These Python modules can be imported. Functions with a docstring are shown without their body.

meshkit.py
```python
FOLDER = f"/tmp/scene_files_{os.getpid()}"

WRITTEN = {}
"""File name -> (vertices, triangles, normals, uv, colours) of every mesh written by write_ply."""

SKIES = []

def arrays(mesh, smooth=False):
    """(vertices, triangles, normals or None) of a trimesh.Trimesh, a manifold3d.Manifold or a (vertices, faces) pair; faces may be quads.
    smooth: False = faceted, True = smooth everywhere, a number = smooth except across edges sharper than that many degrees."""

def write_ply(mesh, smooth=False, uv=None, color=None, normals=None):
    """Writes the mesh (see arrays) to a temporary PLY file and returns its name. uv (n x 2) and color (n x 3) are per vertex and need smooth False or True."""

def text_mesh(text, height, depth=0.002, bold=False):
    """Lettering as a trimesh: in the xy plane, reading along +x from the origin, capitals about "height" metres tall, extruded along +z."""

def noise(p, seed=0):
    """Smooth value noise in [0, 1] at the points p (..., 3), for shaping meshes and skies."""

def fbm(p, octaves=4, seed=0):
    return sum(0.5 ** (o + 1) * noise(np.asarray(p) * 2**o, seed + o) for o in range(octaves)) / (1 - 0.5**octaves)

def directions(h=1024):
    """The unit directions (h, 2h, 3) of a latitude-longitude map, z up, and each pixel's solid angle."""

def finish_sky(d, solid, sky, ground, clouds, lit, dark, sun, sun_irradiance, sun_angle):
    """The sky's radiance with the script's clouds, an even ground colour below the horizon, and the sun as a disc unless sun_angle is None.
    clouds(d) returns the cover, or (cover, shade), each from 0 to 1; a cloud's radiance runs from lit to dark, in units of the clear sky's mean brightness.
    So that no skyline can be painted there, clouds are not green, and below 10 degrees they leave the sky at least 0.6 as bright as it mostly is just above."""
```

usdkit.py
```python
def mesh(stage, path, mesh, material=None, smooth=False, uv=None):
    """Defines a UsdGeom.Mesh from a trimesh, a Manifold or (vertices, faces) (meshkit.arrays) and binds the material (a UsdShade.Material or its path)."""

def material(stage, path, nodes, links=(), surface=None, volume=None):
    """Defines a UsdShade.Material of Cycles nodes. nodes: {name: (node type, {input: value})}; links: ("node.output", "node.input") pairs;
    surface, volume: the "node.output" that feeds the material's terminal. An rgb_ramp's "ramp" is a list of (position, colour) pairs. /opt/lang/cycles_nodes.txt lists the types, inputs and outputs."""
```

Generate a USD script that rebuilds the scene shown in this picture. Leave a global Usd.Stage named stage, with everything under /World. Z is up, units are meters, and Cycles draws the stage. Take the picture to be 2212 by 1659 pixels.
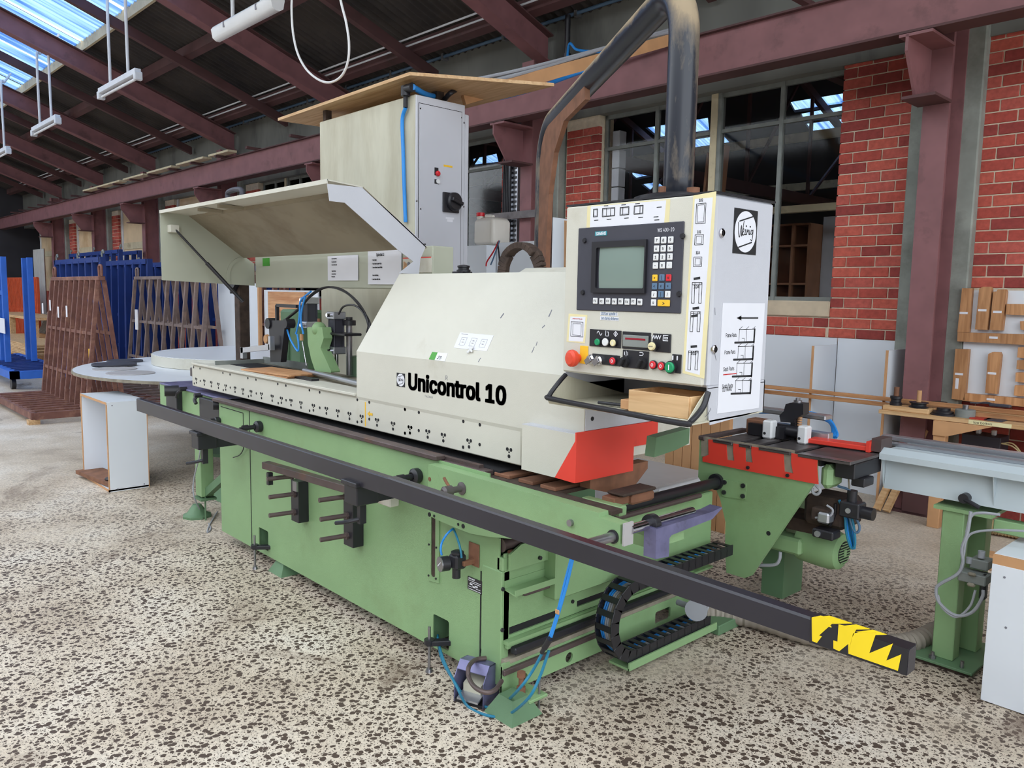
import math, random
import numpy as np, trimesh, manifold3d as m3
from shapely.geometry import Polygon, Point, box as sbox
from shapely import affinity
from shapely.ops import unary_union
import usdkit, meshkit
from pxr import Usd, UsdGeom, UsdLux, UsdShade, Gf, Sdf

random.seed(7); RNG = np.random.default_rng(7)
stage = Usd.Stage.CreateInMemory()
UsdGeom.SetStageUpAxis(stage, 'Z'); UsdGeom.SetStageMetersPerUnit(stage, 1.0)
UsdGeom.Xform.Define(stage, '/World'); UsdGeom.Scope.Define(stage, '/World/Looks')

# ------------------------------------------------------------------ camera, sky, exposure
YAW, PITCH, ROLL, FPX, CAMZ = 2.39427, 0.110426, -0.0173872, 1718.857, 1.6
EXPOSURE = -0.22
SKY = 1.0
def _axes():
    cy, sy, cp, sp = math.cos(YAW), math.sin(YAW), math.cos(PITCH), math.sin(PITCH)
    fw = np.array([cy*cp, sy*cp, -sp]); r = np.array([sy, -cy, 0]); d = np.cross(fw, r)
    c, s = math.cos(ROLL), math.sin(ROLL)
    return np.array([c*r+s*d, -s*r+c*d, fw])
AX = _axes(); EYE = np.array([0, 0, CAMZ])
cam = UsdGeom.Camera.Define(stage, '/World/camera')
cam.CreateHorizontalApertureAttr(36.0); cam.CreateVerticalApertureAttr(27.0)
cam.CreateFocalLengthAttr(36.0*FPX/2212); cam.CreateClippingRangeAttr((0.05, 500.0))
cam.CreateExposureAttr(EXPOSURE)
_m = np.eye(4); _m[0, :3] = AX[0]; _m[1, :3] = -AX[1]; _m[2, :3] = -AX[2]; _m[3, :3] = EYE
cam.AddTransformOp().Set(Gf.Matrix4d(*_m.ravel().tolist()))
dome = UsdLux.DomeLight.Define(stage, '/World/sky')
dome.CreateColorAttr(Gf.Vec3f(0.86, 0.93, 1.0)); dome.CreateIntensityAttr(SKY)

# ------------------------------------------------------------------ from the photo's pixels to points of the place
def ray(p): return AX.T @ np.array([(p[0]-1106)/FPX, (p[1]-829.5)/FPX, 1.0])
def at(p, ax, v):
    d = ray(p); t = (v-EYE[ax])/d[ax]; return EYE+t*d
def PX(p, x): return at(p, 0, x)
def PY(p, y): return at(p, 1, y)
def PZ(p, z): return at(p, 2, z)
# the building's long wall is turned 0.69 degrees against the machine
DW = 0.0120739; PIV = np.array([-2.3, 6.69]); _c, _s = math.cos(DW), math.sin(DW)
RW = np.eye(4); RW[:2, :2] = [[_c, -_s], [_s, _c]]; RW[:2, 3] = PIV-RW[:2, :2] @ PIV
RWI = np.linalg.inv(RW)
def atw(p, ax, v):
    d = RWI[:3, :3] @ ray(p); o = (RWI @ np.r_[EYE, 1])[:3]
    return o+(v-o[ax])/d[ax]*d
def WY(p, y): return atw(p, 1, y)
def WX(p, x): return atw(p, 0, x)
def WZ(p, z): return atw(p, 2, z)
def wf(m):
    m = m.copy(); m.apply_transform(RW); return m

# ------------------------------------------------------------------ shapes
cat = trimesh.util.concatenate
def tm(x):
    if isinstance(x, m3.Manifold):
        a = x.to_mesh(); return trimesh.Trimesh(a.vert_properties[:, :3], a.tri_verts, process=False)
    return x
def bx(x0, x1, y0, y1, z0, z1, b=0.0):
    lo, hi = np.minimum([x0, y0, z0], [x1, y1, z1]), np.maximum([x0, y0, z0], [x1, y1, z1])
    b = min(b, 0.45*(hi-lo).min())
    if b <= 0:
        m = trimesh.creation.box(hi-lo); m.apply_translation((lo+hi)/2); return m
    pts = []
    for k in range(3):
        l, h = lo+b, hi-b; l[k], h[k] = lo[k], hi[k]
        pts += [[(l, h)[i][0], (l, h)[j][1], (l, h)[n][2]] for i in (0, 1) for j in (0, 1) for n in (0, 1)]
    return trimesh.convex.convex_hull(np.array(pts))
def obox(c, ux, uy, uz, sx, sy, sz, b=0.0):
    """box of half-open sizes sx, sy, sz about c along the axes ux, uy, uz"""
    m = bx(-sx/2, sx/2, -sy/2, sy/2, -sz/2, sz/2, b)
    T = np.eye(4); T[:3, 0], T[:3, 1], T[:3, 2], T[:3, 3] = ux, uy, uz, c
    m.apply_transform(T); return m
def bar(p, q, w, h, up=(0, 0, 1), b=0.0):
    """square bar from p to q, w wide, h high (towards up)"""
    p, q = np.array(p, float), np.array(q, float); u = q-p; L = np.linalg.norm(u); u /= L
    up = np.array(up, float)
    if abs(u @ up) > 0.98: up = np.array([1.0, 0, 0]) if abs(u[0]) < .9 else np.array([0, 1.0, 0])
    s = np.cross(up, u); s /= np.linalg.norm(s); v = np.cross(u, s)
    return obox((p+q)/2, u, s, v, L, w, h, b)
def cyl(p, q, r, n=18, r2=None):
    p, q = np.array(p, float), np.array(q, float); u = q-p; L = np.linalg.norm(u); u = u/L
    a = np.cross(u, [0, 0, 1.0] if abs(u[2]) < .9 else [1.0, 0, 0]); a /= np.linalg.norm(a); b = np.cross(u, a)
    t = np.arange(n)*2*np.pi/n; ring = np.cos(t)[:, None]*a+np.sin(t)[:, None]*b
    r2 = r if r2 is None else r2
    v = np.vstack([p+r*ring, q+r2*ring, [p], [q]]); i = np.arange(n); j = (i+1) % n
    f = np.vstack([np.c_[i, j, n+j], np.c_[i, n+j, n+i], np.c_[j, i, np.full(n, 2*n)], np.c_[n+i, n+j, np.full(n, 2*n+1)]])
    return trimesh.Trimesh(v, f, process=False)
def lathe(prof, c=(0, 0, 0), axis=(0, 0, 1), n=32):
    """prof: (radius, height) pairs, closed at the ends; axis direction from c"""
    u = np.array(axis, float); u /= np.linalg.norm(u)
    a = np.cross(u, [0, 0, 1.0] if abs(u[2]) < .9 else [1.0, 0, 0]); a /= np.linalg.norm(a); b = np.cross(u, a)
    t = np.arange(n)*2*np.pi/n; ring = np.cos(t)[:, None]*a+np.sin(t)[:, None]*b
    prof = [(max(r, 1e-5), h) for r, h in prof]; P = [np.array(c)+r*ring+h*u for r, h in prof]; k = len(P)
    v = np.vstack(P+[[np.array(c)+prof[0][1]*u], [np.array(c)+prof[-1][1]*u]]); f = []
    i = np.arange(n); j = (i+1) % n
    for q in range(k-1): f += [np.c_[q*n+i, q*n+j, (q+1)*n+j], np.c_[q*n+i, (q+1)*n+j, (q+1)*n+i]]
    f += [np.c_[j, i, np.full(n, k*n)], np.c_[(k-1)*n+i, (k-1)*n+j, np.full(n, k*n+1)]]
    m = trimesh.Trimesh(v, np.vstack(f), process=False)
    return m
def smooth(pts, n=8):
    """Catmull-Rom through the points"""
    p = np.array(pts, float)
    if len(p) < 3: return p
    p = np.vstack([2*p[0]-p[1], p, 2*p[-1]-p[-2]]); out = []
    for k in range(1, len(p)-2):
        a, b, c, d = p[k-1:k+3]
        for t in np.arange(n)/n: out.append(.5*((2*b)+(c-a)*t+(2*a-5*b+4*c-d)*t*t+(3*b-a-3*c+d)*t**3))
    out.append(p[-2]); return np.array(out)
def sweep(pts, prof, up=None, cap=True):
    """sweeps a closed 2-D profile along a polyline (frames carried along)"""
    p = np.array(pts, float); prof = np.array(prof, float); n = len(prof)
    t = np.gradient(p, axis=0); t /= np.linalg.norm(t, axis=1, keepdims=True)+1e-12
    a = np.cross(t[0], [0, 0, 1.0] if abs(t[0][2]) < .9 else [1.0, 0, 0]) if up is None else np.cross(t[0], up)
    a /= np.linalg.norm(a); rows = []
    for k in range(len(p)):
        a = a-(a @ t[k])*t[k]; a /= np.linalg.norm(a)+1e-12; b = np.cross(t[k], a)
        rows.append(p[k]-prof[:, :1]*a+prof[:, 1:]*(-b))
    v = np.vstack(rows); i = np.arange(n); j = (i+1) % n; f = []
    for k in range(len(p)-1): f += [np.c_[k*n+i, k*n+j, (k+1)*n+j], np.c_[k*n+i, (k+1)*n+j, (k+1)*n+i]]
    if cap:
        v = np.vstack([v, p[:1], p[-1:]]); q = len(p)*n
        f += [np.c_[j, i, np.full(n, q)], np.c_[q-n+i, q-n+j, np.full(n, q+1)]]
    m = trimesh.Trimesh(v, np.vstack(f), process=False)
    if m.volume < 0: m.invert()
    return m
def circ(r, n=10): t = np.arange(n)*2*np.pi/n; return np.c_[r*np.cos(t), r*np.sin(t)]
def tube(pts, r, n=10, sm=6):
    return sweep(smooth(pts, sm) if sm else np.array(pts, float), circ(r, n))
def poly(pts, holes=()): return Polygon(pts, holes)
def ext(shape, d):
    gs = [g for g in getattr(shape, 'geoms', [shape]) if g.geom_type == 'Polygon' and g.area > 1e-9]
    return cat([trimesh.creation.extrude_polygon(g, d, engine='earcut') for g in gs])
def _pr(shape, a, b, T):
    m = ext(shape if hasattr(shape, 'area') else Polygon(shape), abs(b-a)); m.apply_translation([0, 0, min(a, b)])
    M = np.eye(4); M[:3, :3] = T; m.apply_transform(M)
    if np.linalg.det(M[:3, :3]) < 0: m.invert()
    return m
def pry(shape, y0, y1): return _pr(shape, y0, y1, [[1, 0, 0], [0, 0, 1], [0, 1, 0]])     # shape in (x, z)
def prx(shape, x0, x1): return _pr(shape, x0, x1, [[0, 0, 1], [1, 0, 0], [0, 1, 0]])     # shape in (y, z)
def prz(shape, z0, z1): return _pr(shape, z0, z1, np.eye(3))                              # shape in (x, y)
def xz(pts, y, w=False): return [((WY if w else PY)(p, y))[[0, 2]] for p in pts]
def yz(pts, x, w=False): return [((WX if w else PX)(p, x))[[1, 2]] for p in pts]
def xy(pts, z, w=False): return [((WZ if w else PZ)(p, z))[[0, 1]] for p in pts]
def rr(x0, x1, y0, y1, r): return sbox(min(x0, x1)+r, min(y0, y1)+r, max(x0, x1)-r, max(y0, y1)-r).buffer(r, 4)
def frame(o, u, v, m):
    """puts a mesh made in the xy plane (z towards the viewer) at o with x along u and y along v"""
    u, v = np.array(u, float), np.array(v, float); u /= np.linalg.norm(u); v = v-(v @ u)*u; v /= np.linalg.norm(v)
    T = np.eye(4); T[:3, 0], T[:3, 1], T[:3, 2], T[:3, 3] = u, v, np.cross(u, v), o
    m = m.copy(); m.apply_transform(T); return m
_text = {}
def text(s, h, d=0.0012, bold=False):
    k = (s, h, d, bold)
    if k not in _text: _text[k] = meshkit.text_mesh(s, h, d, bold)
    return _text[k].copy()
def ftext(s, h, o, u, v, d=0.0012, bold=False, squeeze=1.0):
    m = text(s, h, d, bold); m.apply_scale([squeeze, 1, 1]); return frame(o, u, v, m)

# ------------------------------------------------------------------ prims
_names = {}; OFF = {}
def numbered(path):
    k = _names.get(path, -1)+1; _names[path] = k
    return path if k == 0 else f'{path}_{k:03d}'
def data(p, **kw):
    for k, v in kw.items():
        if v: p.SetCustomDataByKey(k, v)
def thing(name, label, category, loc=(0, 0, 0), group=None, kind=None):
    path = numbered('/World/'+name); x = UsdGeom.Xform.Define(stage, path); x.AddTranslateOp().Set(Gf.Vec3d(*map(float, loc)))
    data(x.GetPrim(), label=label, category=category, group=group, kind=kind); OFF[path] = np.array(loc, float); return path
def add(name, mesh, mat, parent=None, label=None, smooth=35, category=None, group=None, kind=None):
    """one Mesh prim; parent is the path of a thing or of a part, or None for a thing of one mesh"""
    mesh = tm(mesh)
    if isinstance(mesh, (list, tuple)): mesh = cat([tm(x) for x in mesh])
    path = numbered(f'{parent or "/World"}/{name}')
    off = OFF.get(parent, np.zeros(3)) if parent else np.zeros(3)
    OFF[path] = off
    if off.any(): mesh = mesh.copy(); mesh.apply_translation(-off)
    p = usdkit.mesh(stage, path, mesh, M[mat], smooth).GetPrim()
    data(p, label=label, category=category, group=group, kind=kind); return path
def one(name, mesh, mat, label, category, group=None, smooth=35): return add(name, mesh, mat, None, label, smooth, category, group)
def struct(name, mesh, mat, smooth=35): return add(name, mesh, mat, None, None, smooth, None, None, 'structure')
def dup(src, loc, label, rotz=0.0, group=None):
    p = stage.GetPrimAtPath(src); base = src.split('/')[-1]
    path = numbered('/World/'+base); x = UsdGeom.Xform.Define(stage, path)
    x.GetPrim().GetReferences().AddInternalReference(src); x.ClearXformOpOrder()
    x.AddTranslateOp().Set(Gf.Vec3d(*map(float, loc)))
    if rotz: x.AddRotateZOp().Set(float(rotz))
    x.GetPrim().SetInstanceable(True)
    c = p.GetCustomData(); data(x.GetPrim(), label=label, category=c.get('category'), group=group or c.get('group')); OFF[path] = np.array(loc, float); return path

# ------------------------------------------------------------------ materials
M = {}
def lin(c): return tuple(((x/255)/12.92 if x/255 <= .04045 else ((x/255+.055)/1.055)**2.4) for x in c)
def mat(name, rgb, rough=.5, metal=0.0, var=.12, vs=6.0, bump=0.0, bs=120.0, dirt=None, dirt_s=3.0, dirt_t=(.55, .75), rnd=0.0, spec=.5, stretch=None):
    """painted or plain surface: colour (sRGB) with soft tone variation, optional shaped dirt, fine bump"""
    c = np.array(lin(rgb)); lo, hi = c*(1-var), np.minimum(c*(1+var), 1)
    n = {'tc': ('geometry', {}), 'mp': ('mapping', {'scale': stretch or (1, 1, 1)}), 'n': ('noise_texture', {'scale': vs, 'detail': 4.0}),
         'r': ('rgb_ramp', {'ramp': [(.3, tuple(lo)), (.7, tuple(hi))]}), 'p': ('principled_bsdf', {'roughness': rough, 'metallic': metal, 'specular_ior_level': spec})}
    L = [('tc.position', 'mp.vector'), ('mp.vector', 'n.vector'), ('n.fac', 'r.fac')]; out = 'r.color'
    if rnd:
        n['oi'] = ('object_info', {}); n['rm'] = ('map_range', {'from_min': 0.0, 'from_max': 1.0, 'to_min': 1-rnd, 'to_max': 1+rnd}); n['h'] = ('hsv', {})
        L += [('oi.random', 'rm.value'), ('rm.result', 'h.value'), (out, 'h.color')]; out = 'h.color'
    if dirt:
        n['dn'] = ('noise_texture', {'scale': dirt_s, 'detail': 6.0, 'roughness': .65}); n['dr'] = ('rgb_ramp', {'ramp': [(dirt_t[0], (0, 0, 0)), (dirt_t[1], (1, 1, 1))]})
        n['mx'] = ('mix', {'color2': lin(dirt)})
        L += [('mp.vector', 'dn.vector'), ('dn.fac', 'dr.fac'), ('dr.color', 'mx.fac'), (out, 'mx.color1')]; out = 'mx.color'
    if bump:
        n['bn'] = ('noise_texture', {'scale': bs, 'detail': 3.0}); n['b'] = ('bump', {'strength': bump, 'distance': .002})
        L += [('tc.position', 'bn.vector'), ('bn.fac', 'b.height'), ('b.normal', 'p.normal')]
    L.append((out, 'p.base_color'))
    M[name] = usdkit.material(stage, '/World/Looks/'+name, n, L, surface='p.BSDF')
def wood(name, rgb, dark, axis=0, rough=.55, scale=1.0, rnd=.12):
    sc = [22.0*scale]*3; sc[axis] = 1.6*scale
    n = {'tc': ('geometry', {}), 'mp': ('mapping', {'scale': tuple(sc)}), 'n': ('noise_texture', {'scale': 1.6, 'detail': 5.0, 'distortion': .6}),
         'r': ('rgb_ramp', {'ramp': [(.3, lin(dark)), (.6, lin(rgb)), (.8, tuple(np.minimum(1, np.array(lin(rgb))*1.12)))]}),
         'oi': ('object_info', {}), 'rm': ('map_range', {'to_min': 1-rnd, 'to_max': 1+rnd}), 'h': ('hsv', {}),
         'p': ('principled_bsdf', {'roughness': rough})}
    L = [('tc.position', 'mp.vector'), ('mp.vector', 'n.vector'), ('n.fac', 'r.fac'), ('oi.random', 'rm.value'), ('rm.result', 'h.value'), ('r.color', 'h.color'), ('h.color', 'p.base_color')]
    M[name] = usdkit.material(stage, '/World/Looks/'+name, n, L, surface='p.BSDF')
# ------------------------------------------------------------------ building materials
def floor_mat():
    n = {'tc': ('geometry', {}),
         'w': ('noise_texture', {'scale': 26.0, 'detail': 2.0}), 'ws': ('vector_math', {'math_type': 'scale', 'scale': .022}), 'wa': ('vector_math', {'math_type': 'add'}),
         'v': ('voronoi_texture', {'scale': 40.0, 'dimensions': '2D'}), 'vs': ('separate_color', {}), 'vt': ('math', {'math_type': 'multiply', 'value2': .50}),
         'vl': ('math', {'math_type': 'less_than'}),
         'v2': ('voronoi_texture', {'scale': 105.0, 'dimensions': '2D'}), 'v2s': ('separate_color', {}), 'v2t': ('math', {'math_type': 'multiply', 'value2': .34}), 'v2l': ('math', {'math_type': 'less_than'}),
         'mx': ('math', {'math_type': 'maximum'}),
         'pm': ('noise_texture', {'scale': .5, 'detail': 5.0, 'roughness': .6, 'distortion': .4}), 'pr': ('rgb_ramp', {'ramp': [(.34, (.15, .15, .15)), (.46, (1, 1, 1))]}), 'mm': ('math', {'math_type': 'multiply'}),
         'bn': ('noise_texture', {'scale': 1.3, 'detail': 7.0, 'roughness': .62}),
         'br': ('rgb_ramp', {'ramp': [(.26, lin((158, 142, 126))), (.42, lin((198, 182, 162))), (.56, lin((215, 201, 183))), (.75, lin((228, 219, 206)))]}),
         'fn': ('noise_texture', {'scale': 60.0, 'detail': 3.0}), 'fr': ('rgb_ramp', {'ramp': [(.3, (.78, .78, .78)), (.7, (1.1, 1.1, 1.1))]}), 'fm': ('mix', {'mix_type': 'multiply', 'fac': 1.0}),
         'ag': ('mix', {'color2': lin((80, 66, 57))}),
         'sx': ('separate_xyz', {}), 'gx': ('map_range', {'range_type': 'smoothstep', 'from_min': -8.5, 'from_max': -5.0, 'to_min': .12, 'to_max': 1.0}), 'gy': ('map_range', {'range_type': 'smoothstep', 'from_min': 4.0, 'from_max': 5.6, 'to_min': 1.0, 'to_max': .1}), 'g1': ('math', {'math_type': 'multiply'}), 'g2': ('math', {'math_type': 'multiply'}),
         'sn': ('noise_texture', {'scale': .9, 'detail': 6.0, 'roughness': .7, 'distortion': .8}), 'sr': ('rgb_ramp', {'ramp': [(.57, (0, 0, 0)), (.70, (.75, .75, .75))]}), 'st': ('mix', {'color2': lin((104, 84, 70))}),
         'bp': ('bump', {'strength': .35, 'distance': .003, 'invert': True}),
         'p': ('principled_bsdf', {'roughness': .62, 'specular_ior_level': .35})}
    L = [('tc.position', 'w.vector'), ('w.color', 'ws.vector1'), ('ws.vector', 'wa.vector1'), ('tc.position', 'wa.vector2'), ('wa.vector', 'v.vector'), ('wa.vector', 'v2.vector'),
         ('v.color', 'vs.color'), ('vs.r', 'vt.value1'), ('v.distance', 'vl.value1'), ('vt.value', 'vl.value2'),
         ('v2.color', 'v2s.color'), ('v2s.g', 'v2t.value1'), ('v2.distance', 'v2l.value1'), ('v2t.value', 'v2l.value2'),
         ('vl.value', 'mx.value1'), ('v2l.value', 'mx.value2'), ('tc.position', 'pm.vector'), ('pm.fac', 'pr.fac'), ('mx.value', 'mm.value1'), ('pr.color', 'g1.value1'), ('tc.position', 'sx.vector'), ('sx.x', 'gx.value'), ('sx.y', 'gy.value'), ('gx.result', 'g2.value1'), ('gy.result', 'g2.value2'), ('g2.value', 'g1.value2'), ('g1.value', 'mm.value2'),
         ('tc.position', 'bn.vector'), ('bn.fac', 'br.fac'), ('tc.position', 'fn.vector'), ('fn.fac', 'fr.fac'), ('br.color', 'fm.color1'), ('fr.color', 'fm.color2'),
         ('fm.color', 'ag.color1'), ('mm.value', 'ag.fac'), ('tc.position', 'sn.vector'), ('sn.fac', 'sr.fac'), ('ag.color', 'st.color1'), ('sr.color', 'st.fac'),
         ('mm.value', 'bp.height'), ('bp.normal', 'p.normal'), ('st.color', 'p.base_color')]
    M['floor'] = usdkit.material(stage, '/World/Looks/floor', n, L, surface='p.BSDF')
floor_mat()
for k, c in enumerate([(184, 84, 70), (174, 76, 64), (192, 92, 76), (150, 64, 58), (186, 90, 78)]):
    mat(f'brick_{k}', c, .85, var=.16, vs=30, bump=.25, bs=260)
mat('mortar', (214, 198, 174), .9, var=.12, vs=20, bump=.3)
mat('render_grey', (146, 150, 142), .9, var=.2, vs=4, dirt=(104, 106, 98), dirt_s=1.6, dirt_t=(.5, .75), bump=.25, bs=60)
mat('lintel_grey', (112, 112, 106), .9, var=.22, vs=1.5, dirt=(66, 66, 64), dirt_s=1.1, stretch=(1, 1, .35))
mat('sill', (204, 186, 160), .85, var=.12, vs=8, bump=.2)
mat('maroon', (134, 90, 92), .6, var=.13, vs=5, dirt=(96, 64, 64), dirt_s=3.5, dirt_t=(.56, .8))
mat('maroon_dark', (88, 58, 58), .7, var=.2, vs=2.5, dirt=(62, 48, 44), dirt_s=1.5)
mat('roof_dark', (70, 64, 60), .9, var=.25, vs=1.2, dirt=(40, 38, 40), dirt_s=.8, dirt_t=(.42, .7))
mat('cream_timber', (206, 192, 160), .8, var=.1, dirt=(160, 140, 110), dirt_s=4)
mat('steel_grey', (126, 130, 126), .55, var=.15, vs=9)
mat('white_paint', (214, 216, 220), .6, var=.06)
mat('ply_cream', (222, 196, 160), .75, var=.08, vs=3, dirt=(196, 158, 112), dirt_s=1.2, dirt_t=(.5, .75))
mat('ply_brown', (150, 104, 76), .75, var=.15, vs=5)
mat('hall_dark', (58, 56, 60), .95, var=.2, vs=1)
mat('white_block', (188, 190, 196), .8, var=.08)
def glassy():
    n = {'t': ('transparent_bsdf', {}), 'g': ('glossy_bsdf', {'roughness': .06}), 'f': ('fresnel', {'IOR': 1.22}), 'm': ('mix_closure', {})}
    M['pane'] = usdkit.material(stage, '/World/Looks/pane', n, [('f.fac', 'm.fac'), ('t.BSDF', 'm.closure1'), ('g.BSDF', 'm.closure2')], surface='m.closure')
    n = {'d': ('translucent_bsdf', {}), 'dc': ('rgb_ramp', {'ramp': [(.35, (.22, .36, .60)), (.62, (.66, .80, .94))]}), 't': ('transparent_bsdf', {'color': (.55, .72, .95)}), 'tc': ('geometry', {}), 'mp': ('mapping', {'scale': (9, .25, .5)}), 'n': ('noise_texture', {'scale': 1.5, 'detail': 5.0}),
         'r': ('rgb_ramp', {'ramp': [(.3, (.05, .05, .05)), (.7, (.3, .3, .3))]}), 'm': ('mix_closure', {})}
    M['skylight'] = usdkit.material(stage, '/World/Looks/skylight', n, [('tc.position', 'mp.vector'), ('mp.vector', 'n.vector'), ('n.fac', 'r.fac'), ('n.fac', 'dc.fac'), ('dc.color', 'd.color'), ('r.color', 'm.fac'), ('d.BSDF', 'm.closure1'), ('t.BSDF', 'm.closure2')], surface='m.closure')
glassy()

# ------------------------------------------------------------------ floor and back wall
YW = 6.69; COLS = [-2.32, -6.58, -10.6, -14.65, -18.65, -22.3, -26.1]
struct('floor', bx(-34, 12, -14, 24, -.3, 0), 'floor')
wall = thing('wall_back', None, None, (0, 0, 0), kind='structure')
BR, rest = [], []
def bricks(x0, x1, z0, z1, y=YW, left_half=0, single=True, from_left=True):
    """courses of 76 mm bricks, 10 mm joints, half bond, from the jamb x0"""
    n0 = int(round(z0/.086)); n1 = int(round(z1/.086))
    for c in range(n0, n1):
        zb = c*.086-.004; x = x0; first = True
        while x < x1-.015:
            w = .23
            if first and (c+left_half) % 2: w = .11
            first = False
            e = min(x+w, x1)
            jit = RNG.uniform(-.003, .003)
            b = bx(x, e, y+jit, y+.05, zb+.005, zb+.081, .003)
            (BR if single else rest).append((wf(b), int(RNG.integers(0, 5)) if RNG.random() > .06 else 3))
            x = e+.010
WIN = []
wx = lambda px_, y=YW: WY((px_, 500), y)[0]
# bay between the first and second column
add('mortar', cat([wf(bx(-3.19, -2.6, YW+.008, YW+.25, 0, 3.6)), wf(bx(-2.14, .8, YW+.008, YW+.25, 0, 3.6)), wf(bx(-5.84, -3.19, YW+.008, YW+.25, 0, 1.46)),
                   wf(bx(-6.34, -5.87, YW+.008, YW+.25, 0, 3.6)), wf(bx(-7.38, -6.8, YW+.008, YW+.25, 0, 3.6))]), 'mortar', wall)
bricks(-3.2, -2.61, 1.29, 3.6, left_half=1)
bricks(-2.13, -1.15, 1.72, 3.7, left_half=0)
bricks(-4.3, -3.21, .86, 1.46, left_half=0)
bricks(-2.13, -.6, 0.0, .95, single=False)
bricks(-6.33, -5.86, 1.8, 3.45, left_half=1)
bricks(-7.4, -6.8, 1.6, 3.3, left_half=0)
# far bays: brick piers beside each column
for k in range(2, 7):
    xc = COLS[k]
    add('mortar', cat([wf(bx(xc+.24, xc+.74, YW+.008, YW+.25, 0, 3.6)), wf(bx(xc-.8, xc-.28, YW+.008, YW+.25, 0, 3.6))]), 'mortar', wall)
    bricks(xc+.24, xc+.75, 0, 3.4, single=False); bricks(xc-.81, xc-.28, .9, 3.4, single=False)
for k, (b, c) in enumerate(BR[:300]): add('brick', b, f'brick_{c}', wall)
rest += BR[300:]
for c in range(5):
    g = [b for b, q in rest if q == c]
    if g: add('brickwork', cat(g), f'brick_{c}', wall, kind='stuff', smooth=False)
for k, xc in enumerate(COLS):
    add('concrete_pier', wf(bx(xc-.29, xc+.21, 6.6, YW+.25, 0, 3.75, .01)), 'render_grey', wall)
add('lintel', wf(bx(-31, 2, YW-.02, YW+.25, 3.55, 4.72)), 'lintel_grey', wall)
add('window_sill', wf(bx(-5.86, -3.2, YW-.012, YW+.25, 1.462, 1.60, .01)), 'sill', wall)
for k in range(1, 7):
    x1 = COLS[k]-.8; x0 = (COLS[k+1] if k < 6 else -30.2)+.74
    add('apron', wf(bx(x0, x1, YW+.005, YW+.25, 0, 1.5)), 'brick_1', wall)
struct('wall_rear', bx(-31, 12, -14.2, -14, 0, 7.0), 'hall_dark')
struct('wall_left', wf(bx(-31.2, -31, -8, 24, 0, 9)), 'hall_dark')
# windows: steel frames with panes
def window(n, x0, x1, z0, z1, ms, ts, wide=(), boarded=None):
    w = thing(f'window_{n}', None, None, (0, 0, 0), kind='structure'); y = YW+.10
    fr = [bx(x0, x0+.035, y, y+.04, z0, z1), bx(x1-.035, x1, y, y+.04, z0, z1), bx(x0, x1, y, y+.04, z0, z0+.035), bx(x0, x1, y, y+.04, z1-.04, z1)]
    add('frame', wf(cat(fr)), 'steel_grey', w)
    for m in ms: add('mullion', wf(bx(m-.018, m+.018, y-.01, y+.04, z0, z1)), 'steel_grey', w)
    for m in wide:
        add('mullion', wf(bx(m-.05, m+.02, y-.03, y+.06, z0, z1)), 'cream_timber', w); add('mullion', wf(bx(m+.02, m+.06, y-.02, y+.05, z0, z1)), 'steel_grey', w)
    for t in ts: add('transom', wf(bx(x0, x1, y-.005, y+.035, t-.016, t+.016)), 'steel_grey', w)
    xs = sorted([x0]+list(ms)+list(wide)+[x1])
    for a, b in zip(xs[:-1], xs[1:]): add('pane', wf(bx(a+.02, b-.02, y+.012, y+.016, z0+.03, z1-.03)), 'pane', w)
    return w
y_ = YW+.1
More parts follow.
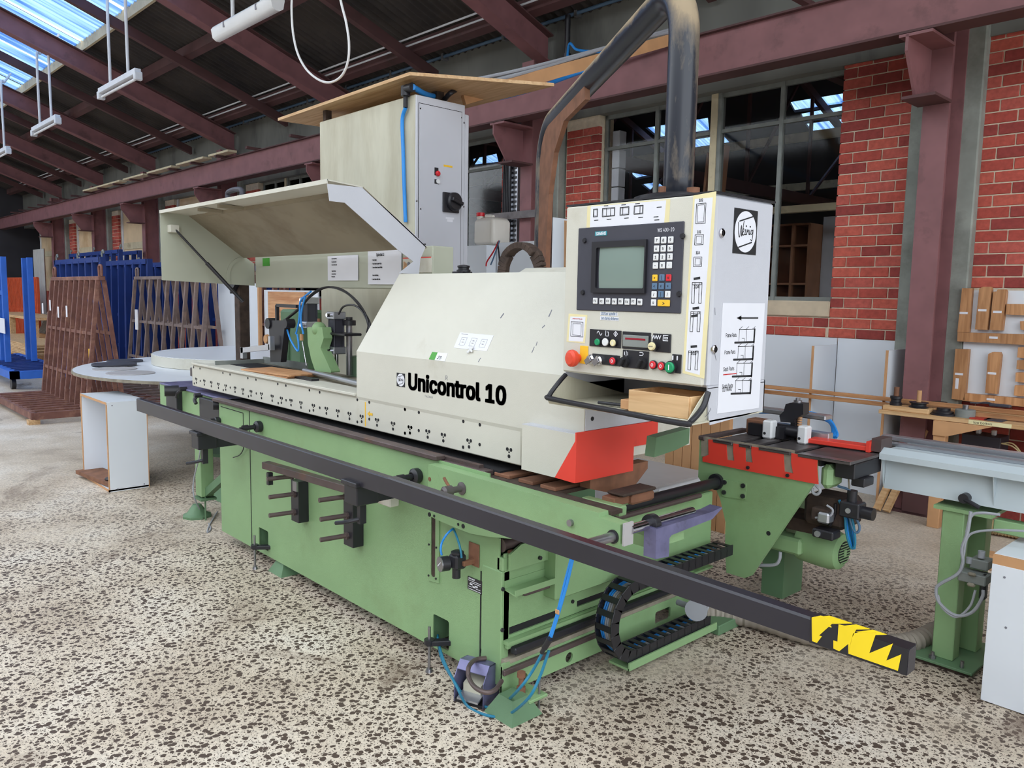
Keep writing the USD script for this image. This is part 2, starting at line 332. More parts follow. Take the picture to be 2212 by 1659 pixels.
w1 = window(1, -5.86, -3.2, 1.6, 3.55, [wx(1411, y_), wx(1676, y_)], [WY((1411, 307), y_)[2], WY((1411, 205), y_)[2]], wide=[wx(1538, y_)])
add('reveal_block', cat([wf(bx(-5.80, -5.70, YW+.15, YW+.27, 1.6+k*.2, 1.79+k*.2, .006)) for k in range(9)]), 'white_block', w1, smooth=False)
window(2, COLS[2]+.75, -7.4, 1.5, 3.55, [-8.2, -9.1], [WY((1040, 366), y_)[2]])
window(3, COLS[3]+.75, COLS[2]-.8, 1.5, 3.55, [wx(597, y_), wx(650, y_)], [WY((650, 372), y_)[2]], wide=[wx(622, y_)])
for n, k in enumerate((3, 4, 5, 6)):
    x1 = COLS[k]-.8; x0 = (COLS[k+1] if k < 6 else -30.2)+.74
    b = add('boarded_window', wf(bx(x0, x1, YW+.1, YW+.13, 1.5, 3.6)), 'ply_cream', wall)
    add('batten', wf(bx(x0, x0+.08, YW+.07, YW+.1, 1.5, 3.6)), 'white_paint', b); add('batten', wf(bx(x0, x1, YW+.085, YW+.1, 2.58, 2.74)), 'cream_timber', b)

# ------------------------------------------------------------------ steel columns, crane beam
def where(k): return ['beside the timber sample board at the right edge', 'behind the bent pipe, with the cable tray', 'behind the tall grey switch cabinet', 'behind the raised machine hood', 'left of the raised hood, between boarded windows', 'second from the far left end of the hall', 'nearest to the far left end wall'][k]
for k, xc in enumerate(COLS):
    t = thing('steel_column', f'maroon steel column {where(k)}', 'column', wf(trimesh.Trimesh([[xc, 6.45, 0]], np.zeros((0, 3), int))).vertices[0], 'steel columns along the brick wall')
    top = 4.16
    add('shaft', wf(cat([bx(xc-.09, xc+.09, 6.3, 6.318, 0, top), bx(xc-.09, xc+.09, 6.585, 6.6, 0, top), bx(xc-.007, xc+.007, 6.31, 6.59, 0, top)])), 'maroon', t, smooth=False)
    add('base_plate', wf(bx(xc-.15, xc+.15, 6.25, 6.6, 0, .02)), 'maroon_dark', t)
    g = [(6.32, 3.44), (5.86, 3.44), (5.86, 3.33), (6.06, 3.06), (6.32, 3.06)]
    b = add('bracket', wf(cat([prx(g, xc-.075, xc-.055), bx(xc-.12, xc+.10, 5.86, 6.3, 3.425, 3.445)])), 'maroon', t, smooth=False)
    add('bracket_plate', wf(bx(xc-.13, xc+.10, 5.99, 6.31, 3.035, 3.055)), 'maroon_dark', b)
bm = thing('crane_beam', 'long maroon steel crane beam carried along the wall on column brackets', 'beam', (-2, 5.95, 3.46))
add('web', wf(bx(-30.8, 1.5, 5.905, 5.925, 3.47, 3.80)), 'maroon', bm)
add('bottom_flange', wf(bx(-30.8, 1.5, 5.88, 6.08, 3.455, 3.472)), 'maroon_dark', bm)
add('top_flange', wf(bx(-30.8, 1.5, 5.86, 6.08, 3.80, 3.815)), 'maroon_dark', bm)
xs = [WY(p, 5.8)[0] for p in ((1730, 45), (640, 333), (545, 340))] + [-13.4-1.05*k for k in range(15)]
for x in xs: add('lug', wf(bx(x-.03, x+.03, 5.70, 6.05, 3.815, 3.85)), 'maroon_dark', bm)
for k, (a, b) in enumerate([(183, 270), (270, 322), (322, 385), (385, 455), (455, 510)]):
    xa, xb = WY((a, 410), 5.78)[0], WY((b, 380), 5.78)[0]
    one('timber_batten', wf(bx(xa+.12, xb-.12, 5.70, 5.86, 3.85, 3.885, .004)), 'cream_timber', f'pale timber board lying on the crane beam, {["first", "second", "third", "fourth", "fifth"][k]} from the far left end', 'board', 'pale boards on the crane beam')

# ------------------------------------------------------------------ roof: rafters, purlins, corrugated sheets, skylights
SL = .36; zr = lambda y: 4.28+SL*(6.3-y)
YR = -3.0
rf_names = ['above the far right column', 'above the column behind the bent pipe', 'above the tall grey switch cabinet', 'above the raised machine hood, fourth from the right', 'fifth from the right', 'sixth from the right', 'last towards the far left end']
for k, xc in enumerate(COLS):
    t = thing('rafter', f'sloping maroon steel roof rafter {rf_names[k]}', 'rafter', (xc, 6.3, 4.4), 'steel roof rafters')
    yl = lambda y, dz: (y, zr(y)+dz)
    pr = lambda a, b: [yl(6.6, a), yl(YR, a), yl(YR, b), yl(6.6, b)]
    add('bottom_flange', wf(prx(pr(0, .016), xc-.09, xc+.09)), 'maroon', t)
    add('web', wf(prx(pr(.016, .30), xc-.008, xc+.008)), 'maroon', t)
    add('top_flange', wf(prx(pr(.30, .316), xc-.09, xc+.09)), 'maroon_dark', t)
mids = [(a+b)/2 for a, b in zip(COLS[:-1], COLS[1:])]+[-28.2]
for k, xc in enumerate(mids):
    one('secondary_rafter', wf(prx([(6.6, zr(6.6)+.17), (YR, zr(YR)+.17), (YR, zr(YR)+.31), (6.6, zr(6.6)+.31)], xc-.045, xc+.045)), 'maroon_dark',
        f'thin dark secondary rafter between main rafters, {["","second","third","fourth","fifth","sixth","seventh"][k]} from the right' if k else 'thin dark secondary rafter nearest the right edge of the roof', 'rafter', 'secondary rafters')
for k, y in enumerate((6.25, 4.95, YR+4.4)):
    one('purlin', wf(prx([(y-.05, zr(y-.05)+.319), (y+.05, zr(y+.05)+.319), (y+.05, zr(y+.05)+.46), (y-.05, zr(y-.05)+.46)], -30.9, 1.5)), 'maroon_dark',
        ['dusty brown roof purlin along the eaves over the wall', 'dusty brown roof purlin halfway up the dark slope', 'dusty brown roof purlin under the skylights'][k], 'purlin', 'roof purlins')
def corrugated(x0, x1, ya, yb, off, pitch=.13, amp=.02, th=.004, per=6):
    xs_ = np.arange(x0, x1+1e-6, pitch/per); zz = amp*np.sin(xs_/pitch*2*np.pi)
    P = []
    for y, o in ((ya, 0), (yb, 0), (ya, th), (yb, th)): P.append(np.c_[xs_, np.full(len(xs_), y), zr(y)+off+zz+o])
    n = len(xs_); v = np.vstack(P); i = np.arange(n-1); F = []
    for a, b in ((0, 1), (3, 2), (2, 0), (1, 3)):
        F += [np.c_[a*n+i, a*n+i+1, b*n+i+1], np.c_[a*n+i, b*n+i+1, b*n+i]]
    return trimesh.Trimesh(v, np.vstack(F), process=False)
ROFF = .50; YS = 4.10
ce = thing('ceiling', None, None, (0, 0, 0), kind='structure')
add('roof_sheeting', wf(corrugated(-31.2, 2.0, YW+.3, YS, ROFF)), 'roof_dark', ce, smooth=60)
SKX = [(-31.2, -10.75), (-10.55, -6.7)]
add('roof_sheeting', wf(corrugated(-9.6, 2.0, YS, 1.3, ROFF)), 'roof_dark', ce, smooth=60)
add('trim_board', wf(bx(-31, -9.6, YS-.02, YS+.02, zr(YS)+.36, zr(YS)+.52)), 'cream_timber', ce)
n = 0
edges = sorted(COLS[2:]+mids[2:]+[-31.2], reverse=True)
edges = [-9.62]+[e for e in edges if e < -9.7]
for a, b in zip(edges[1:], edges[:-1]):
    for (p, q) in ((YS, 1.9), (1.8, -.6)):
        n += 1
        s = thing(f'window_{n+10}', None, None, (0, 0, 0), kind='structure'); add('skylight_sheet', wf(corrugated(a+.05, b-.05, p, q, ROFF, amp=.018)), 'skylight', s, smooth=60)
# pale streaks of daylight on the eaves: twin conduits along the lower slope
for k, (y, o) in enumerate(((6.12, .40), (6.02, .40))):
    one('conduit', wf(cyl((-29, y, zr(y)+.345), (-1, y, zr(y)+.345), .012, 8)), 'white_paint', ['pale conduit along the eaves, the one nearer the wall', 'pale conduit along the eaves, the one farther from the wall'][k], 'conduit', 'twin conduits along the eaves')

# ------------------------------------------------------------------ the neighbouring hall seen through the windows
zo = lambda y: 4.5+.36*(y-6.94) if y < 14 else 4.5+.36*7.06-.36*(y-14)
nh = thing('wall_neighbour_hall', None, None, (0, 0, 0), kind='structure')
add('end_wall', wf(bx(-34, 10, 22, 22.2, 0, 9)), 'hall_dark', nh)
add('side_wall', wf(bx(9.8, 10, 6.94, 22, 0, 9)), 'hall_dark', nh)
zz = lambda px_: None
def far(p):
    d = RWI[:3, :3] @ ray(p); o = (RWI @ np.r_[EYE, 1])[:3]
    z0 = 4.5+.36*7.06+.36*14; t = (z0-o[2]-.36*o[1])/(d[2]+.36*d[1]); return o+t*d
holes = []
for q in ([(1711, 223), (1822, 205), (1822, 226), (1720, 240)], [(1735, 248), (1822, 232), (1822, 245), (1740, 262)], [(1745, 270), (1820, 260), (1818, 278), (1757, 285)],
          [(1400, 278), (1525, 258), (1528, 284), (1424, 298)], [(1440, 313), (1560, 295), (1574, 310), (1452, 328)], [(1354, 366), (1400, 372), (1404, 380), (1375, 386)], [(1390, 400), (1420, 395), (1435, 408), (1405, 412)],
          [(1025, 345), (1070, 335), (1074, 352), (1028, 357)]):
    holes.append(Polygon([far(p)[:2] for p in q]).buffer(.05, join_style=2))
top = sbox(-34, 14, 10, 22.2).difference(unary_union(holes))
m = ext(top, .06); v = m.vertices; v[:, 2] += 4.5+.36*7.06-.36*(v[:, 1]-14); add('far_roof', wf(m), 'hall_dark', nh)
add('near_roof', wf(prx([(6.9, 4.5-.0144), (14.02, zo(14)), (14.02, zo(14)+.06), (6.9, 4.56)], -34, 10)), 'hall_dark', nh)
for k, h in enumerate(holes):
    m = ext(h.buffer(.04), .01); v = m.vertices; v[:, 2] += 4.5+.36*7.06-.36*(v[:, 1]-14)+.08
    s = thing(f'window_{k+40}', None, None, (0, 0, 0), kind='structure'); add('skylight_sheet', wf(m), 'skylight', s)
# roof trusses of that hall
tn = ['nearest the right edge of the glazing', 'right of the bent pipe', 'behind the bent pipe', 'left of the bent pipe', 'behind the switch cabinet', 'farthest left']
for k, x in enumerate((-3.6, -8.4, -13.2, -18.0, -22.8)):
    t = thing('roof_truss', f'dark steel roof truss in the neighbouring hall, {tn[k]}', 'truss', (x, 14, 4.4), 'trusses in the neighbouring hall')
    add('top_chord', wf(cat([bar((x, 6.95, 4.3), (x, 14, 6.86), .09, .16), bar((x, 14, 6.86), (x, 21.9, 4.0), .09, .16)])), 'maroon_dark', t)
    add('bottom_chord', wf(bar((x, 6.95, 3.75), (x, 21.9, 3.75), .1, .22)), 'maroon_dark', t)
    for yy in (9, 11.5, 14, 16.5, 19): add('strut', wf(bar((x, yy, 3.75), (x, yy, zo(yy)-.25), .06, .06)), 'maroon_dark', t); add('strut', wf(bar((x, yy, 3.75), (x, yy+1.9, zo(yy+1.9)-.25), .05, .05)), 'maroon_dark', t)
for k, (y, z) in enumerate(((9.5, 4.9), (17.0, 5.1), (19.2, 4.35))):
    one('beam', wf(bx(-33, 9.5, y-.07, y+.07, z, z+.18)), ['hall_dark', 'cream_timber', 'cream_timber'][k], ['dark tie beam under the near slope of the neighbouring roof', 'pale timber beam under the upper skylights of the neighbouring roof', 'pale timber beam under the lower skylights of the neighbouring roof'][k], 'beam')

sh = thing('pigeonhole_shelf', 'brown wooden pigeonhole shelf seen through the window in the neighbouring hall', 'shelf', wf(trimesh.Trimesh([[-4.8, 9, 0]], np.zeros((0, 3), int))).vertices[0])
xa, xb = WY((1655, 560), 9.0)[0], WY((1745, 560), 9.0)[0]
add('back', wf(bx(xa-.5, xb, 9.36, 9.38, 0, 2.5)), 'ply_brown', sh)
for k in range(6): x = xa-.5+(xb-xa+.5)*k/5; add('divider', wf(bx(x-.015, x+.015, 9.0, 9.36, 0, 2.5)), 'ply_brown', sh)
for z in (.9, 1.35, 1.8, 2.25, 2.5): add('shelf_board', wf(bx(xa-.5, xb, 9.0, 9.36, z-.012, z+.012)), 'ply_brown', sh)
one('block_partition', wf(bx(xb+.02, xb+2.4, 9.3, 9.45, 0, 2.6)), 'white_block', 'grey block partition right of the pigeonhole shelf in the neighbouring hall', 'partition')
one('pale_timber_rail', wf(bx(-7.0, -2.2, 8.45, 8.55, WY((1740, 458), 8.5)[2], WY((1740, 443), 8.5)[2])), 'cream_timber', 'pale timber rail crossing the window above the pigeonhole shelf', 'timber')
P, Q = WY((1495, 400), 7.6), WY((1542, 325), 7.6)
tbn = thing('board_bundle', 'bundle of brown boards standing behind the window beside the bent pipe', 'boards', (P[0], 7.6, 0))
for k in range(4): x = P[0]+(Q[0]-P[0])*k/4; add('board', wf(bar((x, 7.6, 0), (x+.14, 7.72, Q[2]+.02*k), .10, .03)), 'ply_brown', tbn)
# ------------------------------------------------------------------ machine materials
mat('green', (134, 166, 118), .5, var=.07, vs=3, dirt=(118, 136, 92), dirt_s=1.4, dirt_t=(.55, .85), bump=.25, bs=420)
mat('green_dark', (96, 128, 94), .55, var=.1, vs=3, bump=.2, bs=400)
mat('cream', (204, 201, 188), .5, var=.05, vs=2.5, dirt=(176, 168, 148), dirt_s=2.2, dirt_t=(.6, .85), bump=.22, bs=450)
mat('cream_stained', (196, 192, 172), .55, var=.08, vs=3, dirt=(168, 160, 136), dirt_s=2.0, stretch=(1.5, 1.5, .35), dirt_t=(.45, .75), bump=.1, bs=300)
mat('cabinet_grey', (196, 197, 204), .45, var=.04, vs=2, bump=.15, bs=450)
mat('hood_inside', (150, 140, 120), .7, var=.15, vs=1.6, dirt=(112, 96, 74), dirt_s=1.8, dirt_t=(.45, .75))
mat('hood_end', (176, 178, 160), .55, var=.08, vs=2)
mat('red', (226, 66, 52), .45, var=.06, vs=2, dirt=(150, 48, 40), dirt_s=2.6, dirt_t=(.62, .85))
mat('red_dark', (176, 50, 40), .5, var=.08, vs=3, dirt=(110, 44, 38), dirt_s=3)
mat('black', (34, 33, 38), .4, var=.12, vs=8)
mat('black_matt', (26, 25, 28), .75, var=.15, vs=8)
mat('rail_black', (40, 38, 46), .33, var=.12, vs=3, bump=.08, bs=300)
mat('hazard_yellow', (240, 208, 28), .5, var=.04)
mat('steel', (150, 148, 152), .32, .85, var=.12, vs=12)
mat('steel_worn', (104, 98, 98), .45, .6, var=.25, vs=10, dirt=(62, 52, 46), dirt_s=6)
mat('steel_brown', (96, 82, 80), .5, .4, var=.2, vs=8, dirt=(120, 80, 58), dirt_s=5, dirt_t=(.58, .8))
mat('steel_blue', (118, 116, 152), .42, .45, var=.2, vs=14, dirt=(84, 80, 96), dirt_s=9)
mat('rust', (124, 84, 62), .8, var=.25, vs=14)
mat('grime', (66, 52, 44), .9, var=.35, vs=20, bump=.5, bs=200)
mat('chrome', (200, 198, 204), .15, 1.0, var=.03)
mat('alu', (186, 188, 194), .3, .8, var=.06)
mat('paper', (224, 224, 230), .8, var=.02)
mat('tape', (226, 214, 166), .6, var=.06)
mat('ink', (30, 30, 34), .6, var=.02)
mat('ink_grey', (120, 120, 128), .6)
mat('ink_red', (190, 40, 44), .6)
mat('blue_hose', (44, 140, 222), .35, var=.05)
mat('teal_hose', (34, 116, 146), .4, var=.08)
mat('grey_cable', (158, 160, 166), .5, var=.05)
mat('white_plastic', (222, 222, 222), .45, var=.03)
mat('yellow', (236, 186, 44), .5)
mat('green_button', (20, 140, 90), .4); mat('red_button', (210, 40, 50), .4); mat('orange_red', (222, 72, 44), .4)
mat('panel_dark', (58, 58, 68), .55, var=.05, bump=.1, bs=500)
mat('screen', (128, 144, 136), .18, var=.02)
mat('led_red', (150, 24, 44), .3)
mat('label_green', (70, 150, 50), .5)
mat('key_blue', (84, 112, 140), .5)
mat('teal_badge', (44, 138, 150), .5)
mat('dust_grey', (140, 132, 116), .9, var=.25, vs=14, dirt=(100, 88, 70), dirt_s=8)
wood('wood_plate', (206, 156, 112), (176, 120, 80), 0)
wood('wood_pale', (216, 178, 132), (190, 146, 98), 0)
mat('melamine', (222, 226, 232), .35, var=.02, vs=2)
mat('melamine_grey', (176, 172, 172), .5, var=.05)
mat('edge_wood', (196, 148, 104), .7, var=.1)
K = lambda ox, oy, s: (lambda *q: [(ox+x*s, oy+y*s) for x, y in q])
kA, kB, kC, kD, kE = K(1040, 1140, .14467), K(1040, 1320, .14467), K(1280, 1020, .14467), K(330, 800, .13562), K(560, 960, .14465)
kF, kG, kH, kI, kJ = K(900, 1130, .1085), K(1500, 860, .13562), K(1640, 980, .16878), K(400, 700, .22604), K(850, 840, .22604)
kL, kT, kQ, kU, kR = K(450, 1050, .22604), K(1180, 380, .33142), K(330, 380, .27125), K(800, 450, .30139), K(1200, 1150, .16275)
def pts(ps, ax, v): return [at(p, ax, v) for p in ps]

mc = thing('profiling_machine', 'long green and cream window profiling machine with perforated beam and red end guard', 'machine', (-3.5, 2.6, 0))
# ---- green base
YB = 2.02
front = Polygon([(-4.89, .072), (-2.235, .072), (-2.235, .66), (-2.30, .66), (-2.30, .905), (-4.89, .905)])
n1 = xz(kL((486, 640), (486, 392), (520, 400), (560, 420), (572, 450), (576, 650)), YB); n2 = xz(kL((2147, 1510), (2147, 1232), (2190, 1250)), YB)
nx, nz = n1[0][0], n1[1][1]
notch1 = rr(nx, xz(kL((574, 600)), YB)[0][0], .10, nz, .012)
q = xz([(935, 1400), (970, 1345), (935, 1325)], YB); notch2 = rr(q[0][0], q[1][0], .09, q[2][1], .012)
base = pry(front.difference(notch1).difference(notch2), YB, YB+.006)
add('front_panel', base, 'green', mc, smooth=False)
core = m3.Manifold.cube((2.6, .60, .80)).translate((-4.88, YB+.006, .09)) - m3.Manifold.cube((notch1.bounds[2]-notch1.bounds[0]+.02, .3, .6)).translate((notch1.bounds[0]-.01, YB-.01, -.2)) - m3.Manifold.cube((notch2.bounds[2]-notch2.bounds[0]+.02, .3, .55)).translate((notch2.bounds[0]-.01, YB-.01, -.2)) - m3.Manifold.cube((.3, .2, .3)).translate((-2.36, YB-.1, .66))
add('body', core, 'green_dark', mc, smooth=False)
xs_ = PY((542, 1050), YB)[0]
add('panel_joint', cat([bx(xs_-.003, xs_+.003, YB-.002, YB, .075, .90), bx(-2.345, -2.339, YB-.002, YB, .075, .5), bx(-2.235-.092, -2.235-.086, YB-.002, YB, .20, .50)]), 'black_matt', mc)
door = xz(kD((1085, 575), (1440, 680), (1440, 900)), YB)
add('door_line', cat([bar((door[0][0], YB-.001, door[0][1]), (door[1][0], YB-.001, door[1][1]), .002, .004), bar((door[1][0], YB-.001, door[1][1]), (door[1][0], YB-.001, .70), .002, .004)]), 'black_matt', mc)
add('cable_end', tube([PY(p, YB-.012) for p in kD((1450, 1150), (1440, 1260), (1380, 1350), (1280, 1390))], .003, 6), 'black', mc)
# guide rail on the base top
add('guide_rail', cat([bx(-4.95, -2.62, 2.0, 2.05, .905, .925, .003), bx(-4.95, -2.40, 2.05, 2.075, .905, .918)]), 'steel_brown', mc, label='worn dark steel guide rail')
add('rail_table', bx(-4.95, -2.3, 2.075, 2.62, .895, .908), 'black_matt', mc)
# ---- clamping carriage: slab in front of the base, with its dark table
slab = xz([(925, 1002.7), (1293, 1107.9), (1294, 1117.5), (1339.3, 1133.6), (1338.6, 1176), (1320, 1180), (1240, 1185), (1150, 1172), (1121, 1165.5), (1060, 1160), (1017, 1153), (963, 1131.6), (925, 1113.5)], 1.97)
ca = add('carriage', pry(Polygon(slab), 1.97, 2.019), 'green', mc, label='green carriage slab with round shaft bores', smooth=False)
dots = lambda ps, y, r, d=.004: cat([cyl((P[0], y+.001, P[2]), (P[0], y-d, P[2]), r, 14) for P in (PY(p, y) for p in ps)])
add('bolt_hole', dots(kJ((345, 1200), (667, 1312)), 1.97, .0095, .002), 'black_matt', ca); add('bolt_hole', dots(kJ((390, 1215), (620, 1295)), 1.97, .006, .002), 'black_matt', ca)
add('bolt', dots(kJ((1700, 1278)), 1.97, .012, .012), 'steel', ca); add('rusty_hole', dots(kJ((347, 862)), 1.97, .009, .002), 'rust', ca)
add('end_face', prx(Polygon([(1.972, .80), (2.018, .80), (2.018, .875), (1.972, .875)]), -1.59, -1.582), 'melamine_grey', ca)
P = PY((1325, 1159), 1.97)
add('shaft', cat([cyl(P+[0, -.16, 0], P+[0, .05, 0], .0165, 20)]), 'steel', ca); add('bushing', cyl(P+[0, -.006, 0], P+[0, .02, 0], .023, 22), 'black', ca)
P = PY((1381, 1138), 2.06); add('shaft', cyl(P+[0, -.05, 0], P+[0, .30, 0], .017, 20), 'chrome', ca); add('collar', lathe([(.017, 0), (.031, 0), (.033, .008), (.031, .03), (.017, .03)], P+[0, .05, 0], (0, 1, 0), 26), 'black', ca)
# knobs on shafts (stop plungers) in front of the base
def plunger(p, y0, r, L, nm='clamp_knob'):
    P = PY(p, y0); k = add(nm, lathe([(.012, 0), (r-.004, 0), (r, .006), (r, .030), (r-.006, .036), (r*.55, .040), (r*.5, .034), (.012, .034)], P, (0, -1, 0), 30), 'black', mc)
    add('plunger', cat([cyl(P+[0, -.03, 0], P+[0, -L, 0], .013, 16), cyl(P+[0, -L+.02, 0], P+[0, -L-.012, 0], .017, 16), cyl(P+[0, -L-.005, 0], P+[0, -L-.03, 0], .007, 10)]), 'black', k)
plunger((564, 921), YB, .033, .10); plunger((905, 1027), YB, .034, .10); plunger((475, 908), YB, .022, .05)
P = PY((998, 1055), 1.97); k = add('clamp_knob', lathe([(.010, 0), (.026, 0), (.026, .004), (.013, .008), (.013, .05), (.021, .055), (.021, .09), (.012, .10)], P, (0, -1, 0), 26), 'steel_worn', mc)
add('lever', tube([P+[0, -.06, .01], P+[-.025, -.06, .03], P+[-.04, -.06, .045]], .006, 8), 'rust', k)
# dark table and slats behind the slab
tb = add('carriage_table', cat([bx(-2.62, -1.98, 2.02, 2.40, .872, .886), bx(-1.98, -1.68, 2.02, 2.08, .872, .886)]), 'grime', mc)
for k, (a, b) in enumerate(((-2.33, -2.24), (-2.19, -2.11), (-2.07, -1.99))): add('table_slat', bx(a, b, 2.07, 2.40, .886, .900, .002), 'rust', tb)
add('table_plate', bx(-2.62, -2.34, 2.03, 2.30, .886, .906, .002), 'steel_brown', tb)
P = PZ((1021, 1019), .9); add('filler_ring', cyl((P[0]-.02, 2.0, .885), (P[0]-.02, 2.0, .889), .02), 'green', tb)
# rusted stop arm on the carriage's far end, bracket and long shaft
ar = add('stop_arm', cat([bx(-1.88, -1.70, 2.09, 2.13, .85, .885, .004), bx(-1.82, -1.76, 2.13, 2.24, .86, .892, .006)]), 'green', mc, label='paint-chipped green stop arm')
add('jaw', cat([bx(-1.80, -1.73, 2.20, 2.33, .865, .905, .01), bx(-1.81, -1.75, 2.12, 2.21, .87, .90, .004)]), 'rust', ar)
add('jaw_cover', bx(-1.805, -1.725, 2.14, 2.33, .905, .916, .006), 'grime', ar); add('pin', cyl((-1.76, 2.33, .89), (-1.76, 2.38, .89), .008), 'alu', ar)
Ps = PY((1549, 1042), 3.39)
add('guide_shaft', cyl((Ps[0], 2.05, Ps[2]), (Ps[0], 3.40, Ps[2]), .026, 24), 'black', mc, label='long black round guide shaft')
add('grease_tube', cyl((Ps[0]+.03, 2.2, Ps[2]-.03), (Ps[0]+.03, 3.2, Ps[2]-.03), .012, 10), 'steel_brown', mc)
bt = [at(p, 0, Ps[0]) for p in kC((480, 640), (1860, 268), (1860, 1130), (1220, 1360))]
add('cross_beam', bx(Ps[0]-.10, Ps[0], 2.25, 3.36, min(p[2] for p in bt)+.02, bt[1][2], .006), 'green', mc)
sp = yz(kC((950, 850), (1790, 590), (1930, 520), (1930, 545), (1790, 700), (1180, 940), (1150, 985), (1140, 1260), (940, 1300)), -1.55)
add('stop_bracket', prx(Polygon(sp).buffer(0), -1.60, -1.55), 'steel_blue', mc, label='bluish ground steel angle bracket', smooth=False)
add('bracket_block', bx(-1.66, -1.58, 2.12, 2.3, .76, .80), 'green', mc)
# ---- end frame (faces the camera's right)
XE = -2.215
add('corner_post', cat([bx(-2.335, XE, YB-.004, YB+.04, .06, .53, .004), bx(-2.25, XE+.002, YB, YB+.05, .53, .585, .004)]), 'green', mc)
ep = Polygon(yz(kA((250, 905), (250, 1580), (440, 1575), (440, 1510), (1120, 1240), (1230, 1200), (1420, 1185), (1425, 1108), (2212, 790), (2212, 430), (1280, 430)), XE)); mny = 3.45
ep = unary_union([ep, sbox(2.45, .305, 3.45, .60)]); hole = sbox(2.06, .262, 2.33, .295).union(sbox(2.455, .275, 2.85, .302))
ep = sbox(2.03, .25, 3.45, .60).difference(hole)
add('end_panel', prx(ep, XE-.008, XE), 'green', mc, smooth=False)
add('end_recess', bx(XE-.012, XE-.0085, 2.03, 3.4, .24, .32), 'black_matt', mc)
tr_ = Polygon([(-2.215, .475), (-2.16, .455), (-2.16, .468), (-2.165, .470), (-2.165, .461), (-2.215, .481)])
lip = add('drip_tray', pry(Polygon([(-2.215, .492), (-2.212, .492), (-2.212, .461), (-2.155, .452), (-2.155, .470), (-2.151, .470), (-2.151, .446), (-2.215, .456)]), 2.03, 2.62), 'green', mc, smooth=False)
add('wear_bar', bx(XE, XE+.035, 2.11, 2.75, .418, .440, .004), 'steel_brown', mc)
up = add('upper_panel', prx(Polygon([(2.04, .535), (2.85, .535), (2.85, .63), (2.10, .63), (2.04, .60)]), -2.205, -2.195), 'green', mc); add('screw', cyl((-2.195, 2.2, .555), (-2.185, 2.2, .555), .008), 'black', up)
P = PY((1082, 1178), 2.03); cy_ = add('cylinder', lathe([(.004, 0), (.028, 0), (.028, .004), (.022, .006), (.022, .5)], P, (0, 1, 0), 24), 'steel_brown', mc, label='round steel cylinder end')
add('clip', cat([bx(P[0]+.01, P[0]+.035, P[1]+.02, P[1]+.05, P[2]-.075, P[2]-.02, .006)]), 'rust', cy_)
add('recess', bx(-2.31, -2.26, 2.03, 2.05, .585, .68), 'rust', mc)
for p in kA((315, 915), (305, 1525), (1355, 1100)): Q = PX(p, XE); add('screw', cyl(Q, Q+[.006, 0, 0], .008, 12), 'black', mc)
# lower ledge, angle rail and bottom frame
add('ledge', prx(Polygon([(2.03, .235), (3.45, .235), (3.45, .245), (2.03, .25)]), XE, XE+.03), 'green', mc)
add('angle_rail', bx(-2.20, -2.165, 2.05, 3.2, .196, .225, .006), 'black', mc)
add('ledge_face', bx(-2.215, -2.195, 2.035, 3.3, .215, .25, .003), 'green', mc)
add('bottom_step', bx(-2.34, -2.19, YB, 3.45, .158, .176), 'dust_grey', mc)
bf = add('bottom_frame', prx(Polygon([(2.0, .045), (3.45, .045), (3.45, .158), (2.0, .158)], [list(Point(2.119, .075).buffer(.022).exterior.coords), list(Point(2.386, .08).buffer(.022).exterior.coords), list(rr(2.98, 3.1, .06, .12, .012).exterior.coords)]), -2.198, -2.188), 'green', mc, smooth=False)
add('frame_bar', bx(-2.188, -2.172, 2.0, 2.62, .126, .148, .002), 'steel_brown', bf)
add('foot_plate', cat([bx(-2.19, -2.06, 2.03, 2.13, .045, .058, .003), bx(-2.195, -2.185, 2.0, 2.04, .045, .17)]), 'green', bf)
add('foot_bolt', cat([cyl((-2.13, 2.05, .058), (-2.13, 2.05, .13), .010), cyl((-2.13, 2.05, .125), (-2.13, 2.05, .145), .017, 12), cyl((-2.13, 2.05, .058), (-2.13, 2.05, .085), .018, 12)]), 'rust', bf)
add('stud', cyl((-2.08, 2.10, 0), (-2.08, 2.10, .13), .005, 10), 'steel', bf)
# wedge feet, levelling studs
def foot(c, s=.16, h=.075):
    x, y = c; v = [(x-s/2, y-s/2, 0), (x+s/2, y-s/2, 0), (x+s/2, y+s/2, 0), (x-s/2, y+s/2, 0), (x-s/4, y-s/4, h), (x+s/4, y-s/4, h), (x+s/4, y+s/4, h), (x-s/4, y+s/4, h)]
    return trimesh.convex.convex_hull(np.array(v))
for c in ((-2.12, 2.0), (-2.42, 2.10), (-4.12, 2.08), (-2.3, 3.38)): add('wedge_foot', foot(c), 'green_dark', mc)
for k, (X, Y) in enumerate(((-4.275, 1.956), (-2.601, 1.957))):
    l = add('levelling_stud', cat([cyl((X, Y, 0), (X, Y, .20), .0065, 10), lathe([(.006, 0), (.016, 0), (.012, .014)], (X, Y, 0))]), 'steel', mc)
    add('stud_arm', cat([bar((X-.005, Y-.01, .13), (X+.10, Y+.14, .13), .035, .022, b=.003), lathe([(.008, 0), (.022, 0), (.022, .02), (.008, .02)], (X, Y, .125))]), 'black', l)
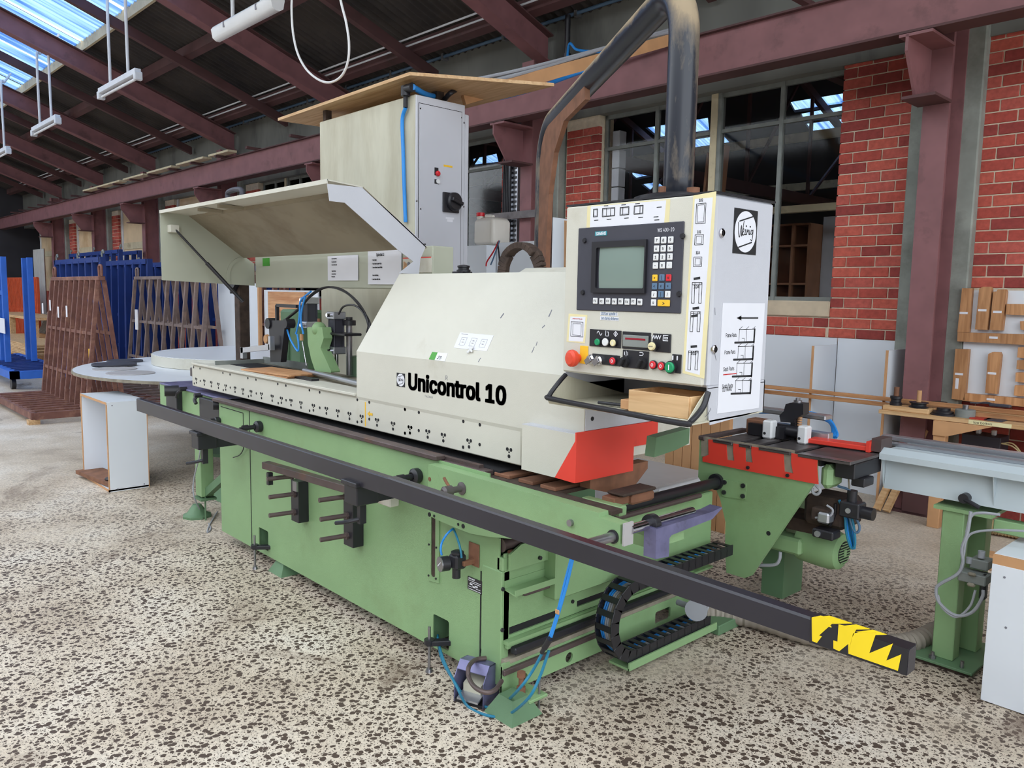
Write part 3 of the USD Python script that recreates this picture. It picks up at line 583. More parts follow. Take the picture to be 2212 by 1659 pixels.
# slotted cover plate, gauge block, type plate
sl = [PY(p, YB-.006) for p in kF((225, 0), (440, 0), (440, 1200), (225, 1110))]
scp = Polygon([(sl[0][0], .66), (sl[1][0], .66), (sl[2][0], sl[2][2]), (sl[3][0], sl[3][2]-.008)])
q = [PY(p, YB-.006) for p in kF((280, 1075), (365, 1075), (280, 0))]; slot = rr(q[0][0], q[1][0], q[0][2]+.004, .68, .012)
sc = add('slot_plate', pry(scp.difference(slot), YB-.006, YB), 'green', mc, smooth=False); add('slot_bed', bx(q[0][0]-.004, q[1][0]+.004, YB-.002, YB+.0005, q[0][2], .66), 'grime', sc)
add('screw', dots(kF((250, 425), (395, 485), (243, 1040), (388, 1105)), YB-.006, .0045), 'black', sc)
tp = [PY(p, YB-.003) for p in kF((1015, 1055), (1300, 1165), (1300, 1420), (1015, 1310))]
pl = add('type_plate', bx(tp[0][0], tp[1][0], YB-.003, YB, (tp[2][2]+tp[3][2])/2, (tp[0][2]+tp[1][2])/2), 'black', mc, label='black maker plate with white lettering')
X0, X1, Z0, Z1 = tp[0][0], tp[1][0], (tp[2][2]+tp[3][2])/2, (tp[0][2]+tp[1][2])/2; W_, H_ = X1-X0, Z1-Z0
add('lettering', cat([ftext('MICHAEL WEINIG', .006, (X0+.07*W_, YB-.003, Z1-.17*H_), (1, 0, 0), (0, 0, 1), .0006, True, .55)]+[bx(X0+a*W_, X0+b*W_, YB-.0036, YB-.003, Z1-c*H_-.0012, Z1-c*H_+.0012) for a, b, c in ((.06, .93, .27), (.2, .9, .4), (.07, .3, .75), (.6, .9, .75), (.06, .94, .92))]+[bx(X0+a*W_, X0+(a+.2)*W_, YB-.0036, YB-.003, Z1-(c+.12)*H_, Z1-c*H_) for a, c in ((.15, .48), (.52, .52), (.36, .62))]), 'paper', pl)
gx = PY((985, 1210), 1.95)
gb = add('pressure_regulator', cat([bx(gx[0]-.028, gx[0]+.028, 1.93, 1.985, gx[2]-.035, gx[2]+.025, .008), cyl((gx[0]-.003, 1.955, gx[2]-.03), (gx[0]-.003, 1.955, gx[2]-.075), .017), lathe([(.02, 0), (.026, .004), (.026, .012), (.018, .016)], (gx[0], 1.957, gx[2]+.022))]), 'black', mc, label='black air pressure regulator with round gauge')
add('regulator_bracket', cat([bx(gx[0]+.0, gx[0]+.065, YB-.006, YB, gx[2]-.03, gx[2]+.065, .002), bx(gx[0]+.02, gx[0]+.04, 1.96, YB, gx[2]-.02, gx[2]+.0, .002)]), 'rust', gb)
g0 = PY((951, 1219), 1.90); add('gauge', cat([lathe([(.005, 0), (.030, 0), (.030, .035), (.012, .040)], g0, (.25, 1, 0), 28)]), 'black', gb)
add('gauge_dial', cat([lathe([(.001, 0), (.024, 0), (.024, .002), (.001, .002)], g0+[-.0005, -.0025, 0], (.25, 1, 0), 24)]), 'ink_grey', gb); add('needle', bar(g0+[-.012, -.0035, -.010], g0+[.010, -.0045, .012], .002, .003), 'paper', gb)
add('gauge_ring', cat([lathe([(.0245, 0), (.0305, 0), (.0305, .004), (.0245, .004)], g0+[-.001, -.003, 0], (.25, 1, 0), 28)]), 'steel', gb)
add('air_hose', tube([PY(p, y) for p, y in zip(kF((500, 640), (480, 520), (500, 400), (560, 280), (640, 180), (730, 110)), (1.93, 1.93, 1.94, 1.95, 1.97, 2.0))], .0045, 10), 'blue_hose', gb)
add('air_hose', tube([PY(p, y) for p, y in zip(kF((895, 690), (880, 560), (840, 400), (790, 250), (735, 110)), (1.95, 1.95, 1.96, 1.98, 2.0))], .0045, 10), 'teal_hose', gb)
# ---- tool racks: black plates with round pins, ground bar resting on them
def rack(pl_, pins, y0=YB-.06):
    a = [PY(p, y0) for p in pl_]; x0, x1 = a[0][0], a[1][0]
    r = add('tool_rack', bx(x0, x1, y0, YB, a[2][2], a[0][2], .002), 'black', mc, label='black upright plate with round pins')
    for p in pins:
        P = PY(p, y0); add('pin', cat([cyl(P+[0, .01, 0], P+[-.02, -.135, 0], .0115, 14), cyl(P, P+[0, -.012, 0], .018, 6)]), 'steel_brown', r)
    return r
r1 = rack(kE((470, 520), (580, 520), (475, 1130)), kE((500, 475), (530, 740), (530, 1010)))
r2 = rack(kE((1255, 740), (1395, 740), (1260, 1490)), kE((1300, 780), (1320, 1060), (1320, 1360)))
add('rack_slider', cat([bx(PY(kE((495, 545))[0], YB-.07)[0], PY(kE((555, 545))[0], YB-.07)[0], YB-.07, YB-.06, PY(kE((500, 690))[0], YB-.07)[2], PY(kE((500, 545))[0], YB-.07)[2])]), 'steel', r1)
Pa, Pb = PZ((566, 1012), .665), PZ((738, 1066), .665)
add('ground_bar', bar(Pa+[0, .02, .018], Pb+[.05, .04, .018], .045, .036, b=.002), 'steel_brown', mc, label='brownish ground steel bar resting on the pins')
add('bar_slider', cat([bx(Pa[0]+.06, Pa[0]+.085, Pa[1]-.005, Pa[1]+.02, .59, .655)]), 'black', mc)
P = PY((815, 1073), 1.93); es = add('stop_switch_box', bx(P[0]-.05, P[0]+.085, 1.94, 1.99, P[2]-.035, P[2]+.035, .004), 'cream', mc, label='small cream switch box with red mushroom button'); add('mushroom_button', lathe([(.012, 0), (.012, .012), (.024, .016), (.026, .032), (.02, .044), (.004, .048)], (P[0]+.0, 1.94, P[2]), (-.3, -1, 0)), 'red_dark', es)
# ---- left end: infeed table, its leg and levers
lt = [PY(p, 2.10) for p in kD((55, 200), (800, 330), (60, 440), (755, 600), (215, 530))]
ln = add('infeed_table', pry(Polygon([(-6.17, .895), (-5.05, .895), (-5.05, .74), (-5.5, .74), (-6.0, .72), (-6.17, .72)]), 2.10, 2.62), 'green', mc, smooth=False)
add('table_top', bx(-6.15, -4.9, 2.09, 2.75, .895, .908, .003), 'steel_blue', ln)
for k, px_ in enumerate(((270, 360), (800, 1035))):
    a, b = PY(kD((px_[0]-20, 300))[0], 2.08)[0], PY(kD((px_[1]+60, 300))[0], 2.08)[0]
    bk = add('black_bracket', bx(a, b, 2.06, 2.10, .60 if k else .70, .885, .004), 'black', ln); add('bolt', cat([cyl((a+.06+.05*j, 2.06, .74), (a+.06+.05*j, 2.05, .74), .008, 12) for j in (0, 1)]), 'steel', bk)
P = PY(kD((185, 330))[0], 2.0); add('end_knob', cyl(P, P+[.03, .09, 0], .038, 26), 'black', ln)
P = PY(kD((960, 540))[0], 2.02); add('end_knob', cyl(P, P+[.02, .05, 0], .036, 26), 'black', ln)
for p, q in (((470, 300), (380, 430)), ((710, 400), (690, 530))):
    a, b = PY(kD(p)[0], 2.07), PY(kD(q)[0], 2.05); add('clamp_lever', cat([tube([a, (a+b)/2+[-.01, -.01, 0], b], .012, 8), cyl(a+[0, .03, 0], a+[0, -.02, 0], .016)]), 'black', ln)
lg = add('table_leg', bx(-5.52, -5.42, 2.10, 2.19, .17, .74, .003), 'green', ln)
add('leg_brace', bar((-5.44, 2.15, .19), (-4.95, 2.2, .50), .05, .05), 'green_dark', ln)
add('leg_foot', cat([bx(-5.54, -5.40, 2.09, 2.20, .145, .16), lathe([(.10, 0), (.10, .015), (.07, .03), (.03, .09), (.0, .095)], (-5.56, 2.12, 0), n=8), cyl((-5.43, 2.13, 0), (-5.43, 2.13, .2), .006)]), 'green_dark', ln)
add('rear_leg', cat([bx(-5.85, -5.75, 2.52, 2.60, .1, .74), foot((-5.9, 2.5), .2, .1), bx(-5.05, -4.95, 2.3, 2.4, .3, .74)]), 'green_dark', ln)
add('leg_cable', tube([PY(kD((760, 1220))[0], 2.07), PY(kD((735, 1400))[0], 2.07), PY((418, 1040), 2.07), PY((420, 1075), 2.06), PZ((440, 1115), .004), PZ((455, 1140), .004), PZ((448, 1150), .004), PZ((452, 1135), .004), PZ((470, 1105), .01)], .005, 8), 'grey_cable', ln)

# ---- perforated cream beam
YM = 2.10; XL, XR, ZB, ZT = -5.53, -2.21, .941, 1.090
beam_s = sbox(XL, ZB, XR, ZT)
be = add('beam', bx(XL, XR, YM, 2.30, ZB, ZT-.006, .004), 'cream', mc, label='long cream beam drilled with rows of holes')
add('beam_flange', cat([bx(XL+.03, -3.40, 2.085, 2.135, ZT+.002, ZT+.016, .002), bx(XL+.01, -3.39, YM-.001, 2.30, ZT-.006, ZT+.002)]), 'cream', be)
tri = kI((107, 545), (184, 562), (250, 580), (318, 595), (388, 612), (477, 630), (552, 650), (630, 668), (730, 688), (832, 713), (920, 733), (1012, 755), (1107, 775), (1226, 804), (1350, 833), (1459, 858), (1571, 884), (1687, 910), (1834, 945), (1987, 980), (2149, 1018))
tri += kJ((158, 398), (328, 437), (477, 472), (723, 530), (1105, 622))
H = []; zt_ = 0.0
for p in tri:
    P = PY(p, YM); X, Z = P[0], .985
    H += [cyl((X+dx, YM+.001, Z+dz), (X+dx, YM-.0012, Z+dz), r_, 12) for dx, dz, r_ in ((-.0105, .011, .0075), (.0105, .011, .0075), (0, -.016, .0075), (0, .0, .0038))]
for p in kI((87, 567), (145, 543), (365, 632), (432, 607), (605, 690), (680, 663), (890, 756), (965, 728), (1190, 828), (1287, 800), (1646, 935), (1760, 908), (2101, 1042))+kJ((110, 424), (242, 398), (666, 557), (824, 532)):
    P = PY(p, YM); H.append(cyl((P[0], YM+.001, P[2]), (P[0], YM-.0012, P[2]), .0072, 12))
for p in kI((82, 413), (142, 425), (361, 467), (429, 482), (600, 516), (677, 531), (886, 573), (963, 588), (1188, 632), (1286, 652), (1646, 723), (1760, 747), (2101, 815))+kJ((110, 196), (243, 225), (668, 310), (826, 343)):
    P = PY(p, YM); H.append(cyl((P[0], YM+.001, P[2]), (P[0], YM-.0012, P[2]), .0075, 12))
add('drilled_hole', cat(H), 'black_matt', be, kind='stuff')
P = PY(kI((1723, 850))[0], YM); add('yellow_tape', cat([bx(P[0]-.0035, P[0]+.0035, YM-.0012, YM, ZB+.01, ZT-.02), frame((P[0]+.02, YM-.0012, P[2]+.0), (1, 0, 0), (0, 0, 1), ext(Polygon([(0, 0), (.02, .014), (.018, .005), (.045, .006), (.045, -.006), (.018, -.005), (.02, -.014)]), .001))]), 'yellow', be)
# bed on top of the beam, with saw dust
bd = add('machine_bed', bx(XL+.06, -3.4, 2.135, 2.62, ZT-.02, ZT-.002), 'dust_grey', mc); add('bed_strip', bx(XL+.10, -4.6, 2.30, 2.50, ZT-.002, ZT+.004), 'black_matt', bd)
add('bed_back', cat([bx(XL+.15, -4.75, 2.55, 2.565, ZT, ZT+.045), bx(XL+.15, XL+.165, 2.2, 2.55, ZT, ZT+.03)]), 'steel_grey', bd)
add('end_stub', bx(XL-.09, XL, 2.12, 2.2, 1.0, 1.06, .003), 'steel_worn', be)
Pa, Pb = PZ((657, 800), 1.12), PZ((775, 828), 1.12); add('pusher_tube', cyl(Pa, Pb+(Pb-Pa)*.3, .014, 16), 'alu', mc); add('pusher_block', bx(Pa[0]+.1, Pa[0]+.35, 2.24, 2.29, 1.092, 1.105), 'black', mc)
# ---- cream cover with the machine's name
CX0, CX1 = -3.393, -1.88; fold = 1.315; ytop, ztop = 2.35, 1.700
prof = [(YM-.004, 1.091), (YM-.004, fold), (ytop, ztop), (2.75, ztop), (2.75, 1.0), (YM+.02, 1.0)]
cv = add('cover', prx(Polygon(prof), CX0, CX1), 'cream', mc, label='cream sheet metal cover with sloping front', smooth=False)
YC = YM-.004; zl = lambda p: PY(p, YC)
lo, hi = zl(kU((272, 1330))[0]), zl(kU((995, 1390))[0]); ww = hi[0]-lo[0]
t = text('Unicontrol 10', .070, .001, True); sx = ww/(t.bounds[1][0]-t.bounds[0][0])
t.vertices[:, 0] -= t.bounds[0][0]; t2 = cat([(lambda m: (m.apply_translation([dx_/sx, dz_, 0]), m)[1])(t.copy()) for dx_ in (0, .0035, .007) for dz_ in (-.0016, .0016)]); t2.apply_scale([sx*.965, 1, 1])
zbase = (PY(kU((275, 1290))[0], YC)[2]+PY(kU((870, 1395))[0], YC)[2])/2
add('lettering', frame((lo[0], YC, zbase), (1, 0, 0), (0, 0, 1), t2), 'ink', cv, label='bold black lettering')
lg_ = [zl(p) for p in kU((190, 1178), (249, 1185), (249, 1283), (190, 1275))]
cx_, cz_ = (lg_[0][0]+lg_[1][0])/2, sum(p[2] for p in lg_)/4; lw, lh = lg_[1][0]-lg_[0][0], lg_[1][2]-lg_[2][2]
add('emblem', bx(cx_-lw/2, cx_+lw/2, YC-.001, YC, cz_-lh/2, cz_+lh/2), 'ink', cv)
def logo_strokes(w, h):
    """the maker's script in the oval: slanting bars and handwritten letters, in the xy plane about the origin"""
    L = []
    def st(p, r): L.append(ext(Polygon(np.vstack([np.array(p)+[0, r], (np.array(p)-[0, r])[::-1]])).buffer(0), .0006))
    st([(-.62*w, .52*h), (.62*w, .86*h)], .035*h); st([(-.62*w, -.86*h), (.62*w, -.52*h)], .035*h)
    from shapely.geometry import LineString
    for pth in ([(-.72, .45), (-.66, -.1), (-.55, -.3), (-.42, .3), (-.36, -.25), (-.2, .55)], [(-.32, -.1), (-.18, .05), (-.2, .15), (-.3, .05), (-.26, -.18), (-.12, -.15)], [(-.02, .12), (-.06, -.15), (.06, -.1)], [(.08, -.15), (.12, .12), (.14, 0), (.24, .12), (.26, -.12)], [(.36, .12), (.34, -.12), (.42, -.08)], [(.66, .1), (.52, .12), (.48, -.08), (.62, -.05), (.68, .14), (.62, -.4), (.48, -.38)]):
        L.append(ext(LineString([(a*w, b*h) for a, b in smooth(np.c_[np.array(pth), np.zeros(len(pth))], 5)[:, :2]]).buffer(.024*h), .0006))
    for a in (0.02, .40): L.append(ext(Point(a*w, .3*h).buffer(.05*h), .0006))
    return cat(L)
def emblem(parent, c, u, v, w, h, off=.001):
    """oval on the black square, with the script in black"""
    ov = affinity.scale(Point(0, 0).buffer(1, 24), w*.46, h*.46)
    e = add('emblem_oval', frame(np.array(c)+np.cross(u, v)*off, u, v, ext(ov, .0006)), 'paper', parent)
    add('emblem_script', frame(np.array(c)+np.cross(u, v)*(off+.0006), u, v, logo_strokes(w*.46, h*.42)), 'ink', parent)
emblem(cv, (cx_, YC, cz_), (1, 0, 0), (0, 0, 1), lw, lh)
un = np.array([0, ytop-YC, ztop-fold]); un /= np.linalg.norm(un); nn = np.cross([1, 0, 0], un)
def slope_pt(p):
    d = ray(p); o = np.array([0, YC, fold]); t = ((o-EYE) @ nn)/(d @ nn); return EYE+t*d
qd = [slope_pt(p) for p in kU((645, 890), (885, 912), (835, 1025), (598, 1000))]
def on_slope(parent, name, q, m_, off, label=None, th=.0006):
    c = np.array(q); v = np.vstack([c+nn*off, c+nn*(off+th)]); 
    return add(name, trimesh.convex.convex_hull(v), m_, parent, label)
nt = on_slope(cv, 'paper_note', qd, 'paper', .0005, 'small white printed note taped to the sloping cover')
u_ = (qd[1]-qd[0]); v_ = (qd[3]-qd[0])
L = []
for k in range(3):
    o = qd[0]+u_*(.12+.3*k)+v_*.28
    for a, b in ((0, .72), (.2, 0)): pass
    L += [trimesh.convex.convex_hull(np.array([o+u_*x+v_*y+nn*z for x, y in ((a, b), (a+.004+w_, b), (a+.004+w_, b+.012+h_), (a, b+.012+h_)) for z in (.0012, .0016)])) for a, b, w_, h_ in ((0, 0, .16, 0), (0, .5, .16, 0), (0, 0, 0, .5), (.16, 0, 0, .5), (.05, .15, .05, .02), (.05, .3, .05, .02))]
o = qd[0]+u_*.06+v_*.07; L.append(trimesh.convex.convex_hull(np.array([o+u_*x+v_*y+nn*z for x, y in ((0, 0), (.2, 0), (.2, .03), (0, .03)) for z in (.0012, .0016)])))
add('printing', cat(L), 'ink_grey', nt)
st = [slope_pt(p) for p in kU((445, 1030), (555, 1040), (535, 1098), (420, 1083))]; sk = on_slope(cv, 'lot_sticker', st, 'paper', .0005, 'green and white lot sticker numbered 25')
gq = [st[0], st[0]+(st[1]-st[0])*.36, st[3]+(st[2]-st[3])*.36, st[3]]; on_slope(sk, 'sticker_band', gq, 'label_green', .0008)
add('lettering', frame(st[3]+(st[2]-st[3])*.45+un*.006+nn*.0012, (1, 0, 0), un, text('25', .017, .0005)), 'ink', sk)
kn = slope_pt(kU((725, 1020))[0]); add('clear_knob', cat([obox(kn+nn*.008, np.cross(nn, un)*math.cos(a)+un*math.sin(a), nn, -np.cross(nn, un)*math.sin(a)+un*math.cos(a), .04, .008, .010, .003) for a in (.5, 2.1)]), 'white_plastic', cv)
P = zl(kU((545, 1215))[0]); add('pencil_mark', ftext('R', .020, (P[0]-.008, YC, P[2]-.01), (1, 0, 0), (0, 0, 1), .0004), 'ink_grey', cv)
P = zl(kU((390, 1352))[0]); add('pencil_mark', ftext('T.A. Dozzi', .009, (P[0], YC, P[2]), (1, 0, 0), (0, 0, 1), .0004), 'ink_grey', cv)
add('scuff', cat([trimesh.convex.convex_hull(np.array([slope_pt(p)+nn*z for p in kU(*q) for z in (.0002, .0006)])) for q in (((930, 785), (955, 750), (960, 755), (935, 790)), ((1230, 855), (1250, 835), (1252, 842), (1233, 860)), ((1275, 775), (1300, 725), (1304, 728), (1282, 780)), ((1155, 1035), (1175, 990), (1178, 994), (1160, 1036)), ((1185, 985), (1195, 955), (1199, 957), (1189, 987)), ((772, 1100), (790, 1070), (793, 1073), (776, 1103)))]), 'ink_grey', cv)
add('cover_side', bx(CX1, CX1+.004, YM, 2.75, 1.125, 1.30), 'cabinet_grey', cv); P = PX(kJ((1900, 285))[0], CX1+.004); add('bolt_hole', cyl(P, P+[.001, 0, 0], .008), 'black_matt', cv)
# end block and red guard
bl = [PY(p, 2.05) for p in kJ((1230, 330), (1735, 412), (1735, 500), (1540, 850), (1218, 770))]
xa, xb = bl[0][0], -1.879
eb = add('end_block', pry(Polygon([(xa, bl[0][2]-.004), (xb, bl[0][2]-.004), (xb, bl[2][2]), (bl[3][0], .945), (xa, .945)]), 2.05, 2.12), 'cream', mc, smooth=False)
add('block_top', bx(xa, xb, 2.05, 2.13, bl[0][2]-.004, bl[0][2]-.001), 'cabinet_grey', eb)
rg = add('red_guard', cat([pry(Polygon([(xb, bl[2][2]), (xb, .942), (bl[3][0], .945)]), 2.05, 2.10), prx(Polygon([(2.05, 1.124), (2.52, 1.124), (2.52, 1.037), (2.374, 1.037), (2.374, .943), (2.05, .943)]), xb, xb+.006)]), 'red', mc, label='red sheet metal end guard', smooth=False)
add('beam_end', bx(-2.2, xb, 2.13, 2.36, .96, 1.12), 'cream', mc)
add('brown_bracket', prx(Polygon([(2.16, .96), (2.50, .96), (2.50, .93), (2.42, .87), (2.3, .86), (2.16, .90)]), -1.95, -1.90), 'rust', mc)
# saw guard below the control box
P = PX((1450, 940), -1.7); sg = add('saw_guard', prx(Polygon(yz([(1418, 945), (1490, 925), (1488, 958), (1460, 972), (1413, 988)], -1.62)), -1.66, -1.62), 'green_dark', mc, smooth=False)
# ---- raised hood
HX0, HX1 = -5.60, -3.392; ZHB = PY((700, 546), 2.52)[2]
def HR(p): return yz([p], HX1)[0]
hp = yz([(707, 397), (745, 401), (783, 405), (902, 513), (920, 532), (908, 560), (905, 592)], HX1); inn = yz([(862, 590), (893, 565), (860, 540), (745, 438), (712, 434)], HX1)
hd = add('hood', prx(Polygon(hp+inn).buffer(0), HX1-.004, HX1), 'cabinet_grey', mc, label='raised cream sheet metal hood', smooth=False)
oc = [(1.941, 2.128), (2.135, 2.112), (2.46, 1.892), (2.52, 1.845)]
add('hood_top', prx(Polygon([(1.941, 2.128), (2.135, 2.114), (2.135, 2.108), (1.941, 2.122)]), HX0, HX1), 'cream', hd, smooth=False)
add('hood_lip', bx(HX0, HX1, 1.938, 1.944, 2.108, 2.129), 'cream', hd)
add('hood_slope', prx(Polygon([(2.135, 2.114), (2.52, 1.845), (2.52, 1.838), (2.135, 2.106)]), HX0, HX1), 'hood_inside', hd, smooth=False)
le = yz([(345, 453), (350, 605), (535, 617), (560, 590)], HX0)
add('hood_end', prx(Polygon([(1.942, 2.128), (2.135, 2.112), (2.60, 1.80), (2.60, 1.64), (1.942, 1.664)]), HX0-.004, HX0), 'hood_end', hd, smooth=False)
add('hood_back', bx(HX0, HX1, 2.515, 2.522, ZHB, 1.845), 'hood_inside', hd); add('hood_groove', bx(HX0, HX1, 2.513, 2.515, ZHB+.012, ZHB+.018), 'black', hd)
add('hood_rib', cat([bx(HX0+.3, HX1-.02, 2.128, 2.136, 2.085, 2.108), bx(-4.75, -4.72, 1.98, 2.13, 2.09, 2.11), bx(-5.05, -5.02, 1.98, 2.13, 2.09, 2.11)]), 'hood_inside', hd)
P = PY((507, 418), 2.0); add('hood_handle', tube([(P[0]-.09, 2.0, 2.122), (P[0]-.085, 2.0, 2.175), (P[0]+.085, 2.0, 2.175), (P[0]+.09, 2.0, 2.122)], .015, 10, 5), 'panel_dark', hd)
Pa, Pb = PX((377, 494), HX0+.05), PX((525, 652), -5.35)
gs = add('gas_strut', cat([cyl(Pa, Pa+(Pb-Pa)*.48, .0075, 12), cyl(Pa+(Pb-Pa)*.46, Pb, .013, 14)]), 'black', mc, label='black gas strut holding the hood up'); add('strut_block', bx(HX0, HX0+.06, Pa[1]-.03, Pa[1]+.03, Pa[2]-.025, Pa[2]+.025, .003), 'cream', gs)
arc = smooth([PX(p, HX0+.004) for p in kQ((605, 860), (600, 780), (625, 710), (670, 670), (710, 660))], 5); add('hinge_slot', sweep(arc, [(-.012, -.003), (.012, -.003), (.012, .003), (-.012, .003)]), 'hood_end', hd)
P = PY((517, 640), 2.62); po = add('hood_post', cat([bx(P[0]-.045, P[0]+.045, 2.60, 2.68, 1.05, 1.70, .004)]), 'grime', mc); add('post_bracket', cat([pry(Polygon([(P[0]-.03, 1.58), (P[0]+.05, 1.64), (P[0]+.12, 1.70), (P[0]+.12, 1.73), (P[0]-.05, 1.69)]), 2.56, 2.60)]), 'black', po)
# cross member with notices below the hinge
cr = [PY(p, 2.56) for p in ((538, 560), (905, 545), (540, 617), (870, 620))]
cm = add('cross_member', bx(-5.50, -3.392, 2.56, 2.70, 1.628, ZHB+.01, .004), 'hood_end', mc)
add('asset_sticker', cat([bx(PY(kQ((875, 655))[0], 2.559)[0], PY(kQ((930, 655))[0], 2.559)[0], 2.558, 2.56, PY(kQ((880, 718))[0], 2.559)[2], PY(kQ((880, 655))[0], 2.559)[2])]), 'label_green', cm)
def notice(quad, y, name_, lab, lines, head=None):
    a = [PY(p, y) for p in quad]; x0, x1 = (a[0][0]+a[3][0])/2, (a[1][0]+a[2][0])/2; z1, z0 = (a[0][2]+a[1][2])/2, (a[2][2]+a[3][2])/2
    n_ = 10; xs2 = np.linspace(x0, x1, n_); zs2 = np.linspace(z0, z1, 6); X, Z = np.meshgrid(xs2, zs2); Y = y-.004-.012*np.clip((z1-Z)/(z1-z0)-.5, 0, 1)**2*np.abs(np.sin((X-x0)/(x1-x0)*3.1))
    v = np.c_[X.ravel(), Y.ravel(), Z.ravel()]; i, j = np.meshgrid(np.arange(n_-1), np.arange(5)); b0 = (j*n_+i).ravel()
    F = np.vstack([np.c_[b0, b0+1, b0+n_+1], np.c_[b0, b0+n_+1, b0+n_]]); v2 = v+[0, .0008, 0]; m = trimesh.Trimesh(np.vstack([v, v2]), np.vstack([F, F[:, ::-1]+len(v)]), process=False)
    r = thing(name_, lab, 'paper notice', (x0, y, z0)); add('sheet', m, 'paper', r, smooth=True)
    T = []; h = (z1-z0)
    if head: T.append(ftext(head, h*.085, (x0+.12*(x1-x0)+.15*(x1-x0), y-.0065, z1-.17*h), (1, 0, 0), (0, 0, 1), .0006, True, .8))
    for f, s in lines: T.append(ftext(s, h*.042, (x0+.14*(x1-x0), y-.0065-.012*max(0, f-.5)**2, z1-f*h), (1, 0, 0), (0, 0, 1), .0006, True, .62))
    add('printing', cat(T), 'ink', r); return r
notice(kQ((1405, 620), (1640, 650), (1640, 800), (1390, 866)), 2.558, 'paper_notice', 'curled white tool list notice on the cross member, left of the spindle sheet', [(.13, '3  Exterior Bottom Profile'), (.26, '2  Frame Bottom Inside'), (.38, '1  Frame Top Sides Inside'), (.63, '   Exterior Machining'), (.75, '1  Sash Outside Blunt'), (.86, '2  Frame Outside')])
notice(kQ((1718, 600), (1985, 580), (1985, 860), (1718, 868)), 2.556, 'paper_notice', 'white notice headed Spindel 2 hanging below the hood', [(.30, '3  Sash Inside'), (.41, '2  Sash Inside Counter Profile'), (.52, '1  Frame Bottom Counter Profile'), (.75, '   Exterior Machining'), (.87, '1  Sash Outside With Grain')], 'Spindel 2')
P0, P1 = PY(kQ((1990, 660))[0], 2.55), PY(kQ((2110, 770))[0], 2.55)
ws = add('warning_sticker', bx(P0[0], -3.395, 2.552, 2.558, P1[2], P0[2]+.006), 'cream', cm, label='safety sticker with an orange hand')
hand = unary_union([Polygon([(0, 0), (.03, 0), (.034, .03), (0, .03)])]+[rr(.002+.008*k, .008+.008*k, .02, .05+.006*math.sin(k+1), .003) for k in range(4)]+[Polygon([(.028, .005), (.045, .03), (.04, .034), (.026, .018)])])
add('hand_symbol', frame((P0[0]+.004, 2.552, P1[2]+.006), (1, 0, 0), (0, 0, 1), ext(hand, .0008)), 'edge_wood', ws); add('sticker_band', bx(P0[0], -3.395, 2.5512, 2.552, P0[2], P0[2]+.006), 'red', ws)
add('blade_symbol', frame((P0[0]+.055, 2.552, P1[2]+.045), (1, 0, 0), (0, 0, 1), cat([ext(Point(0, 0).buffer(.014), .0008)]+[ext(Polygon([(.0+.012*k, -.02), (.03+.01*k, -.005), (.03+.01*k, -.008), (.0+.012*k, -.024)]), .0008) for k in range(3)])), 'ink_grey', ws)
# ---- working unit under the hood: cylinders, arm, hoses
wu = [(755, 2.62), (690, 2.75)]
def cyl_unit(p0, p1, y, w, name_):
    a, b = PY(p0, y), PY(p1, y); x = (a[0]+b[0])/2
    u = add(name_, cat([bx(x-w*.36, x+w*.36, y-w*.36, y+w*.36, b[2]+.04, a[2]-.04, .006)]+[cyl((x+i*w*.36, y+j*w*.36, b[2]), (x+i*w*.36, y+j*w*.36, a[2]), .006, 8) for i in (-1, 1) for j in (-1, 1)]), 'panel_dark', mc, label='grey pneumatic clamping cylinder')
    add('end_cap', cat([bx(x-w/2, x+w/2, y-w/2, y+w/2, a[2]-.045, a[2], .004), bx(x-w/2, x+w/2, y-w/2, y+w/2, b[2], b[2]+.045, .004)]), 'alu', u); add('rod', cyl((x, y, b[2]-.09), (x, y, b[2]), .012), 'chrome', u)
    add('fitting', cat([cyl((x+.01, y-w/2, a[2]-.02), (x+.01, y-w/2-.03, a[2]-.02), .012, 10), cyl((x+.01, y-w/2, b[2]+.02), (x+.01, y-w/2-.03, b[2]+.02), .012, 10)]), 'chrome', u); return x, a[2], b[2]
c1 = cyl_unit(kQ((1395, 1078))[0], kQ((1530, 1425))[0], 2.50, .085, 'clamp_cylinder')
c2 = cyl_unit(kQ((1190, 965))[0], kQ((1310, 1215))[0], 2.78, .10, 'clamp_cylinder')
arm = [PY(p, 2.42) for p in kQ((1270, 1215), (1380, 1215), (1390, 1290), (1365, 1370), (1450, 1555), (1330, 1540), (1300, 1450), (1275, 1330))]
am = add('press_arm', pry(Polygon([(p[0], p[2]) for p in arm]).buffer(.008), 2.39, 2.45), 'green', mc, label='green cast press arm'); add('arm_head', trimesh.creation.icosphere(2, .045).apply_translation([(arm[0][0]+arm[1][0])/2, 2.42, arm[0][2]]), 'green', am, smooth=True)
add('arm_bolt', cyl(arm[0]*.5+arm[1]*.5+[0, 0, .03], arm[0]*.5+arm[1]*.5+[0, 0, .06], .01), 'rust', am)
mo = [PY(p, 2.95) for p in kQ((1055, 1060), (1165, 1060), (1165, 1470), (1060, 1470))]
add('spindle_motor', cat([bx(mo[0][0], mo[1][0]+.12, 2.9, 3.1, 1.0, mo[0][2], .02)]+[bx(mo[0][0]+.02+.02*k, mo[0][0]+.028+.02*k, 2.89, 2.9, 1.05, mo[0][2]-.12) for k in range(8)]), 'green_dark', mc)
sw = [PY(p, 2.40) for p in kQ((945, 1150), (1085, 1150), (1030, 1480), (960, 1480), (990, 1030), (1150, 1040))]
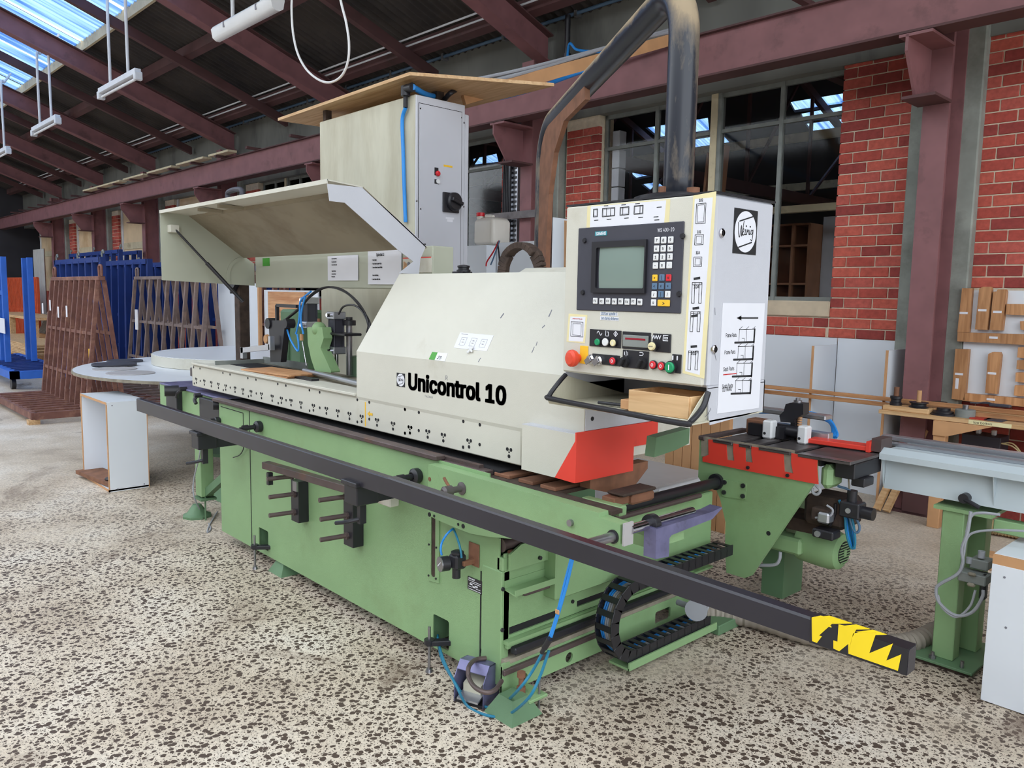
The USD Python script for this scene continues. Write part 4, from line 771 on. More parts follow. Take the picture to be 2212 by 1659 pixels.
pt = add('copy_arm', cat([pry(Polygon([(sw[0][0], sw[0][2]), (sw[1][0]-.01, sw[1][2]), (sw[2][0]+.02, sw[2][2]), (sw[3][0], sw[3][2])]), 2.38, 2.42), bar(sw[4], (sw[4][0], 2.40, sw[0][2]), .02, .02), bar(sw[4], sw[5], .02, .02), cyl((sw[0][0]+.0, 2.37, sw[0][2]-.02), (sw[0][0]+.0, 2.43, sw[0][2]-.02), .035, 20), cyl((sw[1][0], 2.37, sw[1][2]-.02), (sw[1][0], 2.43, sw[1][2]-.02), .03, 20)]), 'black', mc, label='black copying arm with pivots')
add('measuring_rod', cyl(PY(kQ((1190, 1320))[0], 2.42), PY(kQ((1222, 1510))[0], 2.42), .004, 8), 'chrome', pt); add('rod_nut', cat([cyl(PY(kQ((1185, 1285))[0], 2.42)+[0, 0, -.02], PY(kQ((1185, 1285))[0], 2.42)+[0, 0, .02], .012, 6)]), 'edge_wood', pt)
gb_ = [PY(p, 2.34) for p in kQ((715, 1365), (945, 1350), (945, 1405), (775, 1440))]
add('grey_bracket', cat([bar(gb_[0]+[0, 0, -.02], gb_[1]+[0, 0, -.01], .03, .035), bar(gb_[0]+[.015, 0, 0], gb_[0]+[.015, 0, -.075], .03, .04), bar(gb_[1]+[0, 0, -.03], gb_[1]+[0, 0, .06], .03, .03)]), 'alu', mc)
add('tool_gear', lathe([(.01, 0), (.03, 0), (.034, .02), (.01, .02)], PY(kQ((895, 1300))[0], 2.5), (0, 1, 0), 12), 'edge_wood', mc)
hb = add('air_hose', tube([PY(p, y) for p, y in zip(kQ((1055, 1145), (1180, 1040), (1280, 930), (1400, 885), (1540, 930), (1650, 1040), (1720, 1150), (1735, 1230)), (2.42, 2.42, 2.45, 2.5, 2.5, 2.5, 2.45, 2.43))], .006, 8), 'black', mc)
add('air_hose', tube([PY(p, y) for p, y in zip(kQ((1060, 1150), (1170, 1060), (1260, 960), (1380, 890), (1500, 900), (1620, 990), (1700, 1110), (1725, 1230)), (2.43, 2.43, 2.46, 2.5, 2.5, 2.5, 2.45, 2.43))], .005, 8), 'black', mc)
add('air_hose', tube([PY(p, 2.46) for p in kQ((1480, 1100), (1520, 1040), (1600, 1030), (1670, 1080), (1715, 1180), (1705, 1250))], .006, 8), 'black', mc)
add('air_hose', tube([PY(p, 2.4) for p in kQ((1140, 1260), (1165, 1150), (1170, 1070), (1180, 990), (1260, 920))], .006, 8), 'blue_hose', mc); add('air_hose', tube([PY(p, 2.4) for p in kQ((1200, 1260), (1180, 1150), (1190, 1050), (1215, 960))], .006, 8), 'blue_hose', mc)
add('air_hose', tube([PY(p, 2.4) for p in kQ((1070, 1225), (1100, 1310), (1155, 1395), (1160, 1330), (1150, 1260))], .006, 8), 'blue_hose', mc)
cw = [PY(p, 2.52) for p in kQ((1395, 1235), (1620, 1275))]; add('clamp_plate', bx(cw[0][0], cw[1][0], 2.44, 2.56, cw[1][2], cw[0][2], .004), 'black', mc)
x3 = PY(kQ((1565, 1300))[0], 2.56)[0]; add('guide_column', cat([cyl((x3, 2.56, 1.1), (x3, 2.56, PY(kQ((1565, 1130))[0], 2.56)[2]), .018), ]), 'steel', mc); add('column_head', lathe([(.01, 0), (.04, 0), (.04, .03), (.02, .035), (.02, .05)], (x3, 2.56, PY(kQ((1565, 1190))[0], 2.56)[2])), 'black', mc)
add('guard_lower', bx(PY(kQ((1540, 1450))[0], 2.6)[0], -3.395, 2.6, 2.7, 1.0, 1.21), 'green_dark', mc)
add('inner_block', bx(-4.15, -3.9, 2.6, 2.9, 1.0, 1.26, .01), 'black', mc)
# things standing on top of the cover: energy chain bow, rear hump, adjuster
add('rear_hump', prx(Polygon([(2.45, 1.70), (2.75, 1.70), (2.75, 1.725), (2.50, 1.725)]), -2.62, -1.9), 'cream', cv, smooth=False)
P = PY((998, 578), 2.45); ad = add('adjuster', cat([bx(P[0]-.05, P[0]+.03, 2.43, 2.49, 1.70, 1.712), lathe([(.012, 0), (.034, .002), (.034, .012), (.026, .014), (.026, .022), (.03, .024), (.03, .032), (.01, .036)], (P[0], 2.46, 1.708))]), 'black', cv)
# ------------------------------------------------------------------ control cabinet on its swinging pipe
CY, CXL, CXR, CZT, CZD = 1.990, -1.880, -1.3065, 1.9005, 1.341; CYB = 2.3125
cc = thing('control_cabinet', 'cream control cabinet with screen and keypad hanging from a bent pipe', 'control panel', (-1.59, 2.15, 1.23))
add('housing', cat([bx(CXL, CXR, CY+.004, CYB, CZD, CZT, .008), prx(Polygon([(2.012, 1.230), (CYB, 1.249), (CYB, 1.347), (CY, 1.347), (2.003, 1.252)]), CXR-.004, CXR), prx(Polygon([(2.012, 1.230), (CYB, 1.249), (CYB, 1.347), (CY, 1.347)]), CXL, CXL+.004), bx(CXL, CXR, CYB-.005, CYB, 1.243, 1.347)]), 'cabinet_grey', cc, smooth=False)
add('door', bx(CXL-.002, CXR-.012, CY-.012, CY+.004, CZD+.004, CZT-.002, .005), 'cream', cc)
add('roof', bx(CXL-.004, CXR+.003, CY-.008, CYB+.004, CZT, CZT+.006), 'black', cc, label='black rubber top edge')
tl = [(1.992, 1.330), (1.960, 1.304), (1.907, 1.252), (1.916, 1.239), (CYB, 1.245)]
ty = add('tray', cat([prx(Polygon([(1.907, 1.252), (1.916, 1.238), (CYB, 1.243), (CYB, 1.248), (1.920, 1.243), (1.911, 1.254)]), CXL, CXR), prx(Polygon(tl), CXL+.005, CXL+.008), prx(Polygon(tl), CXR-.009, CXR-.006)]), 'cream_stained', cc, label='open tray below the door', smooth=False)
add('tray_edge', tube([(CXR, 1.994, 1.330), (CXR, 1.970, 1.286), (CXR-.004, 1.916, 1.249), (CXR-.026, 1.900, 1.243), (-1.594, 1.900, 1.250), (CXL+.026, 1.902, 1.258), (CXL, 1.916, 1.265), (CXL, 1.960, 1.306), (CXL, 1.994, 1.332)], .0088, 10, 4), 'black', ty, label='thick black rubber edge')
# screen unit
y1 = CY-.016; PP = lambda q, y=y1: PY(kT(q)[0], y)
c = np.array([-1.611, y1, 1.691]); w, h = .420, .270
pn = add('operator_panel', bx(c[0]-w/2, c[0]+w/2, y1, CY-.011, c[2]-h/2, c[2]+h/2, .003), 'panel_dark', cc, label='dark grey operator panel with screen and keys')
def quad_box(ps, y0, yd, b=0.0):
    a = [PY(p, y0) for p in ps]; xs2 = [p[0] for p in a]; zs2 = [p[2] for p in a]
    x0 = np.mean(sorted(xs2)[:len(a)//2]); x1 = np.mean(sorted(xs2)[-(len(a)//2):]); z0 = np.mean(sorted(zs2)[:len(a)//2]); z1 = np.mean(sorted(zs2)[-(len(a)//2):])
    return bx(x0, x1, y0, y0+yd, z0, z1, b), (x0, x1, z0, z1)
_, B = quad_box(kT((312, 440), (665, 405), (650, 765), (300, 760)), y1, .002); x0, x1, z0, z1 = B
add('bezel', pry(sbox(x0, z0, x1, z1).difference(rr(x0+.019, x1-.005, z0+.014, z1-.019, .006)), y1-.010, y1), 'black', pn, smooth=False)
_, S = quad_box(kT((352, 460), (652, 450), (640, 735), (345, 730)), y1, .002)
xs2, zs2 = np.meshgrid(np.linspace(S[0], S[1], 14), np.linspace(S[2], S[3], 14)); u2, v2 = (xs2-S[0])/(S[1]-S[0])*2-1, (zs2-S[2])/(S[3]-S[2])*2-1
yy = y1-.001-.006*(1-u2**2*.5-v2**2*.5); v = np.c_[xs2.ravel(), yy.ravel(), zs2.ravel()]; i, j = np.meshgrid(np.arange(13), np.arange(13)); b0 = (j*14+i).ravel()
add('screen', trimesh.Trimesh(v, np.vstack([np.c_[b0, b0+1, b0+15], np.c_[b0, b0+15, b0+14]]), process=False), 'screen', pn, smooth=True)
keys = [(x, y, s, 'white_plastic') for (x, y, s) in ((725, 420, '7'), (768, 419, '8'), (814, 417, '9'), (721, 475, '4'), (765, 474, '5'), (810, 472, '6'), (717, 530, '1'), (762, 529, '2'), (808, 527, '3'), (714, 585, '-'), (759, 583, '0'), (804, 582, '.'))]
keys += [(711, 665, '>', 'yellow'), (756, 664, '|', 'key_blue'), (800, 664, 'o', 'red_button'), (708, 720, '<', 'key_blue'), (752, 719, 'x', 'key_blue'), (797, 718, '>', 'key_blue'), (705, 773, '/', 'white_plastic'), (750, 772, '|', 'key_blue'), (794, 772, '/', 'white_plastic'), (702, 826, 'o', 'white_plastic')]
keys += [(322+41.4*k, 814+2*(k % 2)+k*.9, f'F{k+1}', 'white_plastic') for k in range(8)]
L = []
for x, y, s, m_ in keys:
    P = PP((x, y)); kw = .0100; add('key', bx(P[0]-kw, P[0]+kw, y1-.004, y1, P[2]-.0100, P[2]+.0100, .003), m_, pn)
    t = text(s, .008 if len(s) == 1 else .007, .0004, True); t.apply_translation([-(t.bounds[0][0]+t.bounds[1][0])/2, -(t.bounds[0][1]+t.bounds[1][1])/2, 0]); t.apply_scale([.9, 1, 1])
    L.append(frame((P[0], y1-.004, P[2]), (1, 0, 0), (0, 0, 1), t))
P = PP((768, 829)); add('key', bx(P[0]-.0227, P[0]+.0227, y1-.004, y1, P[2]-.0100, P[2]+.0100, .003), 'yellow', pn); L.append(ftext('>', .01, (P[0]-.004, y1-.004, P[2]-.005), (1, 0, 0), (0, 0, 1), .0004, True))
add('key_legend', cat(L), 'ink', pn)
_, B = quad_box(kT((318, 362), (396, 360), (396, 388), (318, 391)), y1, .002); bd_ = add('badge', bx(B[0], B[1], y1-.001, y1, B[2], B[3]), 'teal_badge', pn)
t = text('SIEMENS', .010, .0004, True); sx = (B[1]-B[0])*.86/(t.bounds[1][0]); t.apply_scale([sx, 1, 1]); add('badge_lettering', frame((B[0]+.004, y1-.001, (B[2]+B[3])/2-.005), (1, 0, 0), (0, 0, 1), t), 'paper', pn)
a, b = PP((725, 362)), PP((834, 355)); t = text('WS 400-20', .011, .0004); t.apply_scale([(b[0]-a[0])/t.bounds[1][0], 1, 1]); add('panel_lettering', frame((a[0], y1, a[2]-.002), (1, 0, 0), (0, 0, 1), t), 'paper', pn)
for q in ((252, 422), (890, 392), (240, 760), (867, 770)): P = PP(q); add('screw', lathe([(.001, 0), (.009, 0), (.007, .006), (.001, .006)], P, (0, -1, 0), 14), 'black', pn)
# rows of buttons
y2 = CY-.012; QP = lambda q, y=y2: PY(kT(q)[0], y)
def plate(quad, m_='black', d=.004, nm='button_plate'): B = quad_box(kT(*quad), y2-d, d, .001); return add(nm, B[0], m_, cc), B[1]
p1, B1 = plate(((283, 998), (487, 1010), (483, 1126), (280, 1106)))
dsp, B2 = plate(((497, 1014), (680, 1022), (675, 1135), (492, 1128)))
p3, B3 = plate(((696, 1026), (812, 1033), (807, 1152), (690, 1146)))
p4, B4 = plate(((502, 1134), (668, 1145), (662, 1262), (490, 1248)))
p5, B5 = plate(((820, 1160), (880, 1166), (874, 1288), (815, 1282)))
p6, B6 = plate(((300, 1158), (478, 1172), (474, 1242), (296, 1222)))
py_, By = plate(((222, 1106), (276, 1110), (268, 1226), (214, 1222)), 'yellow', .002, 'yellow_label')
df = add('display_frame', bx(B2[0]+.005, B2[1]-.005, y2-.008, y2-.004, B2[2]+.007, B2[3]-.010, .002), 'steel_grey', dsp); add('display', bx(B2[0]+.016, B2[1]-.016, y2-.009, y2-.008, B2[2]+.030, B2[3]-.019), 'led_red', dsp)
def button(q, r, m_, parent, hgt=.012, sym=None, ring=True):
    P = QP(q, y2-.004); r *= .87
    if ring: add('button_ring', lathe([(r*.9, 0), (r*1.18, 0), (r*1.18, hgt*.55), (r*.9, hgt*.6)], P, (0, -1, 0), 22), 'black' if m_ != 'steel' else 'steel', parent)
    add('button', lathe([(.001, 0), (r, 0), (r, hgt*.85), (r*.85, hgt), (.001, hgt)], P, (0, -1, 0), 22), m_, parent)
    if sym == '0': add('button_symbol', frame(P+[0, -hgt, 0], (1, 0, 0), (0, 0, 1), ext(affinity.scale(Point(0, 0).buffer(r*.45), .8, 1).difference(affinity.scale(Point(0, 0).buffer(r*.25), .8, 1)), .0005)), 'paper', parent)
    if sym == '|': add('button_symbol', frame(P+[0, -hgt, 0], (1, 0, 0), (0, 0, 1), ext(sbox(-r*.09, -r*.5, r*.09, r*.5), .0005)), 'paper', parent)
    if sym == '-': add('button_symbol', frame(P+[0, -hgt, 0], (1, 0, 0), (0, 0, 1), ext(sbox(-r*.6, -r*.12, r*.6, r*.12), .0005)), 'dust_grey', parent)
button((343, 1082), .0125, 'green_button', p1); button((395, 1083), .0145, 'white_plastic', p1); button((445, 1088), .0125, 'tape', p1, .012, '|'); button((706, 1110), .0145, 'tape', p3, .02, '-')
P = QP((212, 1187)); em = add('emergency_stop', lathe([(.014, 0), (.014, .014), (.026, .018), (.029, .026), (.028, .036), (.02, .043), (.001, .045)], P, (-.15, -1, 0), 30), 'orange_red', cc, label='large orange-red emergency stop button')
for q in ((300, 1195), (352, 1203)):
    P = QP(q); kk = add('key_switch', lathe([(.001, 0), (.0165, 0), (.0165, .012), (.012, .018), (.001, .018)], P, (0, -1, 0), 20), 'chrome', cc); add('key', obox(P+[.004, -.028, -.003], (.8, 0, .6), (0, 1, 0), (-.6, 0, .8), .026, .003, .018, .001), 'steel', kk)
button((440, 1206), .0135, 'red_button', p6, .010, '0'); button((702, 1231), .0135, 'red_button', cc, .010, '0'); button((757, 1239), .0135, 'red_button', cc, .010, '0'); button((818, 1247), .019, 'green_button', p5, .016, '|')
for q in ((515, 1212), (628, 1222)):
    P = QP(q, y2-.004); kb = add('selector_knob', cat([lathe([(.001, 0), (.017, 0), (.016, .012), (.001, .012)], P, (0, -1, 0), 20), obox(P+[0, -.018, 0], (.5, 0, .86), (0, 1, 0), (-.86, 0, .5), .030, .014, .010, .002)]), 'black_matt', p4)
from shapely.geometry import LineString
def lines(paths, r, o, s=1.0, d=.0005):
    """thin drawn lines: paths in metres on the door's plane about o=(x, z)"""
    return [frame((o[0], y2-.0008 if s == 1 else s, o[1]), (1, 0, 0), (0, 0, 1), ext(LineString(p).buffer(r, 2), d)) for p in paths]
def sym(o, paths, r=.0011): return [frame((o[0], y2-.0043, o[1]), (1, 0, 0), (0, 0, 1), ext(LineString(p).buffer(r, 2), .0005)) for p in paths]
k_ = .008; S_ = []
P = QP((353, 1025)); S_ += sym((P[0], P[2]), [[(k_*(t-4)/3, k_*.8*math.sin(t/8*6.283)) for t in range(9)]])
P = QP((406, 1027)); S_ += sym((P[0], P[2]), [[(-k_, -k_), (k_*.4, -k_), (k_*.4, k_*.6), (-k_*.3, k_*.6)], [(-k_, -k_), (-k_, k_)]])
P = QP((458, 1030)); S_ += sym((P[0], P[2]), [[(0, -k_), (k_, 0), (0, k_), (-k_, 0), (0, -k_)], [(0, -k_*.5), (0, k_*.5)]])
P = QP((722, 1050)); S_ += sym((P[0], P[2]), [[(k_*(t-4)*.55, k_*.7*(-1)**t) for t in range(9)]])
P = QP((782, 1057)); S_ += sym((P[0], P[2]), [[(k_*1.2, k_), (-k_, k_), (-k_, -k_), (k_*1.2, -k_)], [(-k_*.5, -k_*.3), (k_, -k_*.3), (k_, k_*.3), (-k_*.5, k_*.3)]])
P = QP((527, 1157)); S_ += sym((P[0], P[2]), [[(0, -k_), (0, k_)], [(k_*.8, -k_*.6), (k_*.8, k_*.6)], [(-k_*.8, -k_*.6), (-k_*.8, k_*.6)]]); P = QP((628, 1160)); S_ += sym((P[0], P[2]), [[(-k_, k_*.6), (k_*.3, k_*.6), (k_*.8, 0), (k_*.3, -k_*.6), (-k_, -k_*.6)]])
P = QP((845, 1186)); S_ += sym((P[0], P[2]), [[(-k_, -k_*.6), (-k_, k_*.6)], [(k_, -k_*.6), (k_, k_*.6)]], .0022)
add('button_symbol', cat(S_), 'paper', cc)
# paper strips taped to the door
yp = CY-.0128; TP = lambda q, y=yp: PY(kT(q)[0], y)
def sheet(quad, m_, nm, label, y=yp, d=.0006):
    a = [TP(q, y) for q in quad]; return add(nm, pry(Polygon([(p[0], p[2]) for p in a]), y, y+d), m_, cc, label, smooth=False)
sheet(((958, 128), (1108, 100), (1030, 1322), (888, 1285)), 'tape', 'masking_tape', 'pale yellowed tape around the paper strip', yp+.0002); sp_ = sheet(((968, 150), (1086, 140), (1000, 1298), (905, 1272)), 'paper', 'paper_strip', 'tall white paper strip with profile numbers')
sheet(((268, 196), (808, 150), (800, 312), (262, 338)), 'tape', 'masking_tape', None, yp+.0002); tp_ = sheet(((290, 200), (782, 158), (768, 306), (284, 336)), 'paper', 'window_sheet', 'white sheet with drawn window types above the screen')
sheet(((146, 898), (268, 906), (252, 1092), (132, 1080)), 'tape', 'masking_tape', None, yp+.0002); sp2 = sheet(((156, 916), (256, 918), (240, 1080), (146, 1076)), 'paper', 'small_sheet', 'small white sheet with a framed drawing')
lb1 = sheet(((352, 886), (464, 893), (464, 914), (352, 906)), 'paper', 'label_strip', None); lb2 = sheet(((352, 914), (472, 921), (472, 945), (350, 938)), 'paper', 'label_strip', None)
def fit(s, a, b, h, y=yp, bold=False):
    t = text(s, h, .0004, bold); t.apply_scale([(b[0]-a[0])/t.bounds[1][0], 1, 1]); return frame((a[0], y-.0002, a[2]), (1, 0, 0), (0, 0, 1), t)
add('lettering', cat([fit('200 bar spindle 1', TP((356, 904)), TP((462, 911)), .009), fit('Set clamp distance', TP((356, 935)), TP((470, 942)), .009)]), 'key_blue', cc)
D = []
def rect(q0, q1, r=.0007, y=yp):
    a, b = TP(q0, y), TP(q1, y); D.append(frame((0, y-.0002, 0), (1, 0, 0), (0, 0, 1), ext(LineString([(a[0], a[2]), (b[0], a[2]), (b[0], b[2]), (a[0], b[2]), (a[0], a[2])]).buffer(r, 2), .0003)))
for a, b in (((308, 218), (334, 265)), ((367, 213), (446, 260)), ((482, 206), (538, 252)), ((574, 196), (630, 246))): rect(a, b, .0011); rect((a[0]+4, a[1]+5), (b[0]-4, b[1]-5), .0005)
for x, za, zb in ((393, 213, 260), (420, 212, 260), (500, 206, 253), (612, 197, 247)): a, b = TP((x, za)), TP((x, zb)); D.append(bx(a[0]-.001, a[0]+.001, yp-.0005, yp, b[2], a[2]))
for q in ((376, 196), (490, 190), (580, 182), (312, 290), (395, 284), (508, 276), (600, 272), (720, 205), (700, 268), (705, 288)): P = TP(q); D.append(bx(P[0], P[0]+.018, yp-.0004, yp, P[2]-.0012, P[2]+.0012))
for (s, y, a, b) in (('102', 168, (980, 182), (1036, 308)), ('101', 374, (970, 385), (1022, 448)), ('118', 510, (962, 530), (1012, 590))):
    cx2 = (a[0]+b[0])/2; P, Q = TP((cx2-13, y)), TP((cx2+13, y)); D.append(fit(s, P, Q, .008, bold=True)); rect(a, b); rect((a[0]+9, a[1]+9), (b[0]-9, b[1]-9), .0005)
for (a, b) in (((952, 695), (1010, 830)), ((942, 885), (1000, 1015)), ((928, 1140), (986, 1265))):
    rect(a, (b[0], a[1]+14)); rect(a, (a[0]+12, b[1])); rect((b[0]-12, a[1]), b)
P, Q = TP((960, 732)), TP((998, 730)); D.append(fit('104', P, Q, .010, bold=True)); P, Q = TP((940, 1165)), TP((978, 1165)); D.append(fit('103', P, Q, .010, bold=True))
for q in ((982, 668), (975, 862), (965, 912), (962, 1112)): P = TP(q); D.append(obox(P, (1, 0, .15), (0, 1, 0), (-.15, 0, 1), .022, .0006, .007))
rect((162, 950), (238, 1050)); rect((174, 962), (226, 1040), .0005); add('printing', cat(D), 'ink', cc)
a, b = TP((172, 934)), TP((236, 938)); add('red_printing', fit('PROFILE', (a[0], 0, a[2]), b, .004), 'ink_red', cc)
# right side: emblem, instruction sheet, locks
XS = CXR; SP = lambda q, x=XS+.001: PX(kT(q)[0], x)
e = [SP(q) for q in ((1230, 207), (1383, 230), (1363, 517), (1212, 503))]; ec = sum(e)/4; ew, eh = (e[1][1]-e[0][1]+e[2][1]-e[3][1])/2, (e[0][2]-e[3][2]+e[1][2]-e[2][2])/2
em = add('emblem', bx(XS, XS+.001, ec[1]-ew/2, ec[1]+ew/2, ec[2]-eh/2, ec[2]+eh/2), 'ink', cc, label='black square emblem with white oval script'); emblem(em, (XS, ec[1], ec[2]), (0, 1, 0), (0, 0, 1), ew, eh, .0012)
e = [SP(q) for q in ((1150, 828), (1425, 830), (1385, 1512), (1113, 1550))]; sh = add('instruction_sheet', prx(Polygon([(p[1], p[2]) for p in e]), XS+.0005, XS+.0015), 'paper', cc, 'white instruction sheet with arrow and frame part sketches', smooth=False)
D = []; xo = XS+.0016
def sl_(ps, r): D.append(frame((xo, 0, 0), (0, 1, 0), (0, 0, 1), ext(LineString([(lambda p: (p[1], p[2]))(SP(q)) for q in ps]).buffer(r, 2), .0004)))
sl_([(1255, 926), (1378, 926)], .0022); P = [SP(q) for q in ((1240, 926), (1270, 910), (1270, 942))]; D.append(frame((xo, 0, 0), (0, 1, 0), (0, 0, 1), ext(Polygon([(p[1], p[2]) for p in P]), .0004)))
for k, (yb, s) in enumerate(((1087, 'Frame Parts'), (1198, 'Frame Parts'), (1308, 'Sash Parts'), (1420, 'Sash Parts'))):
    dx = -8*k; sl_([(1228+dx, yb), (1352+dx, yb-5)], .0030); sl_([(1352+dx, yb-5), (1357+dx, yb-86)], .0042)
    sl_([(1255+dx, yb-10), (1258+dx, yb-86)], .0007); sl_([(1302+dx, yb-8), (1304+dx, yb-86)], .0007); sl_([(1256+dx, yb-86), (1352+dx, yb-88)], .0007)
    for q in range(3): sl_([(1258+dx+q*42, yb-88), (1278+dx+q*42, yb-105)], .0006)
    sl_([(1275+dx, yb-28), (1290+dx, yb-28), (1290+dx, yb-10)], .0007)
    a, b = SP((1168+dx, yb-35)), SP((1238+dx, yb-35)); t = text(s, .012, .0004); t.apply_scale([(b[1]-a[1])/t.bounds[1][0], 1, 1]); D.append(frame((xo, a[1], a[2]), (0, 1, 0), (0, 0, 1), t))
a, b = SP((1145, 1408)), SP((1208, 1405)); t = text('OUTWARD', .013, .0004); t.apply_scale([(b[1]-a[1])/t.bounds[1][0], 1, 1]); D.append(frame((xo, a[1], a[2]), (0, 1, 0), (0, 0, 1), t))
add('printing', cat(D), 'ink', cc)
a, b = SP((1152, 1296)), SP((1238, 1296)); add('red_printing', bx(xo, xo+.0004, a[1], b[1], a[2]-.0015, a[2]+.0015), 'ink_red', cc)
for q in ((1140, 372), (1090, 1130)): P = SP(q, XS); lk = add('lock', lathe([(.001, 0), (.013, 0), (.013, .005), (.009, .008), (.001, .008)], P, (1, 0, 0), 20), 'chrome', cc); add('keyhole', bx(P[0]+.008, P[0]+.0085, P[1]-.0015, P[1]+.0015, P[2]-.005, P[2]+.005), 'black', lk)
add('seam', bx(XS, XS+.0006, CY, CYB, CZD-.0015, CZD+.0005), 'black', cc)
add('scuff', cat([frame((XS+.0004, 0, 0), (0, 1, 0), (0, 0, 1), ext(LineString([(lambda p: (p[1], p[2]))(SP(q)) for q in ps]).buffer(.0009, 2), .0004)) for ps in (((1100, 1160), (1108, 1200)), ((1050, 1560), (1068, 1530), (1072, 1515)), ((1040, 1590), (1056, 1570)), ((1035, 1572), (1060, 1545)), ((1100, 860), (1102, 905)))]), 'ink_grey', cc)
# swinging arm: bent pipe from behind the machine to the cabinet's roof
sa = thing('bent_pipe', 'thick black bent pipe arching over from behind the machine to the control cabinet', 'pipe', (-3.106, 3.091, 1.2))
B0 = np.array([-3.106, 3.091, 0]); T0 = np.array([-1.565, 2.165, 0]); hz = T0-B0; hl = np.linalg.norm(hz); hz /= hl; nrm = np.array([-hz[1], hz[0], 0])
def onarm(p): d = ray(p); t = ((B0-EYE) @ nrm)/(d @ nrm); return EYE+t*d
zc = lambda p: onarm(p)[2]
def bend(a, b, c, r, n=10):
    a, b, c = map(np.array, (a, b, c)); u = (a-b)/np.linalg.norm(a-b); v = (c-b)/np.linalg.norm(c-b); th = math.acos(u @ v); t = r/math.tan(th/2); bis = (u+v)/np.linalg.norm(u+v); o = b+bis*(r/math.sin(th/2))
    s, e = b+u*t-o, b+v*t-o; ang = math.acos(np.clip((s @ e)/r**2, -1, 1)); return [o+(math.sin((1-k/n)*ang)*s+math.sin(k/n*ang)*e)/math.sin(ang) for k in range(n+1)]
zB1 = zc((1172, 285)); Ba = np.array([B0[0], B0[1], 1.0]); Bb = np.array([B0[0], B0[1], zB1])
Tt = np.array([T0[0], T0[1], CZT+.02]); ap = onarm((1452, -20)); Tb = np.array([T0[0], T0[1], ap[2]])
path = [Ba]+bend(Ba, Bb, Tb, .22)+bend(Bb, Tb, Tt, .17, 14)+[Tt]
full = [path[0]]
for a, b in zip(path[:-1], path[1:]):
    n_ = max(1, int(np.linalg.norm(b-a)/.06)); full += [a+(b-a)*k/n_ for k in range(1, n_+1)]
n = {'tc': ('geometry', {}), 'nz': ('separate_xyz', {}), 'd': ('noise_texture', {'scale': 3.0, 'detail': 6.0, 'roughness': .7}), 'dm': ('mapping', {'scale': (3, 3, .8)}), 'a': ('math', {'math_type': 'multiply_add', 'value2': .75, 'value3': -.08}), 's': ('math', {'math_type': 'add'}), 'r': ('rgb_ramp', {'ramp': [(.42, (0, 0, 0)), (.75, (1, 1, 1))]}), 'm': ('mix', {'color1': lin((40, 42, 50)), 'color2': lin((158, 140, 114))}), 'rr': ('map_range', {'to_min': .28, 'to_max': .9}), 'p': ('principled_bsdf', {})}
M['dusty_black'] = usdkit.material(stage, '/World/Looks/dusty_black', n, [('tc.normal', 'nz.vector'), ('tc.position', 'dm.vector'), ('dm.vector', 'd.vector'), ('nz.z', 'a.value1'), ('a.value', 's.value1'), ('d.fac', 's.value2'), ('s.value', 'r.fac'), ('r.color', 'm.fac'), ('m.color', 'p.base_color'), ('r.color', 'rr.value'), ('rr.result', 'p.roughness')], surface='p.BSDF')
PR = .0487
add('pipe', sweep(full, circ(PR, 28), up=nrm), 'dusty_black', sa, smooth=True)
gp = [onarm(p) for p in ((1192, 590), (1200, 420), (1212, 330), (1234, 262), (1281, 216), (1279, 183), (1190, 268), (1178, 300), (1176, 590))]
loc = Polygon([((p-B0) @ hz, p[2]) for p in gp]).buffer(0)
add('gusset', frame(B0-nrm*.012, hz, (0, 0, 1), ext(loc, .024)), 'rust', sa, label='rusty stiffening plate inside the lower bend', smooth=False)
add('swivel', lathe([(.001, 0), (.135, 0), (.14, .004), (.14, .016), (.12, .022), (.06, .026), (.001, .026)], (T0[0], T0[1], CZT+.006), n=40), 'black', sa, label='round black swivel plate')
add('swivel_bolt', cat([cyl((T0[0]+.02, T0[1]-.11, CZT+.02), (T0[0]+.02, T0[1]-.11, CZT+.045), .012, 6), cyl((T0[0]+.1, T0[1]-.06, CZT+.02), (T0[0]+.1, T0[1]-.06, CZT+.04), .02, 14)]), 'rust', sa)
# energy chain bow behind the pipe foot and a wooden box in the tray
ec = thing('energy_chain', 'dusty black energy chain bowed over the top of the cover', 'cable chain', (-2.77, 2.62, 1.70))
bow = smooth([(-2.905, 2.62, 1.705), (-2.895, 2.62, 1.76), (-2.85, 2.62, 1.815), (-2.775, 2.62, 1.838), (-2.70, 2.62, 1.812), (-2.655, 2.62, 1.75), (-2.65, 2.62, 1.705)], 3)
for a, b in zip(bow[:-1], bow[1:]): add('chain_link', cat([bar(a+(a-b)*.1, b, .06, .030, up=(0, 1, 0) if abs((b-a)[2]) > abs((b-a)[0]) else (0, 0, 1), b=.003)]), 'grime', ec)
wb_ = thing('wooden_box', 'small open wooden box standing in the tray below the screen', 'box', (-1.45, 2.03, 1.248))
a_ = [(-1.559, 1.947), (-1.337, 1.947), (-1.337, 2.10), (-1.559, 2.10)]
for k, (p, q) in enumerate(zip(a_, a_[1:]+a_[:1])): add('box_side', bar((p[0], p[1], 1.282), (q[0], q[1], 1.282), .010, .066, b=.001), 'wood_pale', wb_)
add('box_bottom', bx(-1.555, -1.34, 1.95, 2.096, 1.249, 1.254), 'wood_pale', wb_)
one('brown_offcut', bx(-1.607, -1.568, 1.96, 2.03, 1.249, 1.279, .002), 'edge_wood', 'small red-brown offcut beside the wooden box in the tray', 'offcut')
one('marker_pen', cyl((-1.72, 1.985, 1.254), (-1.61, 2.003, 1.254), .0055), 'black', 'black marker pen lying in the tray left of the wooden box', 'pen')

